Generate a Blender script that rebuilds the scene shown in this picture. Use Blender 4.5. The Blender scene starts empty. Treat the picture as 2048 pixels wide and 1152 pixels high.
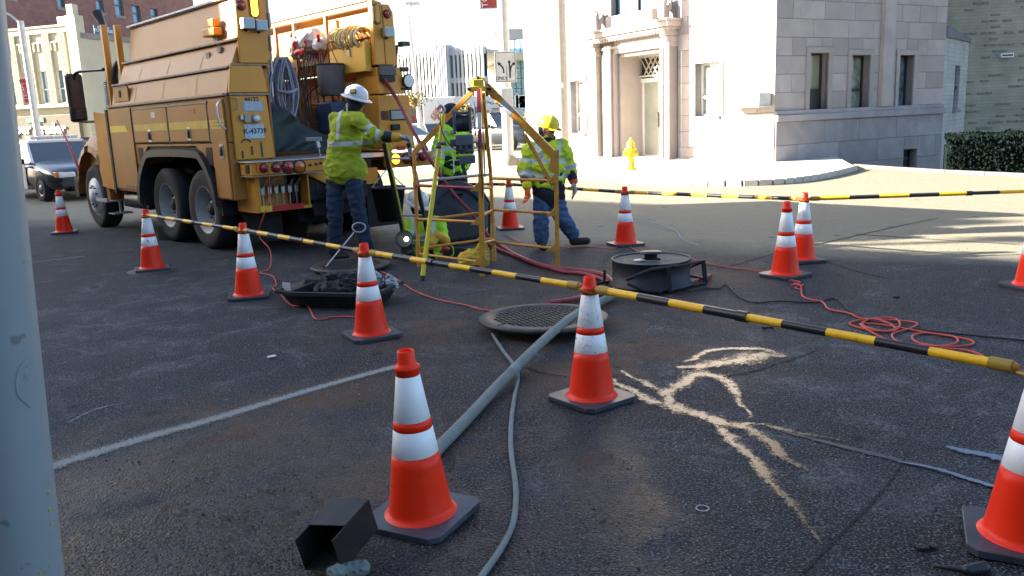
import bpy, bmesh, math, random
from mathutils import Vector, Matrix, Euler
from mathutils.noise import noise as pnoise
random.seed(7)
sc = bpy.context.scene
col = sc.collection
R = math.radians

# ------------------------------------------------------------ camera
FPX = 1690.0; PITCH = math.atan(340 / FPX); ROLL = R(2.3); CH = 1.6
_u0 = Vector((0, math.sin(PITCH), math.cos(PITCH))); _r0 = Vector((1, 0, 0))
CF = Vector((0, math.cos(PITCH), -math.sin(PITCH)))
CR = _r0 * math.cos(ROLL) - _u0 * math.sin(ROLL)
CU = _r0 * math.sin(ROLL) + _u0 * math.cos(ROLL)
CC = Vector((0, 0, CH))
cam_d = bpy.data.cameras.new('camera'); cam = bpy.data.objects.new('camera', cam_d); col.objects.link(cam)
cam_d.sensor_width = 36; cam_d.lens = 36 * FPX / 2048; cam_d.clip_end = 2000; cam_d.clip_start = .05
Mx = Matrix((CR, CU, -CF)).transposed().to_4x4(); Mx.translation = CC
cam.matrix_world = Mx
sc.camera = cam

# ------------------------------------------------------------ world, sun, exposure
SH = Vector((-0.985, 0.06, 0)).normalized(); EL = R(20)
SUN = Vector((SH.x * math.cos(EL), SH.y * math.cos(EL), math.sin(EL)))   # towards the sun
w = bpy.data.worlds.new('World'); sc.world = w; w.use_nodes = True
nt = w.node_tree; nt.nodes.clear()
sky = nt.nodes.new('ShaderNodeTexSky'); sky.sky_type = 'NISHITA'; sky.sun_disc = False
sky.sun_elevation = EL; sky.sun_rotation = math.atan2(SUN.x, SUN.y)
sky.air_density = 1.0; sky.dust_density = 2.6; sky.ozone_density = 2.2
bg = nt.nodes.new('ShaderNodeBackground'); bg.inputs[1].default_value = 0.062
wo = nt.nodes.new('ShaderNodeOutputWorld')
nt.links.new(sky.outputs[0], bg.inputs[0]); nt.links.new(bg.outputs[0], wo.inputs[0])
sd = bpy.data.lights.new('sun', 'SUN'); sd.energy = 5.0; sd.angle = R(0.4); sd.color = (1, .93, .8)
so = bpy.data.objects.new('sun', sd); col.objects.link(so)
so.rotation_euler = (-SUN).to_track_quat('-Z', 'Y').to_euler(); so.location = (-20, 0, 30)
sc.view_settings.view_transform = 'Standard'; sc.view_settings.look = 'None'
sc.view_settings.gamma = 1; sc.view_settings.use_curve_mapping = False
sc.view_settings.exposure = 3.0

# ------------------------------------------------------------ measuring helpers
def ray(x, y): return CF + CR * ((x - 1024) / FPX) + CU * ((576 - y) / FPX)
def G(x, y, z=0.0):
    d = ray(x, y); return CC + d * ((z - CH) / d.z)
def W(x, y, Y):
    d = ray(x, y); return CC + d * (Y / d.y)
def PLN(x, y, p0, n):
    d = ray(x, y); return CC + d * ((p0 - CC).dot(n) / d.dot(n))

# ------------------------------------------------------------ materials
_M = {}
def _nodes(name):
    m = bpy.data.materials.new(name); m.use_nodes = True
    return m, m.node_tree, m.node_tree.nodes['Principled BSDF']
def mat(name, c, rough=.6, metal=0., var=.12, vs=6., bump=.0, bs=60., dirt=None, dirt_s=3., dirt_t=.55, spec=.35, emit=None, es=0., coat=0., rnd=0.):
    """procedural paint/plastic/stone: base colour with soft variation, fine relief, optional dirt"""
    if name in _M: return _M[name]
    m, t, p = _nodes(name); N = t.nodes; L = t.links
    tc = N.new('ShaderNodeTexCoord'); TCO = tc.outputs['Object']
    if rnd:
        oj = N.new('ShaderNodeObjectInfo'); va = N.new('ShaderNodeVectorMath'); va.operation = 'MULTIPLY_ADD'; va.inputs[1].default_value = (1, 1, 1)
        vb_ = N.new('ShaderNodeVectorMath'); vb_.operation = 'SCALE'; vb_.inputs[0].default_value = (13, 7, 21); L.new(oj.outputs['Random'], vb_.inputs['Scale'])
        L.new(TCO, va.inputs[0]); L.new(vb_.outputs[0], va.inputs[2]); TCO = va.outputs[0]
    nz = N.new('ShaderNodeTexNoise'); nz.inputs['Scale'].default_value = vs; nz.inputs['Detail'].default_value = 6
    L.new(TCO, nz.inputs['Vector'])
    mr = N.new('ShaderNodeMapRange'); mr.inputs[1].default_value = .3; mr.inputs[2].default_value = .7
    mr.inputs[3].default_value = 1 - var; mr.inputs[4].default_value = 1 + var
    L.new(nz.outputs['Fac'], mr.inputs[0])
    mx = N.new('ShaderNodeVectorMath'); mx.operation = 'SCALE'; mx.inputs[0].default_value = c[:3]
    L.new(mr.outputs[0], mx.inputs['Scale'])
    out = mx.outputs[0]
    if rnd:
        oi = N.new('ShaderNodeObjectInfo'); ro = N.new('ShaderNodeMapRange'); ro.inputs[3].default_value = 1 - rnd; ro.inputs[4].default_value = 1 + rnd; L.new(oi.outputs['Random'], ro.inputs[0])
        m2 = N.new('ShaderNodeVectorMath'); m2.operation = 'SCALE'; L.new(out, m2.inputs[0]); L.new(ro.outputs[0], m2.inputs['Scale']); out = m2.outputs[0]
    if dirt:
        n2 = N.new('ShaderNodeTexNoise'); n2.inputs['Scale'].default_value = dirt_s; n2.inputs['Detail'].default_value = 9; n2.inputs['Roughness'].default_value = .65
        L.new(TCO, n2.inputs['Vector'])
        r2 = N.new('ShaderNodeMapRange'); r2.inputs[1].default_value = dirt_t; r2.inputs[2].default_value = dirt_t + .18
        r2.inputs[4].default_value = .8
        L.new(n2.outputs['Fac'], r2.inputs[0])
        q = N.new('ShaderNodeMix'); q.data_type = 'RGBA'; q.inputs[7].default_value = (*dirt, 1)
        L.new(r2.outputs[0], q.inputs[0]); L.new(out, q.inputs[6]); out = q.outputs[2]
    L.new(out, p.inputs['Base Color'])
    p.inputs['Roughness'].default_value = rough; p.inputs['Metallic'].default_value = metal
    p.inputs['Specular IOR Level'].default_value = spec
    if coat: p.inputs['Coat Weight'].default_value = coat; p.inputs['Coat Roughness'].default_value = .15
    if emit: p.inputs['Emission Color'].default_value = (*emit, 1); p.inputs['Emission Strength'].default_value = es
    if bump:
        nb = N.new('ShaderNodeTexNoise'); nb.inputs['Scale'].default_value = bs; nb.inputs['Detail'].default_value = 4
        L.new(TCO, nb.inputs['Vector'])
        b = N.new('ShaderNodeBump'); b.inputs['Strength'].default_value = bump; b.inputs['Distance'].default_value = .01
        L.new(nb.outputs['Fac'], b.inputs['Height']); L.new(b.outputs[0], p.inputs['Normal'])
    _M[name] = m; return m

def band_mat(name, base, band, rough=.8, band2=None, wr=14., wd=.35):
    """cloth whose reflective bands follow the 'band' attribute of the mesh"""
    if name in _M: return _M[name]
    m, t, p = _nodes(name); N = t.nodes; L = t.links
    at = N.new('ShaderNodeAttribute'); at.attribute_name = 'band'
    gt = N.new('ShaderNodeMath'); gt.operation = 'GREATER_THAN'; gt.inputs[1].default_value = 0
    L.new(at.outputs['Fac'], gt.inputs[0])
    tc = N.new('ShaderNodeTexCoord'); nz = N.new('ShaderNodeTexNoise'); nz.inputs['Scale'].default_value = 5; nz.inputs['Detail'].default_value = 5
    L.new(tc.outputs['Object'], nz.inputs['Vector'])
    mr = N.new('ShaderNodeMapRange'); mr.inputs[1].default_value = .3; mr.inputs[2].default_value = .75; mr.inputs[3].default_value = 1.1; mr.inputs[4].default_value = .75
    L.new(nz.outputs['Fac'], mr.inputs[0])
    mx = N.new('ShaderNodeVectorMath'); mx.operation = 'SCALE'; mx.inputs[0].default_value = base
    L.new(mr.outputs[0], mx.inputs['Scale'])
    q = N.new('ShaderNodeMix'); q.data_type = 'RGBA'; q.inputs[7].default_value = (*band, 1)
    L.new(gt.outputs[0], q.inputs[0]); L.new(mx.outputs[0], q.inputs[6]); L.new(q.outputs[2], p.inputs['Base Color'])
    p.inputs['Roughness'].default_value = rough
    nb = N.new('ShaderNodeTexNoise'); nb.inputs['Scale'].default_value = wr; nb.inputs['Detail'].default_value = 3; nb.inputs['Distortion'].default_value = 1.2
    L.new(tc.outputs['Object'], nb.inputs['Vector'])
    b = N.new('ShaderNodeBump'); b.inputs['Strength'].default_value = wd; b.inputs['Distance'].default_value = .05
    L.new(nb.outputs['Fac'], b.inputs['Height']); L.new(b.outputs[0], p.inputs['Normal'])
    _M[name] = m; return m

# ------------------------------------------------------------ mesh builder
_root = {}
class MB:
    def __init__(s): s.v = []; s.f = []; s.mi = []; s.sm = []
    def add(s, vs, fs, m=0, smooth=False):
        o = len(s.v); s.v += [Vector(a) for a in vs]
        for f in fs: s.f.append([i + o for i in f]); s.mi.append(m); s.sm.append(smooth)
        return s
    def box(s, c, d, rz=0, m=0, M=None):
        hx, hy, hz = d[0] / 2, d[1] / 2, d[2] / 2
        vs = [Vector((x, y, z)) for z in (-hz, hz) for y in (-hy, hy) for x in (-hx, hx)]
        if M is None: M = Matrix.Rotation(rz, 3, 'Z')
        vs = [M @ a + Vector(c) for a in vs]
        return s.add(vs, [(0, 2, 3, 1), (4, 5, 7, 6), (0, 1, 5, 4), (2, 6, 7, 3), (0, 4, 6, 2), (1, 3, 7, 5)], m)
    def bb(s, a, b, m=0):   # box from corner a to corner b
        return s.box([(a[i] + b[i]) / 2 for i in range(3)], [abs(b[i] - a[i]) for i in range(3)], m=m)
    def bar(s, p0, p1, w, h=None, m=0, up=(0, 0, 1)):
        p0 = Vector(p0); p1 = Vector(p1); h = h or w; y = (p1 - p0); L = y.length
        if L < 1e-6: return s
        y.normalize(); u = Vector(up)
        if abs(y.dot(u)) > .98: u = Vector((1, 0, 0))
        x = y.cross(u).normalized(); z = x.cross(y)
        return s.box((p0 + p1) / 2, (w, L, h), m=m, M=Matrix((x, y, z)).transposed())
    def tube(s, pts, r, n=8, m=0, caps=True, closed=False):
        pts = [Vector(p) for p in pts]; k = len(pts); rs = r if isinstance(r, (list, tuple)) else [r] * k
        vs = []; prev = None
        for i, p in enumerate(pts):
            a = pts[(i - 1) % k] if (i > 0 or closed) else p; b = pts[(i + 1) % k] if (i < k - 1 or closed) else p
            t = (b - a).normalized()
            if prev is None:
                u = Vector((0, 0, 1)) if abs(t.z) < .9 else Vector((1, 0, 0)); x = t.cross(u).normalized()
            else: x = (prev - t * prev.dot(t)).normalized()
            prev = x; y = t.cross(x)
            for j in range(n):
                an = 2 * math.pi * j / n; vs.append(p + (x * math.cos(an) + y * math.sin(an)) * rs[i])
        fs = [(i * n + j, i * n + (j + 1) % n, (i + 1) * n + (j + 1) % n, (i + 1) * n + j) for i in range(k - 1) for j in range(n)]
        if closed: fs += [((k - 1) * n + j, (k - 1) * n + (j + 1) % n, (j + 1) % n, j) for j in range(n)]
        s.add(vs, fs, m, True)
        if caps and not closed:
            s.add(vs[:n], [tuple(range(n - 1, -1, -1))], m); s.add(vs[-n:], [tuple(range(n))], m)
        return s
    def lathe(s, prof, n=24, c=(0, 0, 0), M=None, m=0, smooth=True):
        c = Vector(c); vs = []
        for r, z in prof:
            for j in range(n):
                a = 2 * math.pi * j / n; q = Vector((r * math.cos(a), r * math.sin(a), z))
                vs.append((M @ q if M else q) + c)
        fs = [(i * n + j, i * n + (j + 1) % n, (i + 1) * n + (j + 1) % n, (i + 1) * n + j) for i in range(len(prof) - 1) for j in range(n)]
        return s.add(vs, fs, m, smooth)
    def prism(s, poly, ext, m=0):   # planar polygon pushed along ext
        poly = [Vector(p) for p in poly]; e = Vector(ext); n = len(poly)
        nn = Vector((0, 0, 0))
        for i in range(n): nn += poly[i].cross(poly[(i + 1) % n])
        if nn.dot(e) > 0: poly.reverse()
        vs = poly + [p + e for p in poly]
        fs = [tuple(range(n)), tuple(range(2 * n - 1, n - 1, -1))] + [(i, i + n, (i + 1) % n + n, (i + 1) % n) for i in range(n)]
        return s.add(vs, fs, m)
    def mesh(s, name, mats, tr=None):
        me = bpy.data.meshes.new(name)
        vs = [tr @ v for v in s.v] if tr else s.v
        me.from_pydata([tuple(v) for v in vs], [], s.f)
        for m in (mats if isinstance(mats, (list, tuple)) else [mats]): me.materials.append(m)
        me.polygons.foreach_set('material_index', s.mi); me.polygons.foreach_set('use_smooth', s.sm)
        me.update(); return me
    def build(s, name, mats, parent=None, world=False, bevel=0, label=None, kind=None, loc=None, rot=None, autos=False):
        tr = _root[parent.name].inverted() if (world and parent) else None
        me = s.mesh(name, mats, tr)
        o = bpy.data.objects.new(name, me); col.objects.link(o)
        if parent: o.parent = parent
        if loc is not None: o.location = loc
        if rot is not None: o.rotation_euler = rot
        if bevel:
            b = o.modifiers.new('bevel', 'BEVEL'); b.width = bevel; b.segments = 2; b.limit_method = 'ANGLE'; b.angle_limit = R(40)
            b.harden_normals = False
        if label: o['label'] = label
        if kind: o['kind'] = kind
        return o
def thing(name, label, cat, loc=(0, 0, 0), rz=0, group=None):
    o = bpy.data.objects.new(name, None); col.objects.link(o)
    o.location = loc; o.rotation_euler = (0, 0, rz); o.empty_display_size = .2
    _root[o.name] = Matrix.Translation(Vector(loc)) @ Matrix.Rotation(rz, 4, 'Z')
    o['label'] = label; o['category'] = cat
    if group: o['group'] = group
    return o
def tag(o, label, cat, group=None):
    o['label'] = label; o['category'] = cat
    if group: o['group'] = group
    return o
def copy_tree(o, parent=None):
    c = o.copy(); col.objects.link(c)
    if parent: c.parent = parent
    for ch in list(o.children): copy_tree(ch, c)
    return c
def inst(name, me, parent, loc, rot=None, label=None):
    o = bpy.data.objects.new(name, me); col.objects.link(o); o.parent = parent; o.location = loc
    if rot: o.rotation_euler = rot
    if label: o['label'] = label
    return o
def text(name, body, size, m, parent, M, ext=.002, bold=0., align='CENTER', sx=1.):
    """lettering as a thin mesh; M = 4x4 in the parent's space (x right, y up, z out)"""
    cu = bpy.data.curves.new(name, 'FONT'); cu.body = body; cu.size = size; cu.extrude = ext; cu.offset = bold
    cu.align_x = align; cu.align_y = 'CENTER'; cu.resolution_u = 2
    t = bpy.data.objects.new(name + '_tmp', cu); col.objects.link(t)
    dg = bpy.context.evaluated_depsgraph_get()
    me = bpy.data.meshes.new_from_object(t.evaluated_get(dg)); me.name = name
    bpy.data.objects.remove(t); me.materials.clear(); me.materials.append(m)
    me.transform(M @ Matrix.Diagonal((sx, 1, 1, 1)))
    o = bpy.data.objects.new(name, me); col.objects.link(o)
    if parent: o.parent = parent
    return o
def frame(origin, xdir, ydir):
    x = Vector(xdir).normalized(); y = Vector(ydir).normalized(); z = x.cross(y)
    M = Matrix((x, y, z)).transposed().to_4x4(); M.translation = Vector(origin); return M
def smooth_pts(pts, k=6):
    P = [Vector(p) for p in pts]; out = []
    for i in range(len(P) - 1):
        a = P[max(i - 1, 0)]; b = P[i]; c = P[i + 1]; d = P[min(i + 2, len(P) - 1)]
        for j in range(k):
            t = j / k
            out.append(.5 * ((2 * b) + (c - a) * t + (2 * a - 5 * b + 4 * c - d) * t * t + (3 * b - a - 3 * c + d) * t ** 3))
    out.append(P[-1]); return out
def blob(name, prims, m, parent, voxel=.012, smooth=6, bands=None, wr=0., label=None, wfreq=9.):
    """one continuous surface from overlapping tapered capsules and ellipsoids (world coordinates)"""
    bm = bmesh.new()
    for p in prims:
        if p[0] == 'c':
            a, b, ra, rb = Vector(p[1]), Vector(p[2]), p[3], p[4]; fl = p[5] if len(p) > 5 else None
            d = (b - a); L = d.length; t = d.normalized() if L > 1e-6 else Vector((0, 0, 1))
            if fl: x = Vector(fl[0]); x = (x - t * x.dot(t)).normalized()
            else: x = t.orthogonal().normalized()
            y = t.cross(x); sx, sy = (fl[1], fl[2]) if fl else (1, 1)
            ringz = []
            n = 14
            for k in range(5): an = -math.pi / 2 + math.pi / 2 * k / 4; ringz.append((a + t * (math.sin(an) * ra), max(math.cos(an), .02) * ra))
            for k in range(1, 5): f = k / 4; ringz.append((a + d * f, ra + (rb - ra) * f))
            for k in range(1, 5): an = math.pi / 2 * k / 4; ringz.append((b + t * (math.sin(an) * rb), max(math.cos(an), .02) * rb))
            rows = []
            for c, r in ringz:
                rows.append([bm.verts.new(c + (x * math.cos(2 * math.pi * j / n) * sx + y * math.sin(2 * math.pi * j / n) * sy) * r) for j in range(n)])
            for i in range(len(rows) - 1):
                for j in range(n): bm.faces.new((rows[i][j], rows[i][(j + 1) % n], rows[i + 1][(j + 1) % n], rows[i + 1][j]))
            bm.faces.new(rows[0][::-1]); bm.faces.new(rows[-1])
        else:
            c, rad = Vector(p[1]), p[2]; M = p[3] if len(p) > 3 else Matrix.Identity(3)
            g = bmesh.ops.create_icosphere(bm, subdivisions=3, radius=1)
            for v in g['verts']: v.co = M @ Vector((v.co.x * rad[0], v.co.y * rad[1], v.co.z * rad[2])) + c
    bmesh.ops.recalc_face_normals(bm, faces=bm.faces)
    me = bpy.data.meshes.new(name); bm.to_mesh(me); bm.free()
    t = bpy.data.objects.new(name + '_t', me); col.objects.link(t)
    rm = t.modifiers.new('r', 'REMESH'); rm.mode = 'VOXEL'; rm.voxel_size = voxel; rm.use_smooth_shade = True
    if smooth: s = t.modifiers.new('s', 'SMOOTH'); s.iterations = smooth; s.factor = .5
    dg = bpy.context.evaluated_depsgraph_get()
    me2 = bpy.data.meshes.new_from_object(t.evaluated_get(dg)); me2.name = name
    bpy.data.objects.remove(t); bpy.data.meshes.remove(me)
    if wr:
        vn = [v.normal.copy() for v in me2.vertices]
        for v, n in zip(me2.vertices, vn):
            c = v.co * wfreq; c.z *= 1.7
            h = 1 - abs(pnoise(c)) * 2.2
            v.co += n * (h - .5) * wr
    if bands is not None:
        at = me2.attributes.new('band', 'FLOAT', 'POINT'); vals = []
        for v in me2.vertices:
            best = -1.
            for (pt, ax, hw, cc, rr) in bands:
                if (v.co - cc).length < rr:
                    d = hw - abs((v.co - pt).dot(ax))
                    best = max(best, d * 20)
            vals.append(max(-1., min(1., best)))
        at.data.foreach_set('value', vals)
    me2.materials.clear(); me2.materials.append(m)
    if parent: me2.transform(_root[parent.name].inverted())
    o = bpy.data.objects.new(name, me2); col.objects.link(o)
    if parent: o.parent = parent
    me2.polygons.foreach_set('use_smooth', [True] * len(me2.polygons))
    if label: o['label'] = label
    return o
# ============================================================ SETTING MATERIALS
def asphalt_mat():
    m, t, p = _nodes('asphalt'); N = t.nodes; L = t.links
    geo = N.new('ShaderNodeNewGeometry'); P = geo.outputs['Position']
    def noise(s, d=5, r=.55, dist=0):
        n = N.new('ShaderNodeTexNoise'); n.inputs['Scale'].default_value = s; n.inputs['Detail'].default_value = d
        n.inputs['Roughness'].default_value = r; n.inputs['Distortion'].default_value = dist
        L.new(P, n.inputs['Vector']); return n.outputs['Fac']
    def mr(x, a, b, c=0., d=1.):
        q = N.new('ShaderNodeMapRange'); q.inputs[1].default_value = a; q.inputs[2].default_value = b
        q.inputs[3].default_value = c; q.inputs[4].default_value = d; L.new(x, q.inputs[0]); return q.outputs[0]
    def mth(op, a, b):
        q = N.new('ShaderNodeMath'); q.operation = op
        for i, k in enumerate((a, b)):
            if isinstance(k, (int, float)): q.inputs[i].default_value = k
            else: L.new(k, q.inputs[i])
        return q.outputs[0]
    def mix(f, a, b):
        q = N.new('ShaderNodeMix'); q.data_type = 'RGBA'
        L.new(f, q.inputs[0])
        for i, k in ((6, a), (7, b)):
            if isinstance(k, tuple): q.inputs[i].default_value = (*k, 1)
            else: L.new(k, q.inputs[i])
        return q.outputs[2]
    def spot(cx, cy, r0, r1, sx=1., sy=1., rot=0.):
        mp = N.new('ShaderNodeMapping'); mp.vector_type = 'TEXTURE'; mp.inputs['Location'].default_value = (cx, cy, 0)
        mp.inputs['Rotation'].default_value = (0, 0, rot); mp.inputs['Scale'].default_value = (sx, sy, 1)
        L.new(P, mp.inputs['Vector']); ln = N.new('ShaderNodeVectorMath'); ln.operation = 'LENGTH'; L.new(mp.outputs[0], ln.inputs[0])
        return mr(ln.outputs['Value'], r0, r1, 1., 0.)
    big = noise(.7, 6, .6); mid = noise(5, 8, .65); fine = noise(95, 3, .6); fine2 = noise(38, 4, .7, .4)
    vo = N.new('ShaderNodeTexVoronoi'); vo.inputs['Scale'].default_value = 75; L.new(P, vo.inputs['Vector'])
    peb = mr(vo.outputs['Distance'], .0, .55, 1., 0.)
    base = mix(mr(mid, .38, .62), (.008, .010, .014), (.029, .033, .041)); base = mix(mr(noise(1.1, 8, .7, .8), .35, .6), base, mix(mr(mid, .4, .6), (.004, .005, .008), (.016, .019, .025)))
    base = mix(mth('MULTIPLY', mr(fine, .53, .63), .9), base, (.17, .175, .18))
    base = mix(mth('MULTIPLY', mr(fine2, .58, .72), .7), base, (.15, .155, .165))
    # sunlit tan painted into the road colour beyond the shade
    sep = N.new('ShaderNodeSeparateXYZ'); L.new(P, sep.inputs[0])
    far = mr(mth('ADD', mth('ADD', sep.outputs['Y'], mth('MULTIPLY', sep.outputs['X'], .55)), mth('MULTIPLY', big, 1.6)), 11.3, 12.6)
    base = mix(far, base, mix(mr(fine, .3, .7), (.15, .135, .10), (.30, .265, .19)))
    # dried salt / cement bloom
    salt = mth('MULTIPLY', mr(mth('ADD', noise(2.3, 10, .78, .6), mth('MULTIPLY', mth('MAXIMUM', spot(1.9, 5.0, .4, 2.6), spot(-3.0, 7.5, .6, 3.2)), .07)), .54, .68), mr(fine2, .4, .6))
    base = mix(mth('MULTIPLY', salt, .8), base, (.17, .175, .19))
    # brown mud left by the digging
    mud = mth('MAXIMUM', spot(-1.35, 4.6, .3, 1.1, 1.3, .8, .6), mth('MAXIMUM', spot(.1, 6.6, .4, 1.5, 1.5, .8), mth('MAXIMUM', spot(.6, 5.4, .2, 1.3), mth('MAXIMUM', spot(1.2, 8.4, .3, 1.4, 1.3, .9), spot(-.4, 3.6, .1, .9)))))
    mudm = mth('MULTIPLY', mud, mr(noise(1.6, 10, .72, .5), .43, .56))
    base = mix(mth('MULTIPLY', mudm, .85), base, mix(mr(fine, .3, .7), (.050, .027, .015), (.16, .092, .052)))
    # damp ground: darker and shinier
    wet = mth('MAXIMUM', spot(-1.35, 3.1, .5, 1.5, 1., 1.3, .3), mth('MAXIMUM', mth('MULTIPLY', spot(.42, 3.4, .12, .34, 1., 3.6, .1), .95), mth('MULTIPLY', spot(-.3, 3.0, .3, 1.2), .55)))
    wet = mth('MULTIPLY', wet, mr(noise(2.2, 6, .6), .33, .5))
    base = mix(mth('MULTIPLY', wet, .55), base, (.018, .018, .019))
    vo2 = N.new('ShaderNodeTexVoronoi'); vo2.inputs['Scale'].default_value = 1.6; vo2.inputs['Randomness'].default_value = 1.; L.new(P, vo2.inputs['Vector'])
    oil = mr(mth('ADD', vo2.outputs['Distance'], mth('MULTIPLY', mid, .12)), .10, .155, 1., 0.)
    base = mix(mth('MULTIPLY', oil, .75), base, (.006, .006, .007))
    L.new(base, p.inputs['Base Color'])
    L.new(mth('SUBTRACT', mr(mid, .3, .7, .62, .85), mth('MULTIPLY', wet, .5)), p.inputs['Roughness'])
    h = mth('ADD', mth('MULTIPLY', peb, .6), mth('ADD', mth('MULTIPLY', fine2, 1.0), mth('MULTIPLY', mid, 1.4)))
    b = N.new('ShaderNodeBump'); b.inputs['Strength'].default_value = .9; b.inputs['Distance'].default_value = .018
    L.new(h, b.inputs['Height']); L.new(b.outputs[0], p.inputs['Normal'])
    p.inputs['Specular IOR Level'].default_value = .22
    return m
def ribbon_mat(name, c, rough=.8, thr=.25, ns=30., spec=.5, bump=.3, c2=None):
    """ragged-edged sheet: the 'edge' attribute fades it out towards its border"""
    m, t, p = _nodes(name); N = t.nodes; L = t.links
    geo = N.new('ShaderNodeNewGeometry'); at = N.new('ShaderNodeAttribute'); at.attribute_name = 'edge'
    n = N.new('ShaderNodeTexNoise'); n.inputs['Scale'].default_value = ns; n.inputs['Detail'].default_value = 9; n.inputs['Roughness'].default_value = .8
    L.new(geo.outputs['Position'], n.inputs['Vector'])
    a = N.new('ShaderNodeMath'); a.operation = 'ADD'; L.new(at.outputs['Fac'], a.inputs[0]); L.new(n.outputs['Fac'], a.inputs[1])
    r = N.new('ShaderNodeMapRange'); r.inputs[1].default_value = .5 + thr; r.inputs[2].default_value = .5 + thr + .12
    L.new(a.outputs[0], r.inputs[0])
    tr = N.new('ShaderNodeBsdfTransparent'); mx = N.new('ShaderNodeMixShader')
    L.new(r.outputs[0], mx.inputs[0]); L.new(tr.outputs[0], mx.inputs[1]); L.new(p.outputs[0], mx.inputs[2])
    L.new(mx.outputs[0], t.nodes['Material Output'].inputs[0])
    n2 = N.new('ShaderNodeTexNoise'); n2.inputs['Scale'].default_value = 60; n2.inputs['Detail'].default_value = 5
    L.new(geo.outputs['Position'], n2.inputs['Vector'])
    q = N.new('ShaderNodeMix'); q.data_type = 'RGBA'; q.inputs[6].default_value = (*c, 1); q.inputs[7].default_value = (*(c2 or [k * .55 for k in c]), 1)
    L.new(n2.outputs['Fac'], q.inputs[0]); L.new(q.outputs[2], p.inputs['Base Color'])
    p.inputs['Roughness'].default_value = rough; p.inputs['Specular IOR Level'].default_value = spec
    b = N.new('ShaderNodeBump'); b.inputs['Strength'].default_value = bump; b.inputs['Distance'].default_value = .006
    L.new(n2.outputs['Fac'], b.inputs['Height']); L.new(b.outputs[0], p.inputs['Normal'])
    return m
def ribbon(name, pts, wid, m, z=.004, k=8, seed=0, parent=None, jit=.5):
    pts = [Vector((a.x, a.y, 0)) for a in pts]; C = smooth_pts(pts, k); n = len(C); vs = []; fs = []; ed = []
    for i, p in enumerate(C):
        t = (C[min(i + 1, n - 1)] - C[max(i - 1, 0)]).normalized(); s = Vector((-t.y, t.x, 0))
        f = i / (n - 1) * (len(wid) - 1); a = int(min(f, len(wid) - 2)); w_ = wid[a] + (wid[a + 1] - wid[a]) * (f - a)
        w_ *= 1.35 * (1 + jit * pnoise(Vector((i * .45, seed * 3.1, 0))))
        for j, e in ((-1, 0), (-.5, .5), (0, .8), (.5, .5), (1, 0)):
            vs.append((p.x + s.x * w_ * j, p.y + s.y * w_ * j, z)); ed.append(e if 0 < i < n - 1 else 0)
    for i in range(n - 1):
        for j in range(4): fs.append((i * 5 + j, i * 5 + j + 1, (i + 1) * 5 + j + 1, (i + 1) * 5 + j))
    me = bpy.data.meshes.new(name); me.from_pydata(vs, [], fs); at = me.attributes.new('edge', 'FLOAT', 'POINT'); at.data.foreach_set('value', ed)
    me.materials.append(m); o = bpy.data.objects.new(name, me); col.objects.link(o)
    if parent: o.parent = parent
    return o
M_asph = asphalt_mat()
stone = mat('limestone', (.38, .33, .30), .85, rnd=.14, var=.08, vs=1.5, bump=.25, bs=40, dirt=(.33, .29, .27), dirt_s=1.1, dirt_t=.5)
stone_d = mat('limestone_joint', (.25, .23, .225), .9)
stone_b = mat('granite_base', (.31, .28, .275), .85, rnd=.12, var=.12, vs=2.2, bump=.25, bs=30, dirt=(.24, .215, .21), dirt_s=1.4, dirt_t=.48)
glass = mat('window_glass', (.035, .045, .055), .04, spec=1.0, var=.05)
glass_w = mat('window_glass_blue', (.10, .20, .30), .06, spec=1.0, var=.2, vs=.6)
dkbrown = mat('dark_bronze_frame', (.035, .028, .03), .45)
white_p = mat('white_paint', (.75, .74, .70), .5, var=.05)
blind = mat('window_blind', (.33, .33, .26), .8)
concrete = mat('pavement_concrete', (.46, .43, .38), .9, var=.1, vs=3, bump=.2, bs=50)
kerbm = mat('kerb_stone', (.15, .13, .115), .9, var=.15, vs=6, bump=.3, bs=30)
steel = mat('galvanised_steel', (.42, .44, .46), .45, metal=.7, var=.1)
black = mat('black_rubber', (.018, .018, .02), .6, var=.3, bump=.1)
blackpl = mat('black_plastic', (.022, .023, .026), .38, var=.2)
iron = mat('cast_iron', (.07, .065, .062), .55, metal=.35, var=.3, vs=9, bump=.35, bs=50, dirt=(.11, .085, .065), dirt_s=5, dirt_t=.5)
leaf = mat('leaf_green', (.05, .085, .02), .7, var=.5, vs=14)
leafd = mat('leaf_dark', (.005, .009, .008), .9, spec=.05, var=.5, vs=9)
leafy = mat('leaf_autumn', (.30, .19, .04), .7, var=.4, vs=14)
bark = mat('bark', (.10, .075, .055), .9, var=.3, bump=.5)

# ============================================================ GROUND
MHC = G(878, 507); MHC = Vector((MHC.x, MHC.y, 0)); MHR = .41
kerb_line = [Vector((9.05, 22.5, 0)), Vector((9.5, 20.7, 0)), Vector((9.95, 19.2, 0)), Vector((10.75, 17.4, 0)), Vector((12.2, 14.8, 0)), Vector((14, 12, 0)), Vector((18, 6, 0))]
K = G(1545, 333); K.z = 0
LD = Vector((-.49, .872, 0)).normalized(); RD = Vector((LD.y, -LD.x, 0))
def gz(x, y):
    """ground height: flat street, dipping behind the right-hand kerb"""
    best = 1e9; sgn = 0
    p = Vector((x, y, 0))
    for a, b in zip(kerb_line[:-1], kerb_line[1:]):
        d = b - a; t = max(0, min(1, (p - a).dot(d) / d.dot(d))); q = a + d * t; l = (p - q).length
        if l < best: best = l; sgn = d.x * (p.y - q.y) - d.y * (p.x - q.x)
    if sgn <= 0: return 0.
    fb = max(0, (p - K).dot(RD))              # how far along the stone building's right face
    k = min(1, best / 1.2)
    return -min(1.5, .16 * fb + .12) * k
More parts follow.
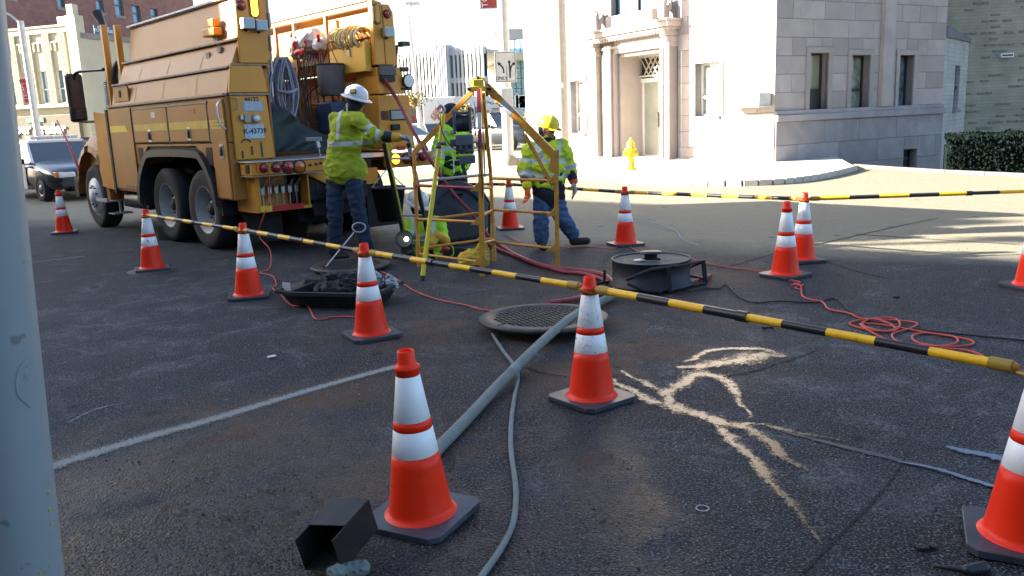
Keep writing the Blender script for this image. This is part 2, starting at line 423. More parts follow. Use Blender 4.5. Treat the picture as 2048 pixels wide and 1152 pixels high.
def build_ground():
    x0, x1, y0, y1, st = -16, 46, -8, 62, .5
    cx, cy = round(MHC.x / st) * st, round(MHC.y / st) * st
    nx, ny = int((x1 - x0) / st), int((y1 - y0) / st)
    vs = [(x0 + i * st, y0 + j * st, gz(x0 + i * st, y0 + j * st)) for j in range(ny + 1) for i in range(nx + 1)]
    fs = []; hole = []
    for j in range(ny):
        for i in range(nx):
            mx_, my_ = x0 + (i + .5) * st, y0 + (j + .5) * st
            if abs(mx_ - cx) < 1 and abs(my_ - cy) < 1: continue
            a = j * (nx + 1) + i; fs.append((a, a + 1, a + nx + 2, a + nx + 1))
    # square with a round hole for the manhole
    o = len(vs); n = 48
    for k in range(n):
        an = 2 * math.pi * k / n; vs.append((MHC.x + MHR * math.cos(an), MHC.y + MHR * math.sin(an), 0))
    for k in range(n):
        an = 2 * math.pi * (k) / n; c, s = math.cos(an), math.sin(an); q = 1 / max(abs(c), abs(s))
        vs.append((cx + c * q, cy + s * q, 0))
    for k in range(n): fs.append((o + k, o + n + k, o + n + (k + 1) % n, o + (k + 1) % n))
    # the far ground around
    B = 900; o = len(vs)
    vs += [(-B, -B, 0), (B, -B, 0), (B, B, 0), (-B, B, 0), (x0, y0, 0), (x1, y0, 0), (x1, y1, 0), (x0, y1, 0)]
    fs += [(o, o + 1, o + 5, o + 4), (o + 1, o + 2, o + 6, o + 5), (o + 2, o + 3, o + 7, o + 6), (o + 3, o, o + 4, o + 7)]
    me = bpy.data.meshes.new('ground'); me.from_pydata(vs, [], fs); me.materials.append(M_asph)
    ob = bpy.data.objects.new('ground', me); col.objects.link(ob); ob['kind'] = 'structure'
    return ob
ground = build_ground()
paint = ribbon_mat('worn_road_paint', (.30, .295, .265), .9, thr=.57, ns=80)
paint2 = ribbon_mat('faded_road_paint', (.24, .25, .26), .8, thr=.70, ns=30)
def rb(name, pix, wid, m, z=.004, seed=0, k=8, jit=None):
    o = ribbon(name, [G(*p) for p in pix], [a * 1.5 for a in wid] if 'wet' in m.name else wid, m, z, k, seed, None, jit if jit is not None else (.08 if 'marking' in name else .5)); o['kind'] = 'structure'; return o
rb('lane_marking', [(60, 948), (250, 888), (430, 838), (640, 775), (805, 730)], [.135, .125, .115, .105, .09], paint, seed=1)
rb('lane_marking', [(20, 531), (100, 521), (176, 512)], [.055, .055, .055], paint, seed=2)
rb('lane_marking', [(-300, 545), (-150, 540), (-60, 536)], [.055, .055, .055], paint, seed=2)
rb('lane_marking', [(1190, 436), (1270, 437), (1345, 458), (1365, 478), (1400, 492)], [.05, .07, .07, .06, .05], paint, seed=5)
rb('lane_marking', [(1270, 443), (1340, 462), (1400, 468), (1480, 472)], [.04, .05, .05, .03], paint2, seed=6)
rb('lane_marking', [(130, 850), (190, 820), (260, 805)], [.02, .09, .03], paint2, seed=7)
rb('lane_marking', [(1560, 388), (1680, 392), (1850, 398), (2048, 408)], [.05, .06, .06, .05], paint2, seed=8)
rb('lane_marking', [(1480, 372), (1530, 380), (1570, 388)], [.15, .2, .1], paint2, seed=8)
crackm = ribbon_mat('road_crack', (.010, .010, .011), .9, thr=.52, ns=30)
sealm = ribbon_mat('crack_sealant', (.06, .063, .067), .6, thr=.35, ns=26)
rb('road_crack', [(1430, 540), (1490, 525), (1560, 505), (1640, 488), (1720, 470), (1800, 452), (1880, 436)], [.03, .035, .03, .03, .03, .03, .02], crackm, seed=11)
rb('road_crack', [(1560, 500), (1640, 520), (1720, 545), (1790, 560)], [.03, .03, .03, .02], crackm, seed=12)
rb('road_crack', [(1600, 1152), (1680, 1070), (1740, 1010), (1790, 950), (1820, 900)], [.010, .008, .009, .007, .005], crackm, seed=13)
rb('road_crack', [(1010, 720), (1080, 745), (1140, 755)], [.012, .012, .01], crackm, seed=14)
rb('road_crack', [(100, 560), (250, 540), (420, 520), (560, 505)], [.02, .02, .02, .02], crackm, seed=15)
rb('road_crack', [(1640, 700), (1500, 745), (1380, 760)], [.012, .014, .012], crackm, seed=16)
rb('road_crack', [(1700, 468), (1850, 478), (2048, 490)], [.03, .03, .03], crackm, seed=17)
rb('sealed_crack', [(1560, 862), (1650, 885), (1760, 912), (1870, 940), (1990, 975), (2100, 1010)], [.012, .022, .028, .026, .024, .02], sealm, seed=18)
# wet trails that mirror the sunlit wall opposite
wetb = ribbon_mat('sky_sheen', (.13, .18, .25), .3, thr=.5, ns=22, spec=.9, bump=.1, c2=(.10, .14, .2))  # the sky's blue reflection put into the colour of damp trails
Z = .008
def spill():
    """one thin wet sheet: a fine grid whose 'wet' value falls off from the trails; noise in the material frays it"""
    tr = [
    ([(1225, 760), (1290, 800), (1350, 817), (1420, 838), (1500, 858), (1560, 905), (1610, 940)], [.03, .06, .07, .075, .06, .055, .02]),
    ([(1430, 838), (1450, 868), (1500, 905), (1530, 945), (1570, 985), (1595, 1040), (1640, 1100)], [.03, .04, .05, .045, .035, .025, .01]),
    ([(1340, 812), (1338, 785), (1370, 765), (1395, 750), (1440, 752), (1460, 775), (1480, 805), (1500, 838)], [.05, .06, .08, .09, .05, .04, .03, .015]),
    ([(1360, 735), (1400, 738), (1430, 726), (1480, 722), (1520, 712), (1560, 712)], [.04, .08, .13, .16, .12, .03]),
    ([(1370, 722), (1420, 705), (1470, 695), (1530, 700), (1560, 712)], [.02, .05, .05, .05, .05]),
    ([(1480, 848), (1540, 850), (1600, 868), (1680, 880), (1740, 898)], [.02, .03, .025, .02, .008]),
    ([(1250, 745), (1290, 770), (1330, 785)], [.02, .035, .02])]
    segs = []
    for px, ws in tr:
        C = [G(*p) for p in px]
        for k in range(len(C) - 1): segs.append((C[k].x, C[k].y, C[k + 1].x, C[k + 1].y, ws[k], ws[k + 1]))
    x0, x1, y0, y1, st = .1, 2.7, 2.75, 6.0, .022
    nx, ny = int((x1 - x0) / st), int((y1 - y0) / st); val = []
    for j in range(ny + 1):
        for i in range(nx + 1):
            x, y = x0 + i * st, y0 + j * st
            n1 = pnoise(Vector((x * 5, y * 5, 3))) * .05; n2 = pnoise(Vector((x * 5, y * 5, 9))) * .05; X, Y = x + n1, y + n2
            best = -1.
            for ax_, ay_, bx_, by2, wa, wb2 in segs:
                dx, dy = bx_ - ax_, by2 - ay_; t = ((X - ax_) * dx + (Y - ay_) * dy) / (dx * dx + dy * dy); t = 0 if t < 0 else 1 if t > 1 else t
                qx, qy = X - ax_ - dx * t, Y - ay_ - dy * t; d = math.sqrt(qx * qx + qy * qy); w_ = wa + (wb2 - wa) * t; v = 1 - d / w_
                if v > best: best = v
            val.append(max(-1., best))
    vs = []; fs = []; ed = []; idx = {}
    for j in range(ny):
        for i in range(nx):
            q = [j * (nx + 1) + i, j * (nx + 1) + i + 1, (j + 1) * (nx + 1) + i + 1, (j + 1) * (nx + 1) + i]
            if max(val[k] for k in q) < -.6: continue
            f = []
            for k in q:
                if k not in idx: idx[k] = len(vs); vs.append((x0 + (k % (nx + 1)) * st, y0 + (k // (nx + 1)) * st, .005)); ed.append(val[k])
                f.append(idx[k])
            fs.append(f)
    me = bpy.data.meshes.new('wet_spill'); me.from_pydata(vs, [], fs); at = me.attributes.new('edge', 'FLOAT', 'POINT'); at.data.foreach_set('value', ed)
    m, t, p = _nodes('wet_spill'); N = t.nodes; L = t.links
    geo = N.new('ShaderNodeNewGeometry'); at = N.new('ShaderNodeAttribute'); at.attribute_name = 'edge'
    def nz(s, d, r):
        n = N.new('ShaderNodeTexNoise'); n.inputs['Scale'].default_value = s; n.inputs['Detail'].default_value = d; n.inputs['Roughness'].default_value = r; L.new(geo.outputs['Position'], n.inputs['Vector']); return n.outputs['Fac']
    def mt(op, a, b):
        q = N.new('ShaderNodeMath'); q.operation = op
        for i, k in enumerate((a, b)):
            if isinstance(k, (int, float)): q.inputs[i].default_value = k
            else: L.new(k, q.inputs[i])
        return q.outputs[0]
    a = mt('ADD', mt('MULTIPLY', at.outputs['Fac'], .55), mt('ADD', mt('MULTIPLY', nz(14, 6, .6), 1.0), mt('MULTIPLY', nz(70, 5, .8), 1.9)))
    r = N.new('ShaderNodeMapRange'); r.inputs[1].default_value = 1.62; r.inputs[2].default_value = 1.84; L.new(a, r.inputs[0])
    trn = N.new('ShaderNodeBsdfTransparent'); mx = N.new('ShaderNodeMixShader'); L.new(r.outputs[0], mx.inputs[0]); L.new(trn.outputs[0], mx.inputs[1]); L.new(p.outputs[0], mx.inputs[2]); L.new(mx.outputs[0], t.nodes['Material Output'].inputs[0])
    q = N.new('ShaderNodeMix'); q.data_type = 'RGBA'; q.inputs[6].default_value = (.14, .095, .042, 1); q.inputs[7].default_value = (.055, .04, .022, 1); L.new(nz(50, 5, .7), q.inputs[0]); L.new(q.outputs[2], p.inputs['Base Color'])
    p.inputs['Roughness'].default_value = .28; b = N.new('ShaderNodeBump'); b.inputs['Strength'].default_value = .2; b.inputs['Distance'].default_value = .004; L.new(nz(60, 4, .6), b.inputs['Height']); L.new(b.outputs[0], p.inputs['Normal'])
    me.materials.append(m); o = bpy.data.objects.new('wet_spill', me); col.objects.link(o); o['kind'] = 'structure'
spill()
rb('sky_sheen_trail', [(1890, 895), (1930, 905), (1985, 915), (2048, 935)], [.02, .05, .055, .05], wetb, z=Z, seed=30)
rb('sky_sheen_trail', [(1790, 925), (1870, 940), (1940, 962), (2020, 985)], [.01, .02, .03, .02], wetb, z=Z + .001, seed=31)

# ------------------------------------------------------------ pavement in front of the stone building
pv = [G(700, 328, .13), G(850, 334, .13), G(1000, 338, .13), G(1150, 344, .13), G(1290, 356, .13), G(1420, 360, .13), G(1540, 357, .13), G(1610, 350, .13), G(1665, 340, .13), G(1704, 330, .13)]
pv = [Vector((p.x, p.y, .13)) for p in pv]
def build_pavement():
    sm = smooth_pts(pv, 4)
    n2 = len(sm) - 1
    endp = K + RD * 2.6 + Vector((0, 0, .13))
    fl = K + LD * 40 + Vector((0, 0, .13)); fl2 = Vector((-45, 75, .13)); fl3 = Vector((sm[0].x, sm[0].y, .13))
    poly = [p for p in sm] + [endp, K + Vector((0, 0, .13)), fl, fl2]
    mb = MB(); mb.prism([(p.x, p.y, .13) for p in poly], (0, 0, -.3)); o = mb.build('pavement', [concrete]); o['kind'] = 'structure'
    # individual kerb stones along the edge
    root = thing('kerb', 'pale stone kerb edging the sunlit pavement corner', 'kerb', (0, 0, 0)); 
    for a, b in zip(sm[:-1], sm[1:]):
        L_ = (b - a).length
        if L_ < .02: continue
        d = (b - a).normalized(); nn = Vector((d.y, -d.x, 0)); nseg = max(1, round(L_ / 1.5))
        for i in range(nseg):
            p0 = a + (b - a) * (i / nseg) + d * .008; p1 = a + (b - a) * ((i + 1) / nseg) - d * .008
            q = MB(); q.bar(p0 + nn * .07 + Vector((0, 0, -.073)), p1 + nn * .07 + Vector((0, 0, -.073)), .15, .15)
            q.build('kerb_stone', [concrete], root, bevel=.012)
    # right-hand kerb along the dip
    root2 = thing('kerb', 'low weathered stone kerb curving away below the stone building', 'kerb', (0, 0, 0))
    for a, b in zip(kerb_line[:-1], kerb_line[1:]):
        L_ = (b - a).length; nseg = max(1, round(L_ / 1.1)); d = (b - a).normalized()
        for i in range(nseg):
            p0 = a + (b - a) * (i / nseg) + d * .006; p1 = a + (b - a) * ((i + 1) / nseg) - d * .006
            q = MB(); q.bar(p0 + Vector((0, 0, -.07)), p1 + Vector((0, 0, -.07)), .14, .26); q.build('kerb_stone', [kerbm], root2, bevel=.015)
    # paving joints and the ramp patch
    tm = mat('tactile_ramp', (.40, .27, .17), .9, bump=.4, bs=25)
    q = MB(); c = [G(1490, 355, .134), G(1520, 346, .134), G(1600, 346, .134), G(1560, 356, .134)]
    q.prism([(p.x, p.y, .131) for p in c], (0, 0, .006)); o = q.build('ramp_paving', [tm]); o['kind'] = 'structure'
build_pavement()
def litter():
    q = MB(); pts = smooth_pts([G(1392, 1018), G(1400, 1012), G(1412, 1013), G(1418, 1020), G(1410, 1026), G(1398, 1025)], 4)
    c = G(1405, 1018); ring = [c + Vector((math.cos(a) * .026, math.sin(a) * .026, .004)) for a in [k * math.pi / 10 for k in range(20)]]
    q.tube(ring, .0022, 6, closed=True); tag(q.build('metal_ring', [steel]), 'thin metal ring lying on the dark asphalt', 'ring')
    q = MB(); p = G(540, 716); 
    for i in range(3): q.box((p.x + .012 * i, p.y + .006 * (i % 2), .008 + .003 * i), (.035, .028, .01), rz=.5 * i)
    tag(q.build('paper_scrap', [white_p], bevel=.003), 'small white crumpled scrap on the asphalt', 'litter')
    q = MB(); random.seed(3)
    for i in range(4200):
        y = 2.4 + 9 * random.random() ** 1.6; x = random.uniform(-.62, .62) * y; s = random.uniform(.0022, .0065)
        if (Vector((x, y, 0)) - MHC).length < .6: continue
        M3 = Euler((random.random() * 6, random.random() * 6, random.random() * 6)).to_matrix()
        vs = [M3 @ Vector(a) * s + Vector((x, y, s * .5)) for a in ((1, 0, -.5), (-.6, .9, -.4), (-.5, -.9, -.5), (.1, .1, .9))]
        q.add(vs, [(0, 2, 1), (0, 1, 3), (1, 2, 3), (2, 0, 3)], random.choice((0, 0, 1, 1, 1, 2)))
    o = q.build('gravel', [mat('grit_pale', (.26, .25, .24), .9), mat('grit_dark', (.04, .036, .034), .9), mat('grit_brown', (.10, .065, .045), .9)]); o['kind'] = 'stuff'
    o['label'] = 'loose grit scattered over the asphalt'
    # two dark clods
    for (x, y) in ((1535, 657), (1790, 596), (1850, 1100)):
        p = G(x, y); q = MB(); 
        for i in range(4): q.box((p.x + random.uniform(-.03, .03), p.y + random.uniform(-.01, .01), .01), (.03, .02, .014), rz=random.random() * 3)
        q.build('tar_clod', [black], bevel=.004)['kind'] = 'stuff'
litter()
# ============================================================ STONE BUILDING
def cells(u0, u1, z0, z1, holes):
    """rectangles of a wall between holes (ua, ub, za, zb)"""
    us = sorted({u0, u1, *[min(max(h[i], u0), u1) for h in holes for i in (0, 1)]}); out = []
    for a, b in zip(us[:-1], us[1:]):
        m_ = (a + b) / 2; hz = sorted([(h[2], h[3]) for h in holes if h[0] < m_ < h[1]]); z = z0
        for ha, hb in hz:
            if ha > z + 1e-4: out.append((a, b, z, min(ha, z1)))
            z = max(z, hb)
        if z < z1 - 1e-4: out.append((a, b, z, z1))
    return out
_blk = {}
def block_mesh(wd, ht, dp, m, nm):
    k = (round(wd, 2), round(ht, 2), dp, nm)
    if k not in _blk:
        c = .008; a, b = wd / 2 - .004, ht / 2 - .004; q = MB()
        vs = [(-a, 0, -b), (a, 0, -b), (a, 0, b), (-a, 0, b), (-a, -dp + c, -b), (a, -dp + c, -b), (a, -dp + c, b), (-a, -dp + c, b), (-a + c, -dp, -b + c), (a - c, -dp, -b + c), (a - c, -dp, b - c), (-a + c, -dp, b - c)]
        fs = [(8, 9, 10, 11)] + [(i, (i + 1) % 4, (i + 1) % 4 + 4, i + 4) for i in range(4)] + [(i + 4, (i + 1) % 4 + 4, (i + 1) % 4 + 8, i + 8) for i in range(4)]
        q.add(vs, fs); _blk[k] = q.mesh(nm, m)
    return _blk[k]
RB = math.atan2(RD.y, RD.x)
bank = thing('stone_building', 'pale limestone corner building with recessed doorway and narrow windows', 'building', K, RB)
# local axes: X runs along the shaded right face (outward normal -Y); Y runs along the sunlit face (outward normal -X)
def on_face(face):
    if face == 'R': return (lambda u, z, o: Vector((u, -o, z))), 0.0
    return (lambda u, z, o: Vector((-o, u, z))), -math.pi / 2
random.seed(11)
HT = 13.0
def course_wall(face, u0, u1, z0, z1, ch, bl, holes, dp=.022, m=stone, nm='stone_block', first=.5):
    P_, rz = on_face(face); k = 0; z = z0
    while z < z1 - .05:
        zt = min(z + ch, z1)
        for a, b, za, zb in cells(u0, u1, z, zt, [(h[0], h[1], max(h[2], z), min(h[3], zt)) for h in holes if h[2] < zt - .04 and h[3] > z + .04]):
            x = a; f = (k % 2) * first
            while x < b - .02:
                L_ = bl * (1 - f) if f else bl * random.choice((.85, 1., 1.15)); f = 0
                y = min(x + L_, b)
                if b - y < .3: y = b
                c = P_((x + y) / 2, (za + zb) / 2, 0)
                inst(nm, block_mesh(y - x, zb - za, dp, m, nm), bank, c, (0, 0, rz))
                x = y
        z = zt; k += 1
def slab(mb, face, u0, u1, z0, z1, o0, o1, m=0):
    P_, _ = on_face(face); a = P_(u0, z0, o0); b = P_(u1, z1, o1); mb.bb(a, b, m)
# right face -----------------------------------------------------------
RE = 7.35
wR = [(1.33, 2.10, 1.46, 3.04), (3.04, 3.86, 1.46, 2.98), (5.16, 5.86, 1.46, 2.98)]
bw = (5.5, 6.15, -.42, .17)
q = MB()
for c in cells(0, RE, -2, HT, wR + [bw]): slab(q, 'R', c[0], c[1], c[2], c[3], -.35, 0)
q.build('wall_core', [stone_d], bank)
sur = [(a - .15, b + .15, c - .09, d + .15) for a, b, c, d in wR]
pil = (4.27, 4.74, 1.36, HT)
course_wall('R', .01, 4.27, 1.5, 5.4, .487, 1.25, sur, nm='stone_block')
course_wall('R', 4.74, RE, 1.5, 5.4, .487, .95, sur, nm='stone_block')
course_wall('R', .01, RE, 5.4, HT, .76, 1.6, [], nm='stone_block')
course_wall('R', .01, RE, -2, 1.20, .64, 1.7, [(bw[0], bw[1], bw[2], bw[3])], dp=.09, m=stone_b, nm='base_block')
q = MB()
slab(q, 'R', 0.0, RE + .02, 1.2, 1.38, .0, .16); slab(q, 'R', 0.0, RE, 1.38, 1.5, .0, .10)
q.build('string_course', [stone_b], bank, bevel=.02)
q = MB(); slab(q, 'R', 4.27, 4.74, 1.5, HT, 0, .16); q.build('pilaster', [stone], bank, bevel=.01)
def window(face, u0, u1, z0, z1, rec=.26, split=.36, pane=glass, fr=dkbrown, surr=True, lower=None, sillm=None):
    P_, rz = on_face(face)
    if surr:
        q = MB(); e = .15
        slab(q, face, u0 - e, u0, z0 - .0, z1 + e, -.1, .065); slab(q, face, u1, u1 + e, z0 - .0, z1 + e, -.1, .05)
        slab(q, face, u0, u1, z1, z1 + e, -.1, .065); q.build('window_surround', [stone], bank, bevel=.006)
    q = MB(); slab(q, face, u0 + .03, u1 - .03, z0 + .03, z1 - .03, -rec - .02, -rec)
    pn = q.build('window', [pane], bank)
    q = MB(); t = .055
    slab(q, face, u0, u0 + t, z0, z1, -rec - .03, -rec + .05); slab(q, face, u1 - t, u1, z0, z1, -rec - .03, -rec + .05)
    slab(q, face, u0 + t, u1 - t, z0, z0 + t, -rec - .03, -rec + .05); slab(q, face, u0 + t, u1 - t, z1 - t, z1, -rec - .03, -rec + .05)
    zs = z0 + (z1 - z0) * split; slab(q, face, u0 + t, u1 - t, zs - .045, zs + .045, -rec - .03, -rec + .06)
    q.build('frame', [fr], pn, bevel=.004)
    q = MB(); slab(q, face, u0 - .0, u1 + .0, z0 - .09, z0, -rec, .09); q.build('sill', [sillm or stone], pn, bevel=.01)
    if lower:
        q = MB(); slab(q, face, u0 + t, u1 - t, z0 + t, zs - .045, -rec - .01, -rec + .02); q.build('lower_panel', [lower], pn)
    # blind behind the glass
    return pn
pane_y = mat('pane_with_blind', (.26, .255, .17), .12, spec=1., var=.08, vs=1.)
window('R', *wR[0], pane=pane_y, lower=mat('window_panel_brown', (.05, .04, .042), .5))
window('R', *wR[1], pane=mat('pane_reflecting', (.20, .22, .17), .06, spec=1., var=.6, vs=5))
window('R', *wR[2], pane=mat('pane_blue', (.12, .15, .18), .06, spec=1., var=.5, vs=4))
window('R', *bw, surr=False, split=.5, rec=.2)
# sunlit face ----------------------------------------------------------
FE = 13.2
winF = [(2.05, 3.12, 1.42, 2.97), (8.98, 9.9, .95, 2.83)]
door = (4.62, 6.98, 0.02, 3.58)
upw = (4.75, 7.35, 4.78, 7.2)
hF = winF + [door, upw]
q = MB()
for c in cells(.35, FE, -.3, HT, hF): slab(q, 'F', c[0], c[1], c[2], c[3], -.35, 0)
slab(q, 'F', 0.0, .35, -.3, HT, -.34, 0)
q.build('wall_core', [stone_d], bank)
surF = [(winF[0][0] - .15, winF[0][1] + .15, winF[0][2] - .1, winF[0][3] + .15), (winF[1][0] - .15, winF[1][1] + .15, winF[1][2] - .1, winF[1][3] + .15), (3.92, 8.2, -.3, 5.0), (4.6, 7.5, 4.5, 7.3)]
course_wall('F', -.05, FE, 0, 5.55, .487, 1.3, surF, nm='stone_block')
course_wall('F', -.05, FE, 5.55, HT, .93, 2.2, surF, nm='stone_block')
window('F', *winF[0], pane=mat('pane_pale', (.30, .33, .30), .08, spec=1., var=.5, vs=2), fr=white_p)
window('F', *winF[1], pane=mat('pane_pale'  , (.30, .33, .30)), fr=white_p)
# doorway: recess, jambs, leaves, lattice transom
q = MB(); rec = .95
slab(q, 'F', door[0] - .01, door[0] + .12, 0, door[3], -rec, .0); slab(q, 'F', door[1] - .12, door[1] + .01, 0, door[3], -rec, .0)
slab(q, 'F', door[0], door[1], door[3] - .12, door[3], -rec, 0); q.build('door_recess', [stone], bank)
q = MB(); a, b = door[0] + .12, door[1] - .12
slab(q, 'F', a, b, .06, 2.72, -rec - .05, -rec); dl = q.build('door', [mat('door_glass', (.42, .41, .33), .15, spec=1., var=.12, vs=1.5)], bank)
q = MB()
for u in (a, a + .98, a + 1.06, b - .08): slab(q, 'F', u, u + .08, .06, 2.72, -rec, -rec + .05)
slab(q, 'F', a, a + 1.0, 1.05, 1.35, -rec + .002, -rec + .045); slab(q, 'F', a, b, 2.6, 2.74, -rec - .05, -rec + .1); slab(q, 'F', a, b, .06, .16, -rec, -rec + .05)
q.build('door_frame', [white_p], dl, bevel=.005)
q = MB(); slab(q, 'F', a + .98, a + 1.06, .2, 2.6, -rec + .05, -rec + .065); slab(q, 'F', a + 1.14, a + 1.17, 1.1, 1.6, -rec + .06, -rec + .14); slab(q, 'F', a + .86, a + .92, 1.17, 1.24, -rec + .046, -rec + .09); q.build('door_handle', [black], dl, bevel=.005)
q = MB(); P_, _ = on_face('F'); lw = b - a; z0, z1 = 2.84, 3.42; n = 9
for i in range(-4, n + 4):
    for sgn in (1, -1):
        ua = a + lw * i / n; ub = ua + sgn * (z1 - z0) * .75
        pa, pb = Vector((ua, z0)), Vector((ub, z1))
        if pb.x < a or pb.x > b or pa.x < a or pa.x > b: continue
        q.bar(P_(pa.x, pa.y, -rec + .12), P_(pb.x, pb.y, -rec + .12), .035, .03)
slab(q, 'F', a, b, z0 - .06, z0, -rec + .06, -rec + .16); slab(q, 'F', a, b, z1, z1 + .06, -rec + .06, -rec + .16)
q.build('lattice_transom', [mat('cream_metal', (.55, .52, .42), .5)], bank)
q = MB(); slab(q, 'F', a, b, 2.72, 3.5, -rec - .04, -rec + .03); q.build('transom_backing', [dkbrown], bank)
q = MB(); slab(q, 'F', door[0] - .3, door[1] + .3, -.05, .06, -rec, .45); q.build('door_step', [concrete], bank)
# door case: side panels, pilasters, cornice, corbels
q = MB()
for (u0, u1, o) in ((3.95, 4.18, .34), (7.82, 8.06, .34), (4.20, 4.62, .15), (6.98, 7.80, .15)): slab(q, 'F', u0, u1, 0, 4.05, 0, o)
slab(q, 'F', 4.2, 7.8, 3.58, 4.05, 0, .15)
q.build('door_case', [stone], bank, bevel=.012)
for u in (4.44, 7.12):
    q = MB(); slab(q, 'F', u, u + .09, 0.05, 3.75, .152, .20); q.build('moulding', [stone], bank, bevel=.01)
q = MB(); slab(q, 'F', 4.3, 7.7, 3.74, 3.82, .152, .20); q.build('moulding', [stone], bank, bevel=.01)
for u in (3.9, 7.78):
    q = MB()
    for i, (zz, oo) in enumerate(((3.55, .36), (3.7, .42), (3.87, .5))): slab(q, 'F', u, u + .32, zz, zz + .17, 0, oo)
    q.build('corbel', [stone], bank, bevel=.03)
q = MB(); slab(q, 'F', 3.8, 8.2, 4.05, 4.14, 0, .5); slab(q, 'F', 3.72, 8.28, 4.14, 4.30, 0, .6); slab(q, 'F', 3.68, 8.32, 4.30, 4.37, 0, .66)
q.build('cornice', [stone], bank, bevel=.015)
q = MB()
for i in range(28): slab(q, 'F', 3.86 + i * .155, 3.94 + i * .155, 3.98, 4.05, .15, .46)
q.build('dentil_row', [stone], bank)
q = MB(); slab(q, 'F', 4.75, 7.2, 4.37, 4.78, 0, .35); q.build('inscription_panel', [stone], bank, bevel=.03)
window('F', *upw, pane=glass_w, surr=False, fr=dkbrown, split=.7)
q = MB(); slab(q, 'F', 6.1, 6.18, 4.83, 7.1, -.26, -.18); q.build('mullion', [dkbrown], bank)
for u in (4.2, 7.75):      # carved supporters beside the panel
    c = bank.matrix_world if False else _root[bank.name]
    def w_(du, dz, o): return c @ Vector((-o, u + du, 4.37 + dz))
    blob('carved_figure', [('e', w_(0, .22, .3), (.16, .15, .24)), ('e', w_(.02, .55, .3), (.11, .11, .13)), ('c', w_(-.1, .1, .4), w_(-.12, .5, .42), .06, .05), ('c', w_(.12, .1, .4), w_(.15, .42, .42), .06, .04),
        ('e', w_(.17, .5, .2), (.1, .09, .2)), ('c', w_(-.15, .05, .3), w_(.15, .05, .3), .07, .07), ('e', w_(.02, .66, .36), (.06, .06, .07)), ('c', w_(-.16, .3, .25), w_(-.2, .65, .2), .07, .02)], stone, bank, voxel=.03, smooth=2)
# corner planter-like stone box
q = MB(); slab(q, 'F', .06, 1.3, 1.66, 2.0, .05, .50); slab(q, 'F', .03, 1.33, 1.62, 1.66, .05, .54)
q.build('wall_letter_box', [mat('box_white_stone', (.55, .53, .48), .7)], bank, bevel=.01)
q = MB(); slab(q, 'F', .62, .95, 1.78, 1.83, .502, .508); q.build('box_plate', [mat('brass', (.5, .38, .15), .4, metal=.5)], bank)
q = MB(); slab(q, 'F', -.02, FE, -.2, .16, 0, .12) 
q.build('plinth', [stone], bank, bevel=.02)
# roof and far walls
q = MB(); q.bb((.36, .36, HT - .3), (RE, FE, HT)); q.bb((RE - .3, .02, -2), (RE, FE, HT - .31)); q.bb((.36, FE - .3, -2), (RE - .31, FE, HT - .31)); q.build('roof_and_back_walls', [stone], bank)
q = MB(); q.bb((-.3, -.3, HT - .28), (RE, -.1, HT + .3)); q.bb((-.3, -.099, HT - .28), (-.1, FE, HT + .3)); q.build('parapet', [stone], bank)

# ============================================================ BRICK ANNEX AND TALL WALL
brick_w = None
def brick_mat(name, c1, c2, mortar, bw_, bh, off=.5, rough=.9, ms=.006, rot=0.):
    m, t, p = _nodes(name); N = t.nodes; L = t.links
    tc = N.new('ShaderNodeTexCoord'); mp = N.new('ShaderNodeMapping'); mp.inputs['Rotation'].default_value = (math.pi / 2, 0, 0)
    sx = N.new('ShaderNodeSeparateXYZ'); L.new(tc.outputs['Object'], sx.inputs[0]); cx = N.new('ShaderNodeCombineXYZ')
    ad = N.new('ShaderNodeMath'); ad.operation = 'ADD'; L.new(sx.outputs['X'], ad.inputs[0]); L.new(sx.outputs['Y'], ad.inputs[1])
    L.new(ad.outputs[0], cx.inputs['X']); L.new(sx.outputs['Z'], cx.inputs['Y'])
    b = N.new('ShaderNodeTexBrick'); b.inputs['Scale'].default_value = 1; b.inputs['Brick Width'].default_value = bw_; b.inputs['Row Height'].default_value = bh
    b.inputs['Mortar Size'].default_value = ms; b.offset = off; b.inputs['Color1'].default_value = (*c1, 1); b.inputs['Color2'].default_value = (*c2, 1); b.inputs['Mortar'].default_value = (*mortar, 1)
    L.new(cx.outputs[0], b.inputs['Vector'])
    n = N.new('ShaderNodeTexNoise'); n.inputs['Scale'].default_value = 1.3; n.inputs['Detail'].default_value = 7; L.new(tc.outputs['Object'], n.inputs['Vector'])
    r = N.new('ShaderNodeMapRange'); r.inputs[1].default_value = .3; r.inputs[2].default_value = .7; r.inputs[3].default_value = .8; r.inputs[4].default_value = 1.15; L.new(n.outputs['Fac'], r.inputs[0])
    s = N.new('ShaderNodeVectorMath'); s.operation = 'SCALE'; L.new(b.outputs['Color'], s.inputs[0]); L.new(r.outputs[0], s.inputs['Scale'])
    L.new(s.outputs[0], p.inputs['Base Color']); p.inputs['Roughness'].default_value = rough
    bu = N.new('ShaderNodeBump'); bu.inputs['Strength'].default_value = .5; bu.inputs['Distance'].default_value = .01; bu.invert = True
    L.new(b.outputs['Fac'], bu.inputs['Height']); L.new(bu.outputs[0], p.inputs['Normal']); return m
A0 = K + RD * (RE + .02); A0.z = 0
AD = Vector((.62, .785, 0)).normalized(); AN = Vector((AD.y, -AD.x, 0))
pe = PLN(1951, 84, A0, AN); AL = (pe - A0).dot(AD)
annex = thing('brick_annex', 'white glazed brick annex with sloping parapet and slit window', 'building', A0, math.atan2(AD.y, AD.x))
def AX(x, y): p = PLN(x, y, A0, AN) - A0; return p.dot(AD), p.z
za, zb = AX(1884, 50)[1], AX(1951, 86)[1]
u0, u1 = AX(1911, 131)[0], AX(1921, 131)[0]; w1, w0 = AX(1916, 131)[1], AX(1916, 217)[1]
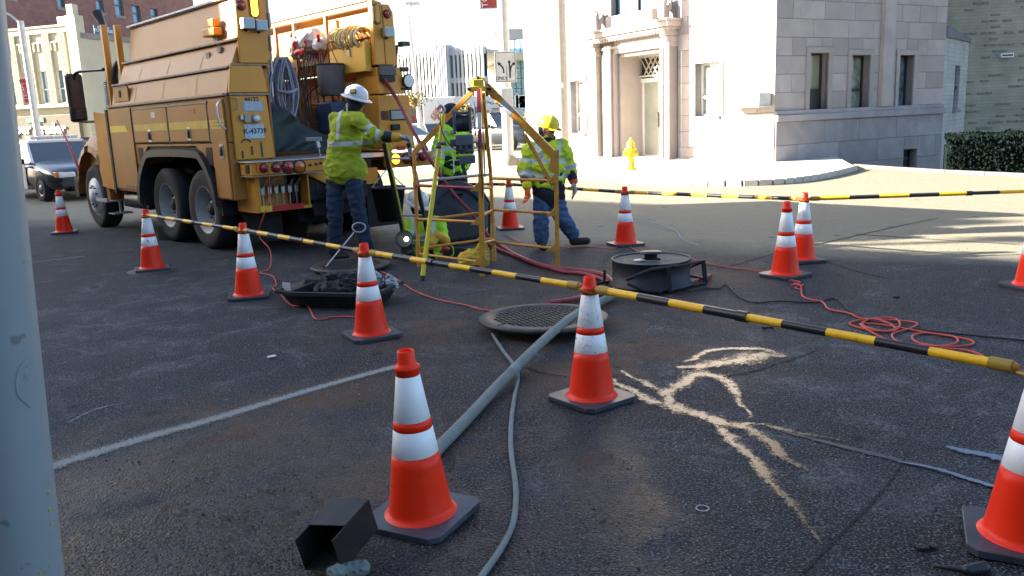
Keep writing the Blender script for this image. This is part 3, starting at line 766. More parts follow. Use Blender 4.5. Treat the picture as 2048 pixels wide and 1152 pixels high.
bwh = brick_mat('white_brick', (.47, .46, .44), (.42, .41, .40), (.27, .265, .26), .42, .135)
q = MB(); zt = min(za, zb) - .02
for c in cells(0, AL, -2.5, zt, [(u0, u1, w0, w1)]): q.bb((c[0], 0, c[2]), (c[1], .3, c[3]))
q.bb((AL - .3, .301, -2.5), (AL, 7, zt))
q.build('wall', [bwh], annex)
q = MB(); q.prism([(0, -.06, zt), (AL + .05, -.06, zt), (AL + .05, -.06, zb + .02), (0, -.06, za + .02)], (0, .4, 0)); q.build('coping', [mat('lead_coping', (.17, .17, .19), .6)], annex)
q = MB(); q.bb((u0, .12, w0), (u1, .16, w1)); pn = q.build('window', [glass], annex)
q = MB(); q.bb((u0, .06, (w0 + w1) / 2 - .05), (u1, .12, (w0 + w1) / 2 + .05)); q.bb((u0, .06, w0), (u0 + .06, .118, w1)); q.build('frame', [dkbrown], pn)
q = MB(); q.bb((u0 - .05, -.08, w0 - .12), (u1 + .05, .11, w0)); q.build('sill', [stone_b], pn)
q = MB(); q.bb((AL - .02, -.2, zb - .25), (AL + .18, -.02, zb - .02)); q.build('gutter_box', [black], annex)
# grey upper wall seen over the annex
q = MB(); q.bb((.02, 1.2, zt - .5), (AL + 3, 1.5, 14)); uw = q.build('upper_wall', [mat('grey_render', (.33, .32, .33), .9, dirt=(.2, .2, .2))], annex)
q = MB(); u_, z_ = AX(1895, 25); q.bb((u_ - .0, 1.1, z_ - .4), (u_ + .12, 1.199, z_ + .5)); q.build('wall_lamp', [black], annex)
# tall tan brick wall
TY = 30.0
T0 = W(1927, 200, TY); T0.z = 0
tall = thing('brick_building', 'tall tan brick wall with proud bricks behind the clipped hedge', 'building', T0, R(-6))
tanb = brick_mat('tan_brick', (.33, .315, .245), (.30, .29, .225), (.225, .225, .19), .6, .11, ms=.004)
q = MB(); q.bb((-3, 0, -3), (16, .4, 16)); q.bb((-3, .401, -3), (-2.6, 12, 16)); q.build('wall', [tanb], tall)
random.seed(5)
pbm = {}
for k_ in range(2):
    q = MB(); q.bb((-.14, -.03, -.03), (.14, 0, .03)); q.bb((.16, -.03, -.03), (.34, 0, .03)) if k_ else None; pbm[k_] = q.mesh('brick', [mat('proud_brick', (.19, .19, .155), .9)])
used = 0
for j in range(38):
    for i in range(14):
        if random.random() < .55 and used < 280:
            inst('brick', pbm[random.randint(0, 1)], tall, (-.3 + i * .62 + (j % 2) * .31 + random.uniform(-.08, .08), 0, -.8 + j * .2 + random.uniform(-.01, .01))); used += 1
p = W(2011, 111, TY - .2); q = MB(); q.box(p - T0 + Vector((0, 0, 0)), (.42, .12, .14)); lf = q.build('light_fixture', [white_p], tall, bevel=.01)  # white light fixture on the wall, unlit
q = MB(); q.box(p - T0 + Vector((0, -.062, 0)), (.34, .01, .05)); q.build('fixture_slot', [black], lf)

# ============================================================ HEDGE
def hedge():
    a = G(1893, 352, -.9); b = G(2330, 372, -.9); a.y = 21.8; 
    A = W(1892, 345, 21.3); A.z = -1.4; B = W(2300, 345, 19.5); B.z = -1.2
    root = thing('hedge', 'dark green clipped hedge below the tan brick wall', 'hedge', A, 0)
    d = (B - A); d.z = 0; L_ = d.length; d.normalize(); nn = Vector((-d.y, d.x, 0)); top = 2.05; dep = 2.8
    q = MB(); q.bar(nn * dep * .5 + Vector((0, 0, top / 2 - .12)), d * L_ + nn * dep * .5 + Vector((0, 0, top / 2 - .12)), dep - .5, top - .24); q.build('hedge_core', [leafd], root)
    q = MB(); random.seed(2)
    for i in range(20000):
        s = random.random() * L_; r_ = random.random()
        if r_ < .5: f = Vector((0, 0, random.random() * top)); o = random.uniform(-.02, .12)
        else: f = Vector((0, 0, top + .08 * pnoise(Vector((s, r_ * 9, 0))) + random.uniform(-.06, .03) + (.25 * max(0, min(1, (random.random() * dep - 1) / 1.5)) if s > 2 else 0))); o = random.random() * dep
        bul = .13 * pnoise(Vector((s * 1.7, f.z * 1.5, 2))) + .05 * pnoise(Vector((s * 6, f.z * 6, 5))); p = d * s + nn * (o + (bul if r_ < .5 else 0) + (.12 * max(0, f.z - top + .25) * 3 if r_ < .5 else 0)) + f + (Vector((0, 0, .10 * pnoise(Vector((s * 2.2, o * 2, 7))) + .05 * pnoise(Vector((s * 8, o * 8, 1))))) if r_ >= .5 else Vector((0, 0, 0))); z = random.uniform(.025, .06)
        M3 = Euler((random.random() * 6, random.random() * 6, random.random() * 6)).to_matrix()
        q.add([p + M3 @ Vector(v) * z for v in ((-1, 0, 0), (0, -.6, 0), (1, 0, 0), (0, .6, .2))], [(0, 1, 2, 3)], random.choice((0, 0, 1)))
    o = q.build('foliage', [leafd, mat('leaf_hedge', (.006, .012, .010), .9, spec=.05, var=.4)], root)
hedge()

# ============================================================ STREET POLES, SIGN, HYDRANT
def pole_at(pt, pb, Y):
    a = W(*pb, Y); b = W(*pt, Y); return a, b
# large utility pole
base = W(1127, 322, 29.6); base.z = .13
up = thing('utility_pole', 'thick tan steel pole standing before the sunlit stone front', 'pole', base)
q = MB(); q.lathe([(.215, 0), (.21, 3), (.19, 11)], 20); q.build('shaft', [mat('pole_tan', (.36, .32, .27), .6, var=.08)], up)
q = MB(); q.lathe([(.3, 0), (.3, .06), (.23, .1)], 20); q.build('base_collar', [steel], up)
q = MB(); q.bb((-.05, -.235, 2.4), (.05, -.2, 2.55)); q.build('tag_plate', [white_p], up)
# traffic pole with lane sign and banner
b0 = G(1018, 331, .13); b0.z = .13
tp = thing('sign_pole', 'white metal pole carrying the lane arrows sign and red banner', 'pole', b0)
q = MB(); q.lathe([(.17, 0), (.165, 2.6), (.15, 9)], 18); q.build('shaft', [mat('pole_white', (.50, .48, .44), .5, var=.1)], tp)
q = MB(); q.lathe([(.32, 0), (.3, .2), (.2, .3)], 14); q.bb((.25, -.15, 0), (.75, .25, .22)); q.build('base_cover', [mat('base_cover', (.28, .22, .17), .7)], tp)
q = MB(); q.bb((-.17, -.34, 1.75), (.2, -.17, 2.38)); q.build('control_box', [mat('box_grey', (.5, .49, .46), .5)], tp, bevel=.02)
# banner
cB = W(976, -6, b0.y) - b0
q = MB(); q.bb((cB.x - .24, -.012, cB.z - .32), (cB.x + .26, 0, cB.z + 1.1)); bn = q.build('banner', [mat('banner_red', (.35, .06, .05), .8)], tp)
q = MB(); q.tube([(cB.x - .28, 0, cB.z - .33), (-.1, 0, cB.z - .33)], .02, 6); q.tube([(cB.x - .28, 0, cB.z + 1.11), (-.1, 0, cB.z + 1.11)], .02, 6); q.build('banner_arm', [steel], bn)
text('banner_lettering', 'TO', .26, white_p, bn, frame((cB.x - .1, -.02, cB.z - .12), (0, 0, 1), (-1, 0, 0)))
# lane sign hanging from the pole
sg0 = W(1011, 134, b0.y - .28)
sg = thing('lane_sign', 'white rectangular lane sign with black arrows and the word ONLY', 'sign', sg0, R(-2))
sw, sh_ = .66, .92
q = MB(); q.bb((-sw / 2, 0, -sh_ / 2), (sw / 2, .012, sh_ / 2)); q.build('sign_plate', [mat('sign_white', (.62, .58, .50), .5)], sg, bevel=.005)
blk = mat('sign_black', (.02, .02, .02), .5)
q = MB(); y = -.003
def flat(mb, pts): mb.prism([(x, -.004, z) for x, z in pts], (0, .0038, 0))
e = .025
for (x0, x1, z0, z1) in ((-sw / 2 + e, sw / 2 - e, sh_ / 2 - e - .012, sh_ / 2 - e), (-sw / 2 + e, sw / 2 - e, -sh_ / 2 + e, -sh_ / 2 + e + .012), (-sw / 2 + e, -sw / 2 + e + .012, -sh_ / 2 + e + .013, sh_ / 2 - e - .013), (sw / 2 - e - .012, sw / 2 - e, -sh_ / 2 + e + .013, sh_ / 2 - e - .013), (.028, .04, -sh_ / 2 + .05, .02)):
    flat(q, [(x0, z0), (x1, z0), (x1, z1), (x0, z1)])
q.build('sign_border', [blk], sg)
q = MB()
def curve_arrow(pts, wd, hd, q):
    C = [Vector((a, 0, b)) for a, b in pts]; C = smooth_pts(C, 5)
    for a, b in zip(C[:-1], C[1:]): q.bar(a + Vector((0, -.0022, 0)), b + Vector((0, -.0022, 0)), wd, .003, up=(0, 1, 0))
    d = (C[-1] - C[-2]).normalized(); s = Vector((-d.z, 0, d.x)); p = C[-1]
    q.prism([p + s * hd + Vector((0, -.0048, 0)), p - s * hd + Vector((0, -.0048, 0)), p + d * hd * 1.7 + Vector((0, -.0048, 0))], (0, .004, 0))
curve_arrow([(-.06, -.18), (-.07, -.05), (-.12, .03), (-.17, .08)], .045, .06, q)
q.build('arrow', [blk], sg)
q = MB(); curve_arrow([(.13, -.33), (.13, -.1), (.12, .12)], .045, .055, q); q.build('arrow', [blk], sg)
q = MB(); curve_arrow([(.14, -.15), (.16, -.02), (.20, .04), (.23, .07)], .045, .055, q); q.build('arrow', [blk], sg)
text('sign_lettering', 'ONLY', .135, blk, sg, frame((-.135, -.002, -.33), (1, 0, 0), (0, 0, 1)), bold=.002)
# hydrant
hb = G(1262, 340, .13); hb.z = .13
hy = thing('fire_hydrant', 'bright yellow fire hydrant on the sunlit pavement', 'hydrant', hb)
yel = mat('hydrant_yellow', (.75, .55, .03), .45, var=.06)
q = MB(); q.lathe([(.16, 0), (.16, .04), (.10, .05), (.10, .5), (.15, .52), (.15, .56), (.105, .57), (.11, .66), (.085, .74), (.03, .79), (.028, .84), (0, .845)], 20); q.build('barrel', [yel], hy)
for s in (-1, 1):
    q = MB(); q.tube([(0, 0, .42), (s * .19, 0, .42)], [.06, .065], 10); q.build('side_outlet', [yel], hy)
q = MB(); q.tube([(0, 0, .4), (0, -.2, .4)], [.08, .085], 12); q.build('front_outlet', [yel], hy)

def street_lamp(label, base, top, r0, r1, arm=None, banner=None, m=None, group=None):
    t = thing('street_lamp', label, 'street lamp', base, group=group); m = m or mat('lamp_pole_white', (.55, .54, .52), .5)
    q = MB(); h = top - base; q.tube([(0, 0, 0), h * .5, h], [r0, (r0 + r1) / 2, r1], 10); q.build('shaft', [m], t)
    if arm:
        q = MB(); q.tube([h - h.normalized() * .1, *[Vector(a) - base for a in arm]], .045, 8); q.build('arm', [m], t)
        e = Vector(arm[-1]) - base; q = MB(); q.box(e + Vector((-.1, 0, -.02)), (.75, .3, .12)); q.build('lamp_head', [steel], t, bevel=.04)
    return t
Yl = 36
bl_ = W(86, 330, Yl); bl_.z = 0; 
l1 = street_lamp('tall white street lamp with red banner before the cream building', bl_, W(41, 42, Yl), .15, .12, [W(20, 30, Yl), W(-10, 16, Yl)])
q = MB(); c = W(53, 181, Yl) - bl_; q.box(c, (.36, .02, .95), M=Matrix.Rotation(R(-8), 3, 'Y')); bn = q.build('banner', [mat('banner_red2', (.45, .05, .06), .8)], l1)
text('banner_lettering', 'STAM', .2, white_p, bn, frame(c + Vector((-.1, -.03, 0)), (-.14, 0, 1), (-1, 0, -.14)))
q = MB(); q.tube([W(42, 167, Yl) - bl_, W(64, 167, Yl) - bl_], .02, 6); q.tube([W(47, 197, Yl) - bl_, W(70, 197, Yl) - bl_], .02, 6); q.build('banner_arm', [steel], bn)
Y2 = 45
bb_ = W(848, 318, Y2); bb_.z = 0
l2 = street_lamp('slender white street lamp with flower basket beside the truck', bb_, W(816, 28, Y2), .16, .07, [W(818, 15, Y2), W(828, 6, Y2)])
q = MB(); c = W(828, 203, Y2) - bb_; q.lathe([(.02, -.3), (.22, -.12), (.28, .08), (0, .1)], 12, c=c); bk = q.build('flower_basket', [mat('basket_brown', (.25, .12, .05), .9)], l2)
q = MB(); random.seed(8)
for i in range(420):
    v = Vector((random.gauss(0, .28), random.gauss(0, .28), random.gauss(.1, .2))) + c; z = random.uniform(.04, .09); M3 = Euler((random.random() * 6, random.random() * 6, 0)).to_matrix()
    q.add([v + M3 @ Vector(a) * z for a in ((-1, 0, 0), (0, -.6, 0), (1, 0, 0), (0, .6, .2))], [(0, 1, 2, 3)], i % 2)
q.build('flowers', [leaf, leafy], bk, kind='stuff')
# grey foreground lamp post at the left edge
fp0 = W(18, 1300, 2.0); 
e0 = W(59, 620, 1.9); e1 = W(122, 1152, 1.9)   # right silhouette
def fgpole():
    Y = 1.9; r = .092; wpx = r * 1690 / Y
    top = W(-8 - wpx - 0, -60, Y); bot = W(122 - wpx, 1152, Y); d = (bot - top).normalized(); bot = top + d * ((top.z) / -d.z)
    t = thing('lamp_post', 'blue grey painted metal post close to the camera', 'post', bot)
    h = top - bot; q = MB(); q.tube([(0, 0, 0), h * .25, h * .5, h, h * 1.3], [.098, .096, .092, .086, .082], 40)
    m, tr, p = _nodes('post_paint'); N = tr.nodes; L = tr.links
    tc = N.new('ShaderNodeTexCoord'); n = N.new('ShaderNodeTexNoise'); n.inputs['Scale'].default_value = 3; n.inputs['Detail'].default_value = 8; L.new(tc.outputs['Object'], n.inputs['Vector'])
    cr = N.new('ShaderNodeMix'); cr.data_type = 'RGBA'; cr.inputs[6].default_value = (.20, .235, .245, 1); cr.inputs[7].default_value = (.29, .32, .325, 1); L.new(n.outputs['Fac'], cr.inputs[0])
    n2 = N.new('ShaderNodeTexNoise'); n2.inputs['Scale'].default_value = 16; n2.inputs['Detail'].default_value = 6; L.new(tc.outputs['Object'], n2.inputs['Vector'])
    mr = N.new('ShaderNodeMapRange'); mr.inputs[1].default_value = .68; mr.inputs[2].default_value = .70; L.new(n2.outputs['Fac'], mr.inputs[0])
    c2 = N.new('ShaderNodeMix'); c2.data_type = 'RGBA'; c2.inputs[7].default_value = (.16, .17, .17, 1); L.new(mr.outputs[0], c2.inputs[0]); L.new(cr.outputs[2], c2.inputs[6]); L.new(c2.outputs[2], p.inputs['Base Color'])
    p.inputs['Roughness'].default_value = .45
    b = N.new('ShaderNodeBump'); b.inputs['Strength'].default_value = .25; b.inputs['Distance'].default_value = .004; L.new(n2.outputs['Fac'], b.inputs['Height']); L.new(b.outputs[0], p.inputs['Normal'])
    q.build('shaft', [m], t)
    # curling sticker scar: thin raised arc with cross strokes, on the surface facing the camera
    axis = h.normalized(); yel_ = mat('yellow_fleck', (.5, .48, .05), .6)
    def surf(px, py, lift=.001):
        d = ray(px, py); o = CC - bot; a = d - axis * d.dot(axis); b_ = o - axis * o.dot(axis); r_ = .0945 + lift
        A_ = a.dot(a); B_ = a.dot(b_); C_ = b_.dot(b_) - r_ * r_; D = B_ * B_ - A_ * C_
        s_ = (-B_ - math.sqrt(max(D, 0))) / A_; return o + d * s_
    q = MB()
    arc = smooth_pts([surf(*p) for p in ((60, 716), (45, 728), (35, 750), (33, 775), (40, 795), (56, 808), (62, 814))], 3); q.tube(arc, .0011, 5)
    for a, b_ in (((45, 780), (62, 770)), ((50, 745), (58, 760)), ((48, 760), (64, 748)), ((54, 735), (60, 728))): q.tube([surf(*a), surf((a[0] + b_[0]) / 2, (a[1] + b_[1]) / 2), surf(*b_)], .0009, 5)
    q.build('sticker_scar', [mat('scar', (.33, .36, .37), .5)], t)
    q = MB()
    for (x, y) in ((97, 985), (99, 1020), (100, 1130), (103, 1048), (90, 1142), (80, 1146)): 
        pz = surf(x, y); q.box(pz, (.004, .004, .006))
    q.build('paint_fleck', [yel_], t)
fgpole()
# ============================================================ UNSEEN ROW BEHIND THE CAMERA'S LEFT (added, roofline shaped for the street's shade)
def occluder():
    D = Vector((.73, -.68, 0)).normalized(); n = Vector((.68, .73, 0)).normalized(); O_ = n * -8.0
    wallm = mat('row_render', (.34, .31, .28), .9, var=.15, dirt=(.25, .22, .2)); gl = glass
    def blk(label, u0, u1, h, parts=()):
        t = thing('shade_row_building', label, 'building', O_ + D * u0, math.atan2(D.y, D.x))
        L_ = u1 - u0; holes = []
        for fl in range(3):
            k = int(L_ / 3.2)
            for i in range(k): 
                a = 1.0 + i * 3.2
                if a + 1.4 < L_ - .3: holes.append((a, a + 1.4, 1.2 + fl * 3.1, 2.9 + fl * 3.1))
        q = MB()
        for c in cells(0, L_, 0, h, holes): q.bb((c[0], 0, c[2]), (c[1], -.3, c[3]))
        q.bb((0, -9, 0), (.3, -.301, h - .3)); q.bb((L_ - .3, -9, 0), (L_, -.301, h - .3)); q.bb((0, -9.3, 0), (L_, -9.001, h - .3)); q.bb((.301, -9, h - .6), (L_ - .301, -.301, h - .35))
        q.build('wall', [wallm], t)
        wm = MB(); wm.bb((0, -.22, 0), (1.4, -.18, 1.7)); me = wm.mesh('window', [gl])
        fm = MB(); fm.bb((0, -.175, 0), (.06, -.1, 1.7)); fm.bb((1.34, -.175, 0), (1.4, -.1, 1.7)); fm.bb((.061, -.175, .8), (1.339, -.1, .88)); fme = fm.mesh('frame', [white_p])
        for h_ in holes:
            o = inst('window', me, t, (h_[0], 0, h_[2])); inst('frame', fme, o, (0, 0, 0))
        for p in parts: p(t)
        return t
    def topA(t):
        # added screen, its sloped end shaped to set the shade on the truck
        q = MB(); L_ = 14.35
        q.prism([(0, -.06, 9.9), (L_, -.06, 9.9), (L_, -.06, 10.8), (L_ - .7, -.06, 11.9), (0, -.06, 11.9)], (0, -.22, 0))
        q.build('shade_screen', [wallm], t)
    def topB(t):  # added bars and step that cut the shade into lit strips
        q = MB()
        q.prism([(1.0, -.1, 10.85), (20, -.1, 10.65), (20, -.1, 10.95), (1.0, -.1, 11.15)], (0, -.12, 0))
        q.prism([(.9, -.1, 11.6), (20, -.1, 11.75), (20, -.1, 12.0), (1.0, -.1, 11.85)], (0, -.12, 0))
        q.build('shade_bars', [steel], t)
        q = MB(); q.bb((-.24, -.06, 9.9), (.9, -.3, 10.62)); q.build('shade_step', [wallm], t)
        q = MB()
        for x in (1.2, 6, 11, 16, 19.8): q.bb((x, -.24, 9.9), (x + .12, -.36, 11.9))
        q.build('shade_bar_post', [steel], t)
    blk('unseen grey building row added to shade the street, far section', -70, -41.6, 10.5)
    blk('unseen grey building row added to shade the street, middle section with shade screen', -41.5, -27.15, 9.9, [topA])
    blk('unseen grey building row added to shade the street, near section with shade bars', -26.9, 10, 10.05, [topB])
    blk('unseen grey building row added to shade the street, last section behind the camera', 10.1, 40, 9)
occluder()

# ============================================================ CREAM BUILDING (left)
YC = 62.0
FXd = Vector((.95, -.32, 0)).normalized(); FYd = Vector((-FXd.y, FXd.x, 0))
C0 = W(178, 225, YC); C0.z = 0
cream = mat('cream_stucco', (.40, .365, .27), .85, var=.06, vs=.8, dirt=(.40, .36, .28), dirt_s=.7, dirt_t=.55)
creamd = mat('tan_sign_band', (.13, .11, .08), .85)
cb = thing('cream_building', 'cream two storey building with fluted pilasters and tan shop sign', 'building', C0, math.atan2(FXd.y, FXd.x))
def FC(x, y): p = PLN(x, y, C0, FYd) - C0; return p.dot(FXd), p.z
def FCR(x, y): p = PLN(x, y, C0, FXd) - C0; return p.dot(FYd), p.z
zt = FC(120, 50)[1]; zsill = FC(110, 205)[1]; zhead = FC(110, 141)[1]; zband = FC(110, 228)[1]; zb2 = FC(80, 276)[1]; zln = FC(110, 122)[1]
wpx = [(-52, -32), (-20, 2), (14, 31), (46, 60), (79, 101), (113, 134), (143, 160)]
wins = [(FC(a, 175)[0], FC(b, 175)[0], zsill, zhead) for a, b in wpx]
Lc = -FC(-140, 150)[0]
q = MB()
for c in cells(-Lc, 0, zband, zt, wins): q.bb((c[0], 0, c[2]), (c[1], .35, c[3]))
q.bb((-Lc, .02, 0), (0, .35, zband)); q.bb((-.3, .351, 0), (0, 24, zt - .6)); q.bb((-Lc, 23.7, 0), (-.301, 24, zt - .6)); q.bb((-Lc + .01, .4, zt - 1.2), (-.31, 23.6, zt - 1.0))
q.build('wall', [cream], cb)
for i, wv in enumerate(wins):
    q = MB(); q.bb((wv[0], .3, wv[2]), (wv[1], .34, wv[3])); pn = q.build('window', [glass_w], cb)
    q = MB(); zm = (wv[2] + wv[3]) / 2 - .2; q.bb((wv[0], .2, zm), (wv[1], .295, zm + .09)); q.bb((wv[0], .2, wv[2]), (wv[0] + .07, .299, wv[3])); q.bb((wv[1] - .07, .2, wv[2]), (wv[1], .299, wv[3])); q.build('frame', [white_p], pn)
for i in range(len(wins) - 1):
    um = (wins[i][1] + wins[i + 1][0]) / 2; q = MB()
    for k_ in (-.24, -.08, .08, .24): q.bb((um + k_ - .045, -.14, zsill - .1), (um + k_ + .045, 0, zt - .5))
    q.build('pilaster', [cream], cb)
    if i:
        ua = (wins[i][0] + wins[i][1]) / 2; q = MB()
        q.bb((ua - .55, -.1, zt - 1.15), (ua + .55, 0, zt - 1.05))
        for k_ in (-.42, .0, .42): q.bb((ua + k_ - .07, -.12, zt - 1.15 - .55), (ua + k_ + .07, 0, zt - 1.16))
        q.build('ornament', [cream], cb)
q = MB(); q.bb((-Lc, -.16, zt - .5), (-.7, 0, zt - .1)); q.bb((-Lc, -.24, zt - .12), (-.7, .35, zt + .02)); q.build('cornice', [cream], cb)
q = MB(); q.bb((-.75, -.3, 2.6), (.12, .5, zt + .55)); q.bb((-.6, -.2, zt + .55), (-.05, .3, zt + 1.3)); q.build('corner_pier', [cream], cb)
q = MB(); q.bb((-Lc, -.35, zsill - .35), (-.76, 0, zsill - .1)); q.build('sill_course', [cream], cb)
q = MB(); q.bb((-Lc, -.3, zb2 - .2), (-.76, 0, zband - .1)); sb = q.build('sign_band', [creamd], cb)
u_, z_ = FC(78, 258)
text('shop_lettering', 'Paper Trader', 1.05, mat('letter_white', (.85, .85, .82), .5), sb, frame((u_, -.34, z_), (1, 0, -.02), (0, 0, 1)), ext=.03, bold=.03)
u_, z_ = FC(80, 240); q = MB(); q.bb((u_ - .9, -.36, z_ - .16), (u_ + .7, -.3, z_ + .16)); q.build('green_sign', [mat('sign_green', (.03, .22, .12), .6)], sb)
q = MB(); q.bb((-Lc, .0, .3), (-1, .015, 3.0)); q.build('shop_front_glass', [glass], cb)
# lease sign on the shaded side
a, b = FCR(186, 50), FCR(226, 80); lm = mat('sign_teal', (.03, .12, .18), .5)
q = MB(); q.bb((0, a[0], b[1]), (.06, b[0], a[1])); ls = q.build('lease_sign', [lm], cb)
hs = abs(a[1] - b[1]); cy_ = (a[0] + b[0]) / 2; wsx = (b[0] - a[0]) / (hs * 1.9)
for k_, (tx, sz, dz) in enumerate((('OFFICE SPACE', .2, .36), ('FOR LEASE', .33, .12), ('call now', .18, -.14), ('203-555', .2, -.36))):
    if k_ == 3: continue
    text('sign_lettering', tx, hs * sz, white_p, ls, frame((.075, cy_, (a[1] + b[1]) / 2 + hs * dz), (0, 1, 0), (0, 0, 1)), ext=.01, sx=wsx * (1.25 if k_ == 1 else 1))
q = MB(); q.bb((.0, .0, zt - 1.0), (.12, 22, zt - .6)); q.build('side_coping', [mat('coping_grey', (.2, .18, .17), .9)], cb)
q = MB(); z_ = FC(118, 38)[1]; q.bb((FC(107, 38)[0], .3, z_ - .25), (FC(130, 38)[0], .4, z_ + .2)); q.bb((FC(118, 38)[0], .32, zt), (FC(118, 38)[0] + .08, .38, z_ - .25)); q.build('roof_sign', [white_p], cb)

# ============================================================ RED BRICK BUILDING
BD = Vector((.25, .968, 0)).normalized(); BN = Vector((BD.y, -BD.x, 0)); B0 = W(-60, 100, 66); B0.z = 0
rbk = brick_mat('red_brick', (.30, .12, .095), (.25, .10, .085), (.27, .17, .14), .5, .17, ms=.02)
rbd = thing('red_brick_building', 'tall red brick building rising behind the cream building', 'building', B0, math.atan2(BD.y, BD.x))
def FB(x, y): p = PLN(x, y, B0, BN) - B0; return p.dot(BD), p.z
Lb = FB(388, 20)[0]; hb_ = 16.5
wb = []
for (x0, x1, y0, y1) in ((115, 131, -26, 15), (192, 207, -22, 25), (229, 246, -8, 31), (263, 279, 11, 44), (299, 314, 17, 48), (8, 33, -60, -4), (335, 347, 24, 52)):
    u0, _ = FB(x0, 10); u1, _ = FB(x1, 10); xm = (x0 + x1) / 2; wb.append((u0, u1, FB(xm, y1)[1], FB(xm, y0)[1]))
zr = 4.6
wb += [(u0, u1, z0 + zr, z1 + zr) for (u0, u1, z0, z1) in wb] + [(u0, u1, z0 - zr, z1 - zr) for (u0, u1, z0, z1) in wb if z0 - zr > 1]
q = MB()
for c in cells(0, Lb, 0, hb_, wb): q.bb((c[0], 0, c[2]), (c[1], .4, c[3]))
q.bb((0, .401, 0), (.4, 20, hb_)); q.bb((Lb - .4, .401, 0), (Lb, 20, hb_)); q.build('wall', [rbk], rbd)
for u0, u1, z0, z1 in wb:
    q = MB(); q.bb((u0, .25, z0), (u1, .3, z1)); pn = q.build('window', [glass_w], rbd)
    q = MB(); zm = (z0 + z1) / 2; q.bb((u0, .15, zm), (u1, .249, zm + .1)); q.bb((u0, .1, z0), (u0 + .1, .249, z1)); q.bb((u1 - .1, .1, z0), (u1, .249, z1)); q.build('frame', [mat('frame_grey', (.12, .12, .12), .6)], pn)
    q = MB(); q.bb((u0 - .1, -.08, z0 - .25), (u1 + .1, .24, z0)); q.build('sill', [mat('sill_buff', (.3, .24, .2), .9)], pn)

# ============================================================ PARKING GARAGE WITH WHITE FINS
YG = 108.0
g0 = W(770, 240, YG); g0.z = 0; g1 = W(990, 240, YG)
gar = thing('parking_garage', 'long white garage with close vertical fins over dark openings', 'building', g0, R(-24))
GW = g1.x - g0.x; ztop = W(880, 104, YG).z
def gx(x): return W(x, 200, YG).x - g0.x
def gzz(y, x=880): return W(x, y, YG).z
finw = mat('fin_white', (.5, .5, .5), .7, var=.04); darkin = mat('garage_dark', (.035, .035, .04), .9)
q = MB(); q.bb((0, 1.2, 0), (GW, 1.5, ztop)); q.build('dark_interior', [darkin], gar)
q = MB()
for (ya, yb) in ((104, 116), (160, 170), (215, 230)): q.bb((0, .42, gzz(yb)), (GW, 1.19, gzz(ya)))
q.build('floor_slab', [finw], gar)
q = MB(); q.bb((0, .22, 0), (.22, .40, ztop - .1)); fm = q.mesh('fin', [finw])
x = 772
while x < 985:
    if not (893 < x < 917): 
        o = inst('fin', fm, gar, (gx(x), 0, 0))
        if x >= 917: o.scale = (1.25, 1.6, 1.04)
    x += 7.6 if x < 917 else 8.6
q = MB(); q.bb((gx(893), -.3, 0), (gx(918), 1.18, ztop + .5))
for k_ in range(5): q.bb((gx(894 + k_ * 5), -.42, 0), (gx(896 + k_ * 5), -.3, ztop + .5))
q.build('stair_tower', [mat('garage_panel', (.42, .43, .45), .7)], gar)
q = MB(); q.bb((0, 1.21, ztop - .4), (GW, 30, ztop - .1)); q.bb((0, 29, 0), (GW, 30, ztop - .41)); q.build('roof_deck', [finw], gar)

# ============================================================ OFFICE TOWER
YT = 124.0
tw = W(1020, 240, YT); tw.z = 0
tower = thing('office_building', 'tan and grey office block with tall blue glass wall', 'building', tw, R(12))
tz = W(1020, 58, YT).z; wt = 3.1
q = MB(); q.bb((0, 0, tz - 1.35), (wt + .5, .4, tz)); q.bb((0, 0, 0), (.35, .4, tz - 1.351)); q.bb((wt + .35, 0, 0), (wt + .5, .4, tz - 1.351)); q.bb((.02, .401, tz - .6), (wt + .5, 10, tz - .2)); q.build('grey_frame', [mat('tower_grey', (.30, .29, .28), .8)], tower)
q = MB(); q.bb((-.9, .05, 0), (-.01, .4, tz - .0)); q.bb((-.9, .401, 0), (-.6, 10, tz)); q.build('tan_wall', [mat('tower_tan', (.47, .41, .30), .85)], tower)
pm = MB(); pw_ = wt / 4; pm.bb((.03, .15, .03), (pw_ - .03, .2, 1.35)); pme = pm.mesh('pane', [mat('tower_glass', (.25, .45, .55), .08, spec=1., var=.35, vs=2.)])
for i in range(4):
    for j in range(int((tz - 1.4) / 1.4)): inst('pane', pme, tower, (.35 + i * pw_, 0, .1 + j * 1.4))
q = MB()
for i in range(5): q.bb((.33 + i * pw_, .05, 0), (.39 + i * pw_, .149, tz - 1.36))
q.build('mullion', [mat('mullion_dark', (.03, .06, .08), .5)], tower)
q = MB(); q.bb((wt + .51, .5, 0), (wt + 2.2, 1, tz - 1.9))
for k_ in range(5): q.bb((wt + .6 + k_ * .32, .42, 0), (wt + .7 + k_ * .32, .5, tz - 1.9))
q.build('side_wing', [mat('wing_grey', (.40, .40, .40), .8)], tower)
q = MB(); q.bb((-1.6, .8, tz - 1.5), (-.95, 1.2, tz - .3)); q.build('roof_vent', [mat('wing_grey', (.4, .4, .4))], tower)

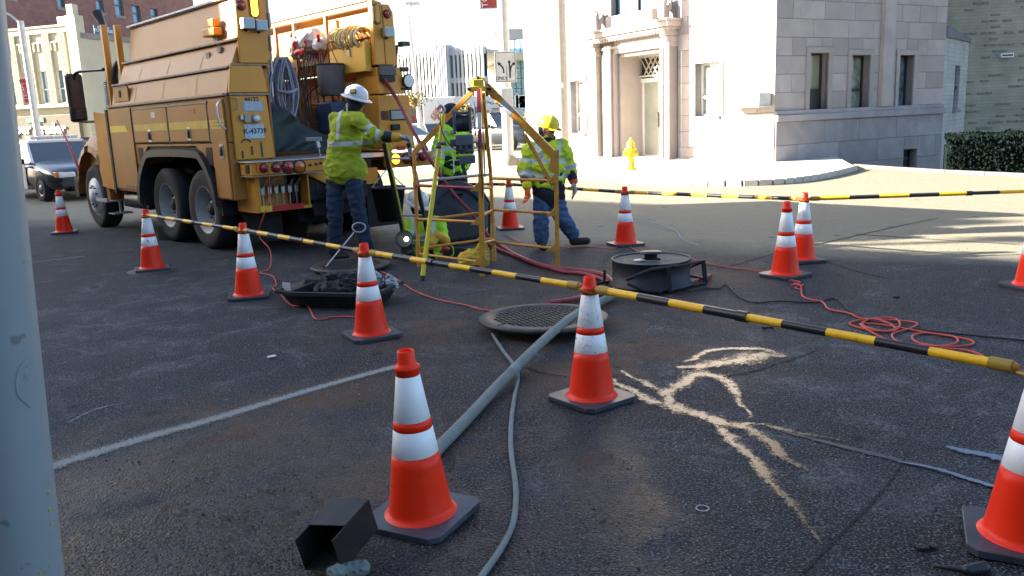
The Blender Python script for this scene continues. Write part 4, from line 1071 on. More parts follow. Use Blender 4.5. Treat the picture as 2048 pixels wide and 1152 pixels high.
# ============================================================ HOARDING, BOX TRUCK, CARS
hd = thing('hoarding', 'brown roadside hoarding with faded red lettering beside the lamp', 'hoarding', (W(790, 250, 72).x, 72, 0))
q = MB(); za_, zb_ = W(830, 268, 72).z, W(830, 210, 72).z; q.bb((0, 0, za_), (2.7, .08, zb_)); bd = q.build('board', [mat('hoarding_brown', (.25, .17, .14), .8)], hd)
q = MB()
for x in (.2, 1.3, 2.4): q.bb((x, .09, 0), (x + .12, .2, zb_))
q.build('post', [bark], hd)
text('board_lettering', 'mag', 1.15, mat('letter_red', (.42, .04, .05), .7), bd, frame((1.75, -.01, (za_ + zb_) / 2 + .1), (1, 0, 0), (0, 0, 1)), sx=.9, bold=.02)
q = MB(); q.bb((.1, -.03, za_ + .1), (2.6, -.002, za_ + .45)); q.build('board_strip', [mat('strip_pale', (.4, .42, .44), .6)], bd)

tyre_m = mat('tyre_rubber', (.022, .022, .023), .8, var=.2, bump=.2); rim_m = mat('wheel_rim', (.33, .33, .34), .4, metal=.4, var=.15)
def wheel(parent, c, r, w_, side=1, dish=.05, lug=True, rimr=.6, rm=None):
    """wheel turning about the parent's X axis; side=-1 looks towards -X"""
    M = Matrix.Rotation(math.pi / 2 * side, 3, 'Y')
    q = MB(); q.lathe([(r * rimr, -w_ / 2), (r * .93, -w_ / 2), (r, -w_ * .36), (r, w_ * .36), (r * .93, w_ / 2), (r * .8, w_ / 2 + .006), (r * rimr, w_ / 2 - .01)], 36, c=c, M=M); ty = q.build('wheel', [tyre_m], parent)
    q = MB(); q.lathe([(r * rimr, w_ / 2 - .01), (r * rimr - .02, w_ / 2 - .015), (r * rimr - .035, w_ / 2 - dish), (r * .25, w_ / 2 - dish - .01), (r * .22, w_ / 2 - dish + .05), (0, w_ / 2 - dish + .055)], 28, c=c, M=M); q.build('rim', [rm or rim_m], ty)
    if lug:
        q = MB()
        for k in range(10):
            an = 2 * math.pi * k / 10; a = Vector(c) + M @ Vector((math.cos(an) * r * .33, math.sin(an) * r * .33, w_ / 2 - dish - .005)); q.tube([a, a + M @ Vector((0, 0, .035))], .014, 6)
        q.build('lug_nut', [black], ty)
    return ty

bt_label = 'white box truck with food pictures parked beyond the sign pole'
YB = 54
bo = W(848, 262, YB); bo.z = 0
bx = thing('box_truck', bt_label, 'truck', bo, 0)
bz1 = W(880, 194, YB).z; bw_ = W(913, 250, YB).x - bo.x
trw = mat('truck_white', (.55, .56, .57), .45, var=.05)
sdir = Vector((W(1003, 250, 58).x - W(913, 250, YB).x, 4.0, 0))
q = MB(); q.prism([(0, 0, 1.0), (bw_, 0, 1.0), (bw_ + sdir.x, sdir.y, 1.0), (sdir.x, sdir.y + 1.5, 1.0)], (0, 0, bz1 - 1.0)); q.build('cargo_box', [trw], bx, bevel=.03)
q = MB(); q.bb((.05, -.03, 1.05), (bw_ / 2 - .02, -.002, bz1 - .1)); q.bb((bw_ / 2 + .02, -.03, 1.05), (bw_ - .05, -.002, bz1 - .1)); q.build('rear_door', [trw], bx)
q = MB(); q.bb((bw_ / 2 - .25, -.04, bz1 - .95), (bw_ - .1, -.031, bz1 - .62)); q.build('logo_panel', [mat('logo_red', (.45, .03, .05), .5)], bx)
q = MB(); q.bb((bw_ / 2 - .25, -.04, bz1 - 1.32), (bw_ - .1, -.031, bz1 - .96)); q.build('logo_panel', [mat('logo_black', (.03, .03, .035), .5)], bx)
text('logo_lettering', 'ACE', .38, white_p, bx, frame((bw_ * .72, -.045, bz1 - .79), (1, 0, 0), (0, 0, 1)), sx=1.1, bold=.01)
text('logo_lettering', 'ENDICO', .3, white_p, bx, frame((bw_ * .72, -.045, bz1 - 1.14), (1, 0, 0), (0, 0, 1)), sx=.9)
text('fleet_lettering', '25 2845', .26, blk, bx, frame((bw_ * .6, -.035, 1.25), (1, 0, 0), (0, 0, 1)))
pics = [mat('picture_red', (.38, .12, .08), .6, var=.9, vs=5), mat('picture_green', (.22, .25, .12), .6, var=.9, vs=6), mat('picture_tan', (.45, .33, .2), .6, var=.8, vs=6), mat('picture_purple', (.32, .16, .2), .6, var=.9, vs=7)]
q = MB(); random.seed(6)
for i in range(60):
    a = random.random() * 6.28; rr = random.random() ** .5 * .42; q.box((bw_ * .45 + math.cos(a) * rr, -.036 - .0002 * i, 1.95 + math.sin(a) * rr * .8), (random.uniform(.05, .16), .004, random.uniform(.05, .16)), m=random.randint(0, 3), M=Matrix.Rotation(random.random() * 3, 3, 'Y'))
q.build('food_picture', pics, bx)
sn = Vector((sdir.y, -sdir.x, 0)).normalized(); sd_ = sdir.normalized(); q = MB()
for i in range(90):
    f = random.uniform(.05, .95); z = 1.55 + random.random() * .75; c = Vector((bw_, 0, z)) + sdir * f + sn * (.008 + .0002 * i)
    q.bar(c - sd_ * random.uniform(.05, .2), c + sd_ * random.uniform(.05, .2), .004, random.uniform(.08, .22), m=random.choice((0, 0, 1, 2, 3)))
q.build('food_picture', pics, bx)
for c in ((.3, .6, .5), (bw_ - .3, .6, .5)): wheel(bx, c, .48, .3, -1, lug=False)

def loft(q, secs, m=0, smooth=True, capf=True, capr=True):
    n = len(secs[0]); vs = [p for s in secs for p in s]
    fs = [(i * n + j, i * n + j + 1, (i + 1) * n + j + 1, (i + 1) * n + j) for i in range(len(secs) - 1) for j in range(n - 1)]
    q.add(vs, fs, m, smooth)
    if capf: q.add(secs[0], [tuple(range(n))], m)
    if capr: q.add(secs[-1], [tuple(range(n - 1, -1, -1))], m)
def sec(y, w_, z0, zb, zt, cr=.04):
    P = [(-w_ * .86, z0), (-w_ * .97, z0 + .08), (-w_, (z0 + zb) / 2), (-w_ * .985, zb), (-w_ * .9, zt - .02), (-w_ * .5, zt + cr * .8), (0, zt + cr)]
    P += [(-a, b) for a, b in P[-2::-1]]; return [Vector((a, y, b)) for a, b in P]
def sedan(name, label, cat, loc, rz, body, roof, group=None, H_=1.45, L_=5.3, W2=.97, pickup=False, wheels_r=.34, rimm=None):
    """car pointing to its local -Y"""
    t = thing(name, label, cat, loc, rz, group)
    h = L_ / 2; q = MB()
    if pickup:
        secs = [sec(-h, W2 * .9, .45, .8, .95), sec(-h + .12, W2 * .98, .38, .9, 1.08), sec(-h + 1.3, W2, .38, 1.0, 1.22), sec(-.9, W2, .38, 1.05, 1.25), sec(h - .08, W2, .42, 1.1, 1.25, .0), sec(h, W2 * .98, .5, 1.1, 1.22, .0)]
    else:
        secs = [sec(-h, W2 * .8, .42, .58, .62), sec(-h + .1, W2 * .93, .3, .62, .72), sec(-h + .5, W2, .26, .7, .82), sec(-h + 1.45, W2, .26, .8, .96), sec(0, W2, .26, .85, .97), sec(h - 1.2, W2, .26, .85, 1.0), sec(h - .25, W2 * .95, .3, .8, .95), sec(h, W2 * .85, .42, .75, .88)]
    loft(q, secs); q.build('body', [body], t)
    # greenhouse
    if pickup: ys = (-.95, -.3, .55, .62); zt_ = 1.85; zb_ = 1.2
    else: ys = (-h + 1.5, -h + 2.35, h - 1.65, h - .95); zt_ = H_; zb_ = .94
    a, b, c, d = ys; wb_ = W2 * .93; wr_ = W2 * .72
    V = [(-wb_, a, zb_), (wb_, a, zb_), (wr_, b, zt_), (-wr_, b, zt_), (-wb_, d, zb_), (wb_, d, zb_), (wr_, c, zt_), (-wr_, c, zt_)]
    q = MB(); q.add(V[:4], [(0, 1, 2, 3)]); q.build('windscreen', [glass], t)
    q = MB(); q.add(V[4:], [(1, 0, 3, 2)]); q.build('rear_window', [glass], t)
    q = MB(); q.add([V[i] for i in (4, 0, 3, 7)], [(0, 1, 2, 3)]); q.build('side_window', [glass], t); q = MB(); q.add([V[i] for i in (1, 5, 6, 2)], [(0, 1, 2, 3)]); q.build('side_window', [glass], t)
    q = MB(); V_ = [Vector(v) for v in V]
    for i, j in ((0, 3), (1, 2), (4, 7), (5, 6), (3, 7), (2, 6), (3, 2), (7, 6)): q.bar(V_[i], V_[j], .07, .05)
    m1 = (V_[0] + V_[4]) / 2; m2 = (V_[3] + V_[7]) / 2; q.bar(m1, m2, .08, .05); m1 = (V_[1] + V_[5]) / 2; m2 = (V_[2] + V_[6]) / 2; q.bar(m1, m2, .08, .05)
    q.prism([V_[3] + Vector((0, 0, .0)), V_[2], V_[6], V_[7]], (0, 0, .05)); q.build('roof', [roof], t, bevel=.02)
    wy = (-h + .95, h - 1.05)
    for y in wy:
        for s in (-1, 1):
            q = MB(); q.lathe([(wheels_r + .07, -.13), (wheels_r + .07, .005), (0, .005)], 28, c=(s * (W2 - .005), y, wheels_r + .02), M=Matrix.Rotation(math.pi / 2 * s, 3, 'Y')); q.build('wheel_arch', [black], t)
            wheel(t, (s * (W2 - .09), y, wheels_r), wheels_r, .22, s, lug=False, rm=rimm)
    for s in (-1, 1):
        q = MB(); q.box((s * W2 * .68, -h + .06, .66 if not pickup else .85), (.4, .14, .13)); q.build('headlight', [mat('lamp_lens', (.6, .6, .6), .1, spec=1.)], t, bevel=.03)
        q = MB(); q.box((s * W2 * .8, h - .02, .8 if not pickup else .95), (.3 if not pickup else .16, .1, .16 if not pickup else .42)); q.build('tail_light', [mat('lamp_red', (.5, .02, .02), .2)], t, bevel=.02)
        q = MB(); q.box((s * (W2 + .08), a + .45, zb_ + .05), (.2, .1, .14)); q.build('mirror', [black if body is not trw else trw], t, bevel=.03)
    return t
# police car ----------------------------------------------------------------
carblack = mat('car_black', (.008, .010, .018), .22, var=.1, coat=.5); carwhite = mat('car_white', (.60, .61, .62), .3, var=.03, coat=.5)
ang = R(-43); fdir = Vector((math.cos(ang), math.sin(ang), 0)); rzc = ang + math.pi / 2    # local -Y -> fdir
wc = G(88, 403); rgt = Vector((-fdir.y, fdir.x, 0)) * -1       # car's right-hand side
pcc = wc - fdir * (5.4 / 2 - .95) - rgt * .97
pc = sedan('police_car', 'black and white police car with light bar parked ahead of the truck', 'police car', (pcc.x, pcc.y, 0), rzc, carblack, carwhite, L_=5.4, W2=.99, H_=1.46)
q = MB()
for s in (-1, 1):
    q.prism([(s * 1.0, -.85, .3), (s * 1.0, 1.5, .3), (s * .995, 1.5, .93), (s * .995, -.85, .93)], (s * .008, 0, 0))
q.build('white_door', [carwhite], pc)
text('door_lettering', 'POLICE', .34, mat('letter_navy', (.02, .03, .08), .5), pc, frame((-1.012, .2, .68), (0, -1, 0), (0, 0, 1)), ext=.002, bold=.008)
text('door_lettering', 'DIAL 911', .14, mat('letter_navy', (.02, .03, .08), .5), pc, frame((-1.012, .1, .42), (0, -1, 0), (0, 0, 1)))
q = MB(); q.bb((-.62, -.28, 1.53), (.62, .02, 1.62)); lb = q.build('light_bar', [white_p], pc, bevel=.03)
for i in range(6): q = MB(); q.bb((-.6 + i * .205, -.3, 1.54), (-.43 + i * .205, -.281, 1.61)); q.build('light_lens', [mat('lens_clear', (.45, .47, .5), .1, spec=1.)], lb)
q = MB(); q.bb((-.35, -2.76, .5), (.35, -2.70, .66)); q.build('grille', [blackpl], pc); q = MB(); q.bb((-.85, -2.74, .34), (.85, -2.62, .5)); q.build('bumper', [blackpl], pc, bevel=.04)
q = MB(); q.bb((-.92, -2.66, .60), (-.72, -2.5, .74)); q.build('indicator', [mat('lens_orange', (.7, .22, .05), .2)], pc, bevel=.02)
# pickup and parked cars ------------------------------------------------------
carnavy = mat('car_navy', (.018, .022, .03), .25, coat=.5, var=.1)
pk = sedan('pickup_truck', 'dark pickup with red tail light parked behind the sign pole', 'pickup', (W(990, 290, 44.5).x, 44.5, 0), R(50), carnavy, carnavy, L_=5.4, W2=.95, pickup=True, wheels_r=.38)
pk.rotation_euler.z = R(50)
silver = mat('car_silver', (.40, .41, .42), .3, metal=.3, coat=.4)
sedan('parked_car', 'white car half hidden behind the truck bumper', 'car', (W(800, 290, 40).x, 40.5, 0), R(62), carwhite, carwhite, 'cars parked across the street')
sedan('parked_car', 'silver car under the brown hoarding', 'car', (W(812, 280, 60).x, 60, 0), R(20), silver, silver, 'cars parked across the street')
sedan('parked_car', 'silver car right of the slender street lamp', 'car', (W(868, 280, 50).x, 50, 0), R(30), silver, silver, 'cars parked across the street')
sedan('parked_car', 'dark grey car parked in front of the cream building', 'car', (W(140, 280, 40).x, 42, 0), R(-75), carnavy, carnavy, 'cars parked across the street')
# bollard
bp = G(984, 300); q = MB(); q.tube([(bp.x, bp.y - 3, 0), (bp.x, bp.y - 3, 1.0)], .05, 8); tag(q.build('bollard', [white_p]), 'thin white post standing in front of the dark pickup', 'bollard')

# ============================================================ TREES
def tree(name, label, base, h, r, m1, m2, n=900, lo=.3, leafs=(.05, .11), shape=1.):
    t = thing(name, label, 'tree', base); random.seed(int(base.x * 10) & 255)
    q = MB(); q.tube([(0, 0, 0), (.03, 0, h * .5), (0, 0, h * .9)], [h * .03, h * .02, .01], 8)
    for i in range(14):
        z = h * random.uniform(lo, .85); a = random.random() * 6.28; l = r * random.uniform(.5, .9); q.tube([(0, 0, z), (math.cos(a) * l * .5, math.sin(a) * l * .5, z + l * .35), (math.cos(a) * l, math.sin(a) * l, z + l * .5)], [.03, .018, .008], 5)
    q.build('trunk', [bark], t)
    q = MB(); cl = [(random.random(), random.random() * 6.28, random.random() ** .5) for _ in range(38)]
    for i in range(n):
        f, a, rr = random.choice(cl); rad = r * (math.sin(math.pi * min(1, max(.04, f)) ** shape) * .9 + .1)
        v = Vector((math.cos(a) * rad * rr, math.sin(a) * rad * rr, h * (lo + (1 - lo) * f))) + Vector((random.gauss(0, r * .13), random.gauss(0, r * .13), random.gauss(0, h * .03)))
        z = random.uniform(*leafs); M3 = Euler((random.random() * 6, random.random() * 6, random.random() * 6)).to_matrix()
        q.add([v + M3 @ Vector(b) * z for b in ((-1, 0, 0), (0, -.6, 0), (1, 0, 0), (0, .6, .2))], [(0, 1, 2, 3)], 0 if (f * 7 + a) % 1 < .5 else 1)
    q.build('crown', [m1, m2], t)
b = W(1066, 300, 47); b.z = 0; tree('conifer', 'narrow yellow green conifer left of the utility pole', b, W(1066, 192, 47).z, .62, mat('conifer_gold', (.22, .20, .04), .8, var=.4), mat('conifer_green', (.10, .13, .03), .8, var=.4), n=3200, lo=.05, leafs=(.05, .12), shape=.55)
b = W(938, 300, 50); b.z = 0; tree('young_tree', 'small yellowing tree behind the officer', b, W(938, 203, 50).z, .8, leafy, leaf, n=900, lo=.35)
# white notice on post beside the conifer
b = W(1051, 300, 49); t_ = thing('notice_sign', 'white upright notice left of the conifer', 'sign', (b.x, 49, 0)); q = MB(); q.bb((-.5, 0, W(1050, 215, 49).z), (.5, .06, W(1050, 190, 49).z)); q.build('sign_plate', [white_p], t_)
q = MB(); q.bb((-.45, .0, 0), (-.3, .05, 3)); q.bb((-.25, .0, 1.2), (.1, .05, 2.8)); q.build('post', [mat('sign_blue', (.25, .36, .5), .6)], t_)
text('sign_lettering', 'L A', .45, mat('letter_navy', (.02, .03, .08)), t_, frame((0, -.005, W(1050, 202, 49).z), (1, 0, 0), (0, 0, 1)))
# pavement across the junction
# ============================================================ UTILITY TRUCK
TO = Vector((-3.41, 10.6, 0)); Td = Vector((-.67, .742, 0)).normalized(); Tr = Vector((Td.y, -Td.x, 0))
truck = thing('utility_truck', 'large tan orange utility truck with open rear aisle full of tools', 'truck', TO, math.atan2(Tr.y, Tr.x))
def TP(x, y, t=0.):      # pixel -> truck space on the plane at distance t from the left side
    p = PLN(x, y, TO + Tr * t, Tr) - TO; return Vector((p.dot(Tr), p.dot(Td), p.z))
def TQ(x, y, s=0.):      # pixel -> truck space on the plane at distance s ahead of the rear
    p = PLN(x, y, TO + Td * s, Td) - TO; return Vector((p.dot(Tr), p.dot(Td), p.z))
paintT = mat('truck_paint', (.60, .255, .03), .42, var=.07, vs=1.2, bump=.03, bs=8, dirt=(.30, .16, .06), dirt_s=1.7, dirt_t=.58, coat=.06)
paintS = mat('truck_paint_glare', (.39, .175, .036), .48, var=.07, vs=1.0, bump=.04, bs=6, dirt=(.22, .115, .05), dirt_s=1.2, dirt_t=.54, coat=.05, spec=.3)  # truck paint again, duller: the glare on the sides put into the colour
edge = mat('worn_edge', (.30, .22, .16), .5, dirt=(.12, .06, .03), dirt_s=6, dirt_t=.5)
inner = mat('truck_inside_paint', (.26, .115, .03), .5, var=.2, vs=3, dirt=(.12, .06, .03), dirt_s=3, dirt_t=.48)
dullblack = mat('chassis_black', (.02, .02, .022), .7, var=.3)  # plain black of the chassis and small fittings
rustm = mat('rusty_steel', (.12, .06, .035), .8, var=.3)
chrome = mat('bright_steel', (.55, .55, .56), .3, metal=.8)
redpl = mat('red_plastic', (.50, .03, .03), .35, var=.1)
tapey = mat('yellow_tape', (.75, .55, .03), .45, var=.05)
def part(name, fn, mats, bevel=0, parent=None, label=None):
    q = MB(); fn(q); return q.build(name, mats, parent or truck, bevel=bevel, label=label)
# left body: lower, middle, upper shells along s
def shell(name, prof, s0, s1, m, bevel=.012):
    q = MB(); q.prism([(t, s0, z) for t, z in prof], (0, s1 - s0, 0)); return q.build(name, [m], truck, bevel=bevel)
SF = 4.35
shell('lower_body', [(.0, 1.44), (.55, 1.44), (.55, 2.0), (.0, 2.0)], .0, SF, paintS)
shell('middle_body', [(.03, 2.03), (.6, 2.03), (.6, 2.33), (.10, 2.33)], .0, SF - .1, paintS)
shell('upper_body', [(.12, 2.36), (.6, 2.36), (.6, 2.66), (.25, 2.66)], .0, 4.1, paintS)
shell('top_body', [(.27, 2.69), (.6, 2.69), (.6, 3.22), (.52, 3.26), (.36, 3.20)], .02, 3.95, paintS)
for z, t, s1 in ((2.015, -.02, SF), (2.345, .08, SF - .08), (2.675, .22, 4.1), (3.215, .32, 3.97)):
    part('drip_rail', lambda q: (q.bb((t - .015, -.01, z - .012), (t + .05, s1, z + .016)),), [edge if z < 3 else white_p], bevel=.004)
# lower skirt around the wheel arch
part('rear_skirt', lambda q: q.bb((0, 0, .72), (.52, .45, 1.43)), [paintS], bevel=.01)
part('skirt', lambda q: q.prism([(0, .451, 1.43), (0, .451, 1.1), (0, 1.05, 1.40), (0, 2.8, 1.40), (0, 3.3, 1.1), (0, 3.3, 1.43)], (.5, 0, 0)), [paintS])
part('front_cabinet', lambda q: q.bb((0, 3.301, .70), (.6, 4.4, 1.435)), [paintS], bevel=.01)
# compartment doors, each its own piece with handle
def tdoor(s0, s1, z0, z1, handle=None, m=paintS, t=.0):
    d = part('compartment_door', lambda q: q.bb((t - .022, s0 + .015, z0), (t, s1 - .015, z1)), [m], bevel=.006)
    if handle:
        hs_, hz = handle
        part('handle_recess', lambda q: (q.bb((t - .028, hs_ - .055, hz - .09), (t - .0225, hs_ + .055, hz + .09))), [chrome], parent=d, bevel=.002)
        part('handle', lambda q: (q.bb((t - .034, hs_ - .03, hz - .06), (t - .0285, hs_ + .03, hz + .06)), q.bb((t - .045, hs_ - .012, hz - .05), (t - .0345, hs_ + .012, hz + .03))), [dullblack], parent=d)
    return d
d0 = tdoor(.03, .48, .74, 1.97, (.2, 1.33)); tdoor(.52, 1.83, 1.46, 1.93, (1.16, 1.56)); tdoor(1.87, 3.2, 1.46, 1.93, (2.6, 1.55))
d3 = tdoor(3.3, 4.35, .74, 1.97)
part('rust_streak', lambda q: [q.bb((-.0235, s, .76), (-.0225, s + .03, .80)) for s in (3.4, 3.5, 3.58, 3.7, 3.8)], [rustm], parent=d3)
part('door_hinge_strip', lambda q: q.bb((-.03, .5, 1.935), (-.0, 3.2, 1.96)), [edge])
for s0 in (.5, 1.85, 3.24): part('door_post', lambda q: q.bb((-.012, s0 - .03, 1.45), (.0, s0 + .03, 1.97)), [edge])
# opened front door and the tape
part('open_door', lambda q: q.prism([(-.02, 4.42, .70), (-.02, 4.47, .70), (-.03, 4.95, .75), (-.05, 4.95, .75)], (0, 0, 1.22)), [paintT], bevel=.006)
part('door_gasket', lambda q: q.bb((-.035, 4.34, .66), (.05, 4.43, 1.98)), [black])
def tape(s0, s1, z0, z1, m, o=.026, sk=0): part('reflective_tape', lambda q: q.prism([(-o, s0, z0), (-o, s1, z0), (-o, s1, z1), (-o, s0 + sk, z1)], (.003, 0, 0)), [m])
tape(3.5, 4.28, 1.62, 1.72, tapey, sk=.08)
tdull = mat('faded_tape', (.55, .38, .05), .5, var=.15)
for a, b in ((.53, 1.81), (1.9, 3.18)): tape(a, b, 1.62, 1.72, tdull)
for k_ in range(3): tape(.04, .47, 1.61 + k_ * .04, 1.64 + k_ * .04, tdull)
part('small_compartment', lambda q: (q.bb((.03, 3.45, 2.08), (.052, 4.1, 2.30))), [paintS], bevel=.006)
part('compartment_latch', lambda q: (q.bb((.022, 3.76, 2.15), (.03, 3.84, 2.25)),), [dullblack])
part('compartment_hinge', lambda q: (q.bb((.022, 3.48, 2.295), (.04, 4.08, 2.31)),), [edge])
# grab handle and cord cleats near the rear edge
part('grab_handle', lambda q: q.tube(smooth_pts([(-.01, .08, 1.95), (-.07, .08, 1.9), (-.08, .07, 1.75), (-.06, .05, 1.65), (-.01, .03, 1.6)], 4), .013, 8), [chrome])
# lights/brackets on the upper body
p0 = TP(433, 62, .28); part('side_beacon', lambda q: (q.box(p0 + Vector((-.06, 0, -.02)), (.12, .36, .1)), q.box(p0 + Vector((-.05, -.05, .09)), (.1, .16, .1))), [paintT], bevel=.015)
p1 = TP(440, 100, .2); part('rod_bracket', lambda q: (q.bar(p0 + Vector((-.03, -.02, 0)), p1, .015), q.box(p1, (.04, .1, .06)), q.box(p1 + Vector((-.01, .35, -.04)), (.02, .1, .08))), [edge])
# crane post / antenna bits at the body front
for x in (206, 233):
    a = TP(x, 50, .25); b = TP(x + 7, 178, .25); part('front_post', lambda q: q.bar((a.x, a.y, a.z), (a.x, a.y, 2.0), .09, .09), [paintT], bevel=.008)
a = TP(212, 60, .3)
part('exhaust_stack', lambda q: (q.tube([(a.x, a.y + .12, 1.5), (a.x, a.y + .12, a.z - .0), (a.x, a.y + .16, a.z + .14), (a.x - .02, a.y + .26, a.z + .30)], [.065, .06, .06, .085], 14)), [blackpl])
part('heat_shield', lambda q: [q.lathe([(.085, 0), (.09, .012), (.085, .024)], 14, c=(a.x - .02, a.y + .14, 1.95 + .032 * i)) for i in range(16)], [steel])
part('hose_bundle', lambda q: q.tube(smooth_pts([(a.x + .02, a.y - .12, 2.05), (a.x + .0, a.y - .14, 2.5), (a.x + .05, a.y - .2, 2.72), (a.x + .2, a.y - .22, 2.7)], 5), .05, 10), [blackpl])
# mirrors on their arm
ma = TP(207, 139, .0); mc = TP(151, 185, -.1); mb_ = TP(158, 235, -.1)
part('mirror_arm', lambda q: (q.tube(smooth_pts([ma, TP(165, 142, -.05), TP(150, 148, -.1), TP(150, 160, -.1)], 4), .028, 8), q.tube(smooth_pts([TP(190, 243, .0), TP(163, 243, -.1), TP(157, 235, -.1)], 4), .02, 8)), [blackpl])
part('mirror', lambda q: (q.box(mc, (.27, .12, .62)),), [blackpl], bevel=.05)
part('mirror_glass', lambda q: (q.box(mc + Vector((0, -.066, 0)), (.2, .01, .54)),), [glass], bevel=.004)
part('lower_mirror', lambda q: (q.box(mb_ + Vector((.0, 0, .06)), (.27, .14, .28)),), [blackpl], bevel=.05)
part('mirror_glass', lambda q: (q.box(mb_ + Vector((0.02, -.075, .05)), (.18, .01, .16)),), [glass], bevel=.004)
# hood and fender
def hood(q):
    S = []
    for s, w0, z1 in ((4.5, .15, 1.95), (5.2, .12, 1.80), (5.9, .12, 1.66), (6.5, .22, 1.5), (6.72, .4, 1.25)):
        S.append([Vector((w0 - .0, s, 1.0)), Vector((w0 - .03, s, z1 - .22)), Vector((w0 + .1, s, z1 - .07)), Vector((w0 + .4, s, z1)), Vector((1.37, s, z1 + .05)), Vector((2.34 - w0, s, z1)), Vector((2.64 - w0, s, z1 - .07)), Vector((2.77 - w0, s, z1 - .22)), Vector((2.74 - w0, s, 1.0))])
    loft(q, [x[::-1] for x in S])
part('hood', hood, [paintS])
text('hood_lettering', 'MACK', .13, mat('letter_rust', (.22, .04, .02), .5), truck, frame((.075, 6.0, 1.47), (0, -1, 0), (0, 0, 1)), bold=.004)
FW = Vector((.14, 5.66, .56)); RW = (1.13, 2.46)
def fender(q):
    P = []
    for k in range(13):
        an = math.pi * (1.02 - k / 12 * 1.02); P.append((FW.y - math.cos(an) * -.78, FW.z + math.sin(an) * .76))
    for i in range(12):
        (s0, z0), (s1, z1) = P[i], P[i + 1]
        q.add([(-.02, s0, z0), (-.02, s1, z1), (.75, s1, z1 + .03), (.75, s0, z0 + .03)], [(0, 1, 2, 3), (3, 2, 1, 0)], 0, True)
        q.add([(-.02, s0, z0), (-.02, s1, z1), (.0, s1 + (s1 - FW.y) * .12, z1 + (z1 - FW.z) * .14), (.0, s0 + (s0 - FW.y) * .12, z0 + (z0 - FW.z) * .14)], [(0, 1, 2, 3), (3, 2, 1, 0)], 0, True)
        q.add([(.0, s1 + (s1 - FW.y) * .12, z1 + (z1 - FW.z) * .14), (.0, s0 + (s0 - FW.y) * .12, z0 + (z0 - FW.z) * .14), (.12, s0 + (s0 - FW.y) * .1, z0 + .12 + (z0 - FW.z) * .2), (.12, s1 + (s1 - FW.y) * .1, z1 + .12 + (z1 - FW.z) * .2)], [(0, 1, 2, 3), (3, 2, 1, 0)], 0, True)
part('fender', fender, [paintS])
part('fender_flap', lambda q: q.prism([(.0, 4.85, .75), (.0, 5.1, .75), (.0, 5.25, 1.35), (.0, 4.85, 1.35)], (.04, 0, 0)), [paintT])
part('cab', lambda q: (q.bb((.62, 4.55, 1.0), (2.15, 5.5, 2.55)),), [paintS], bevel=.08)
part('front_bumper', lambda q: q.bb((.0, 6.5, .5), (2.7, 6.75, .85)), [dullblack], bevel=.02)
part('cab_step', lambda q: [q.bb((-.12, 4.62, .50 + .0), (.3, 5.2, .52)), q.bb((-.12, 4.62, .52), (-.09, 5.2, .56)), q.bb((-.0, 4.7, .28), (.3, 5.0, .30)), q.bb((.1, 4.7, .301), (.13, 4.75, .499))], [steel])
part('fender_marker', lambda q: q.tube([TP(158, 340, -.1), TP(138, 290, -.1), TP(114, 241, -.1)], [.022, .018, .012], 7), [redpl])
# wheels
def bigwheel(c, r, w_, side, dish, flat=False):
    return wheel(truck, c, r, w_, side, dish=dish, rimr=.62, lug=not dish > .1)
wheel(truck, (.17, FW.y, .545), .545, .30, -1, dish=-.02, rimr=.60, rm=mat('wheel_white', (.50, .50, .50), .4, var=.1)); wheel(truck, (2.55, FW.y, .545), .545, .30, 1)
for s in RW:
    for t_, sd_ in ((.19, -1), (.53, -1), (2.17, 1), (2.51, 1)):
        if t_ in (.53, 2.17): wheel(truck, (t_, s, .54), .54, .27, sd_, dish=.02, lug=False, rimr=.6)
        else:
            ty = wheel(truck, (t_, s, .54), .54, .27, sd_, dish=.17, lug=False, rimr=.6, rm=mat('wheel_grey', (.34, .34, .33), .5, var=.12))
            M = Matrix.Rotation(math.pi / 2 * sd_, 3, 'Y'); c = Vector((t_, s, .54))
            q = MB()
            for k in range(10):
                an = 2 * math.pi * k / 10; a_ = c + M @ Vector((math.cos(an) * .15, math.sin(an) * .15, -.04)); q.tube([a_, a_ + M @ Vector((0, 0, .06))], .014, 6)
            q.lathe([(.09, -.04), (.09, .04), (.05, .07), (0, .07)], 16, c=c, M=M)
            q.build('hub', [dullblack], ty)
part('wheel_arch', lambda q: [q.bar(a_, b_, .10, .07, up=(1, 0, 0)) for a_, b_ in zip(*(lambda P: (P[:-1], P[1:]))(smooth_pts([(-.03, .50, .62), (-.03, .55, .9), (-.03, .8, 1.22), (-.03, 1.1, 1.30), (-.03, 2.5, 1.30), (-.03, 2.85, 1.22), (-.03, 3.18, .9), (-.03, 3.28, .55)], 3)))], [mat('arch_rubber', (.03, .032, .036), .38)])
part('wheel_well', lambda q: (q.bb((.02, .46, 1.34), (.6, 3.29, 1.39)), q.bb((.62, .2, .55), (.66, 3.3, 1.39)), q.bb((.02, 3.25, .5), (.6, 3.295, 1.33)), q.bb((.02, .455, .5), (.6, .5, 1.33))), [dullblack])
part('chassis', lambda q: (q.bb((.75, -.05, .62), (2.0, 6.4, .98)), q.bb((.1, 3.35, .42), (.75, 4.5, .70)), q.bb((1.0, .3, .3), (1.7, 3.2, .62)), q.bb((2.0, 3.3, .4), (2.6, 4.5, .8))), [dullblack], bevel=.03)
part('air_tank', lambda q: q.tube([(.2, 3.5, .55), (.2, 4.3, .55)], .15, 14), [blackpl])
part('side_panel_vent', lambda q: (q.bb((-.006, .54, 1.15), (.0, .72, 1.38)), q.bb((-.006, 3.02, 1.15), (0, 3.2, 1.38))), [dullblack])
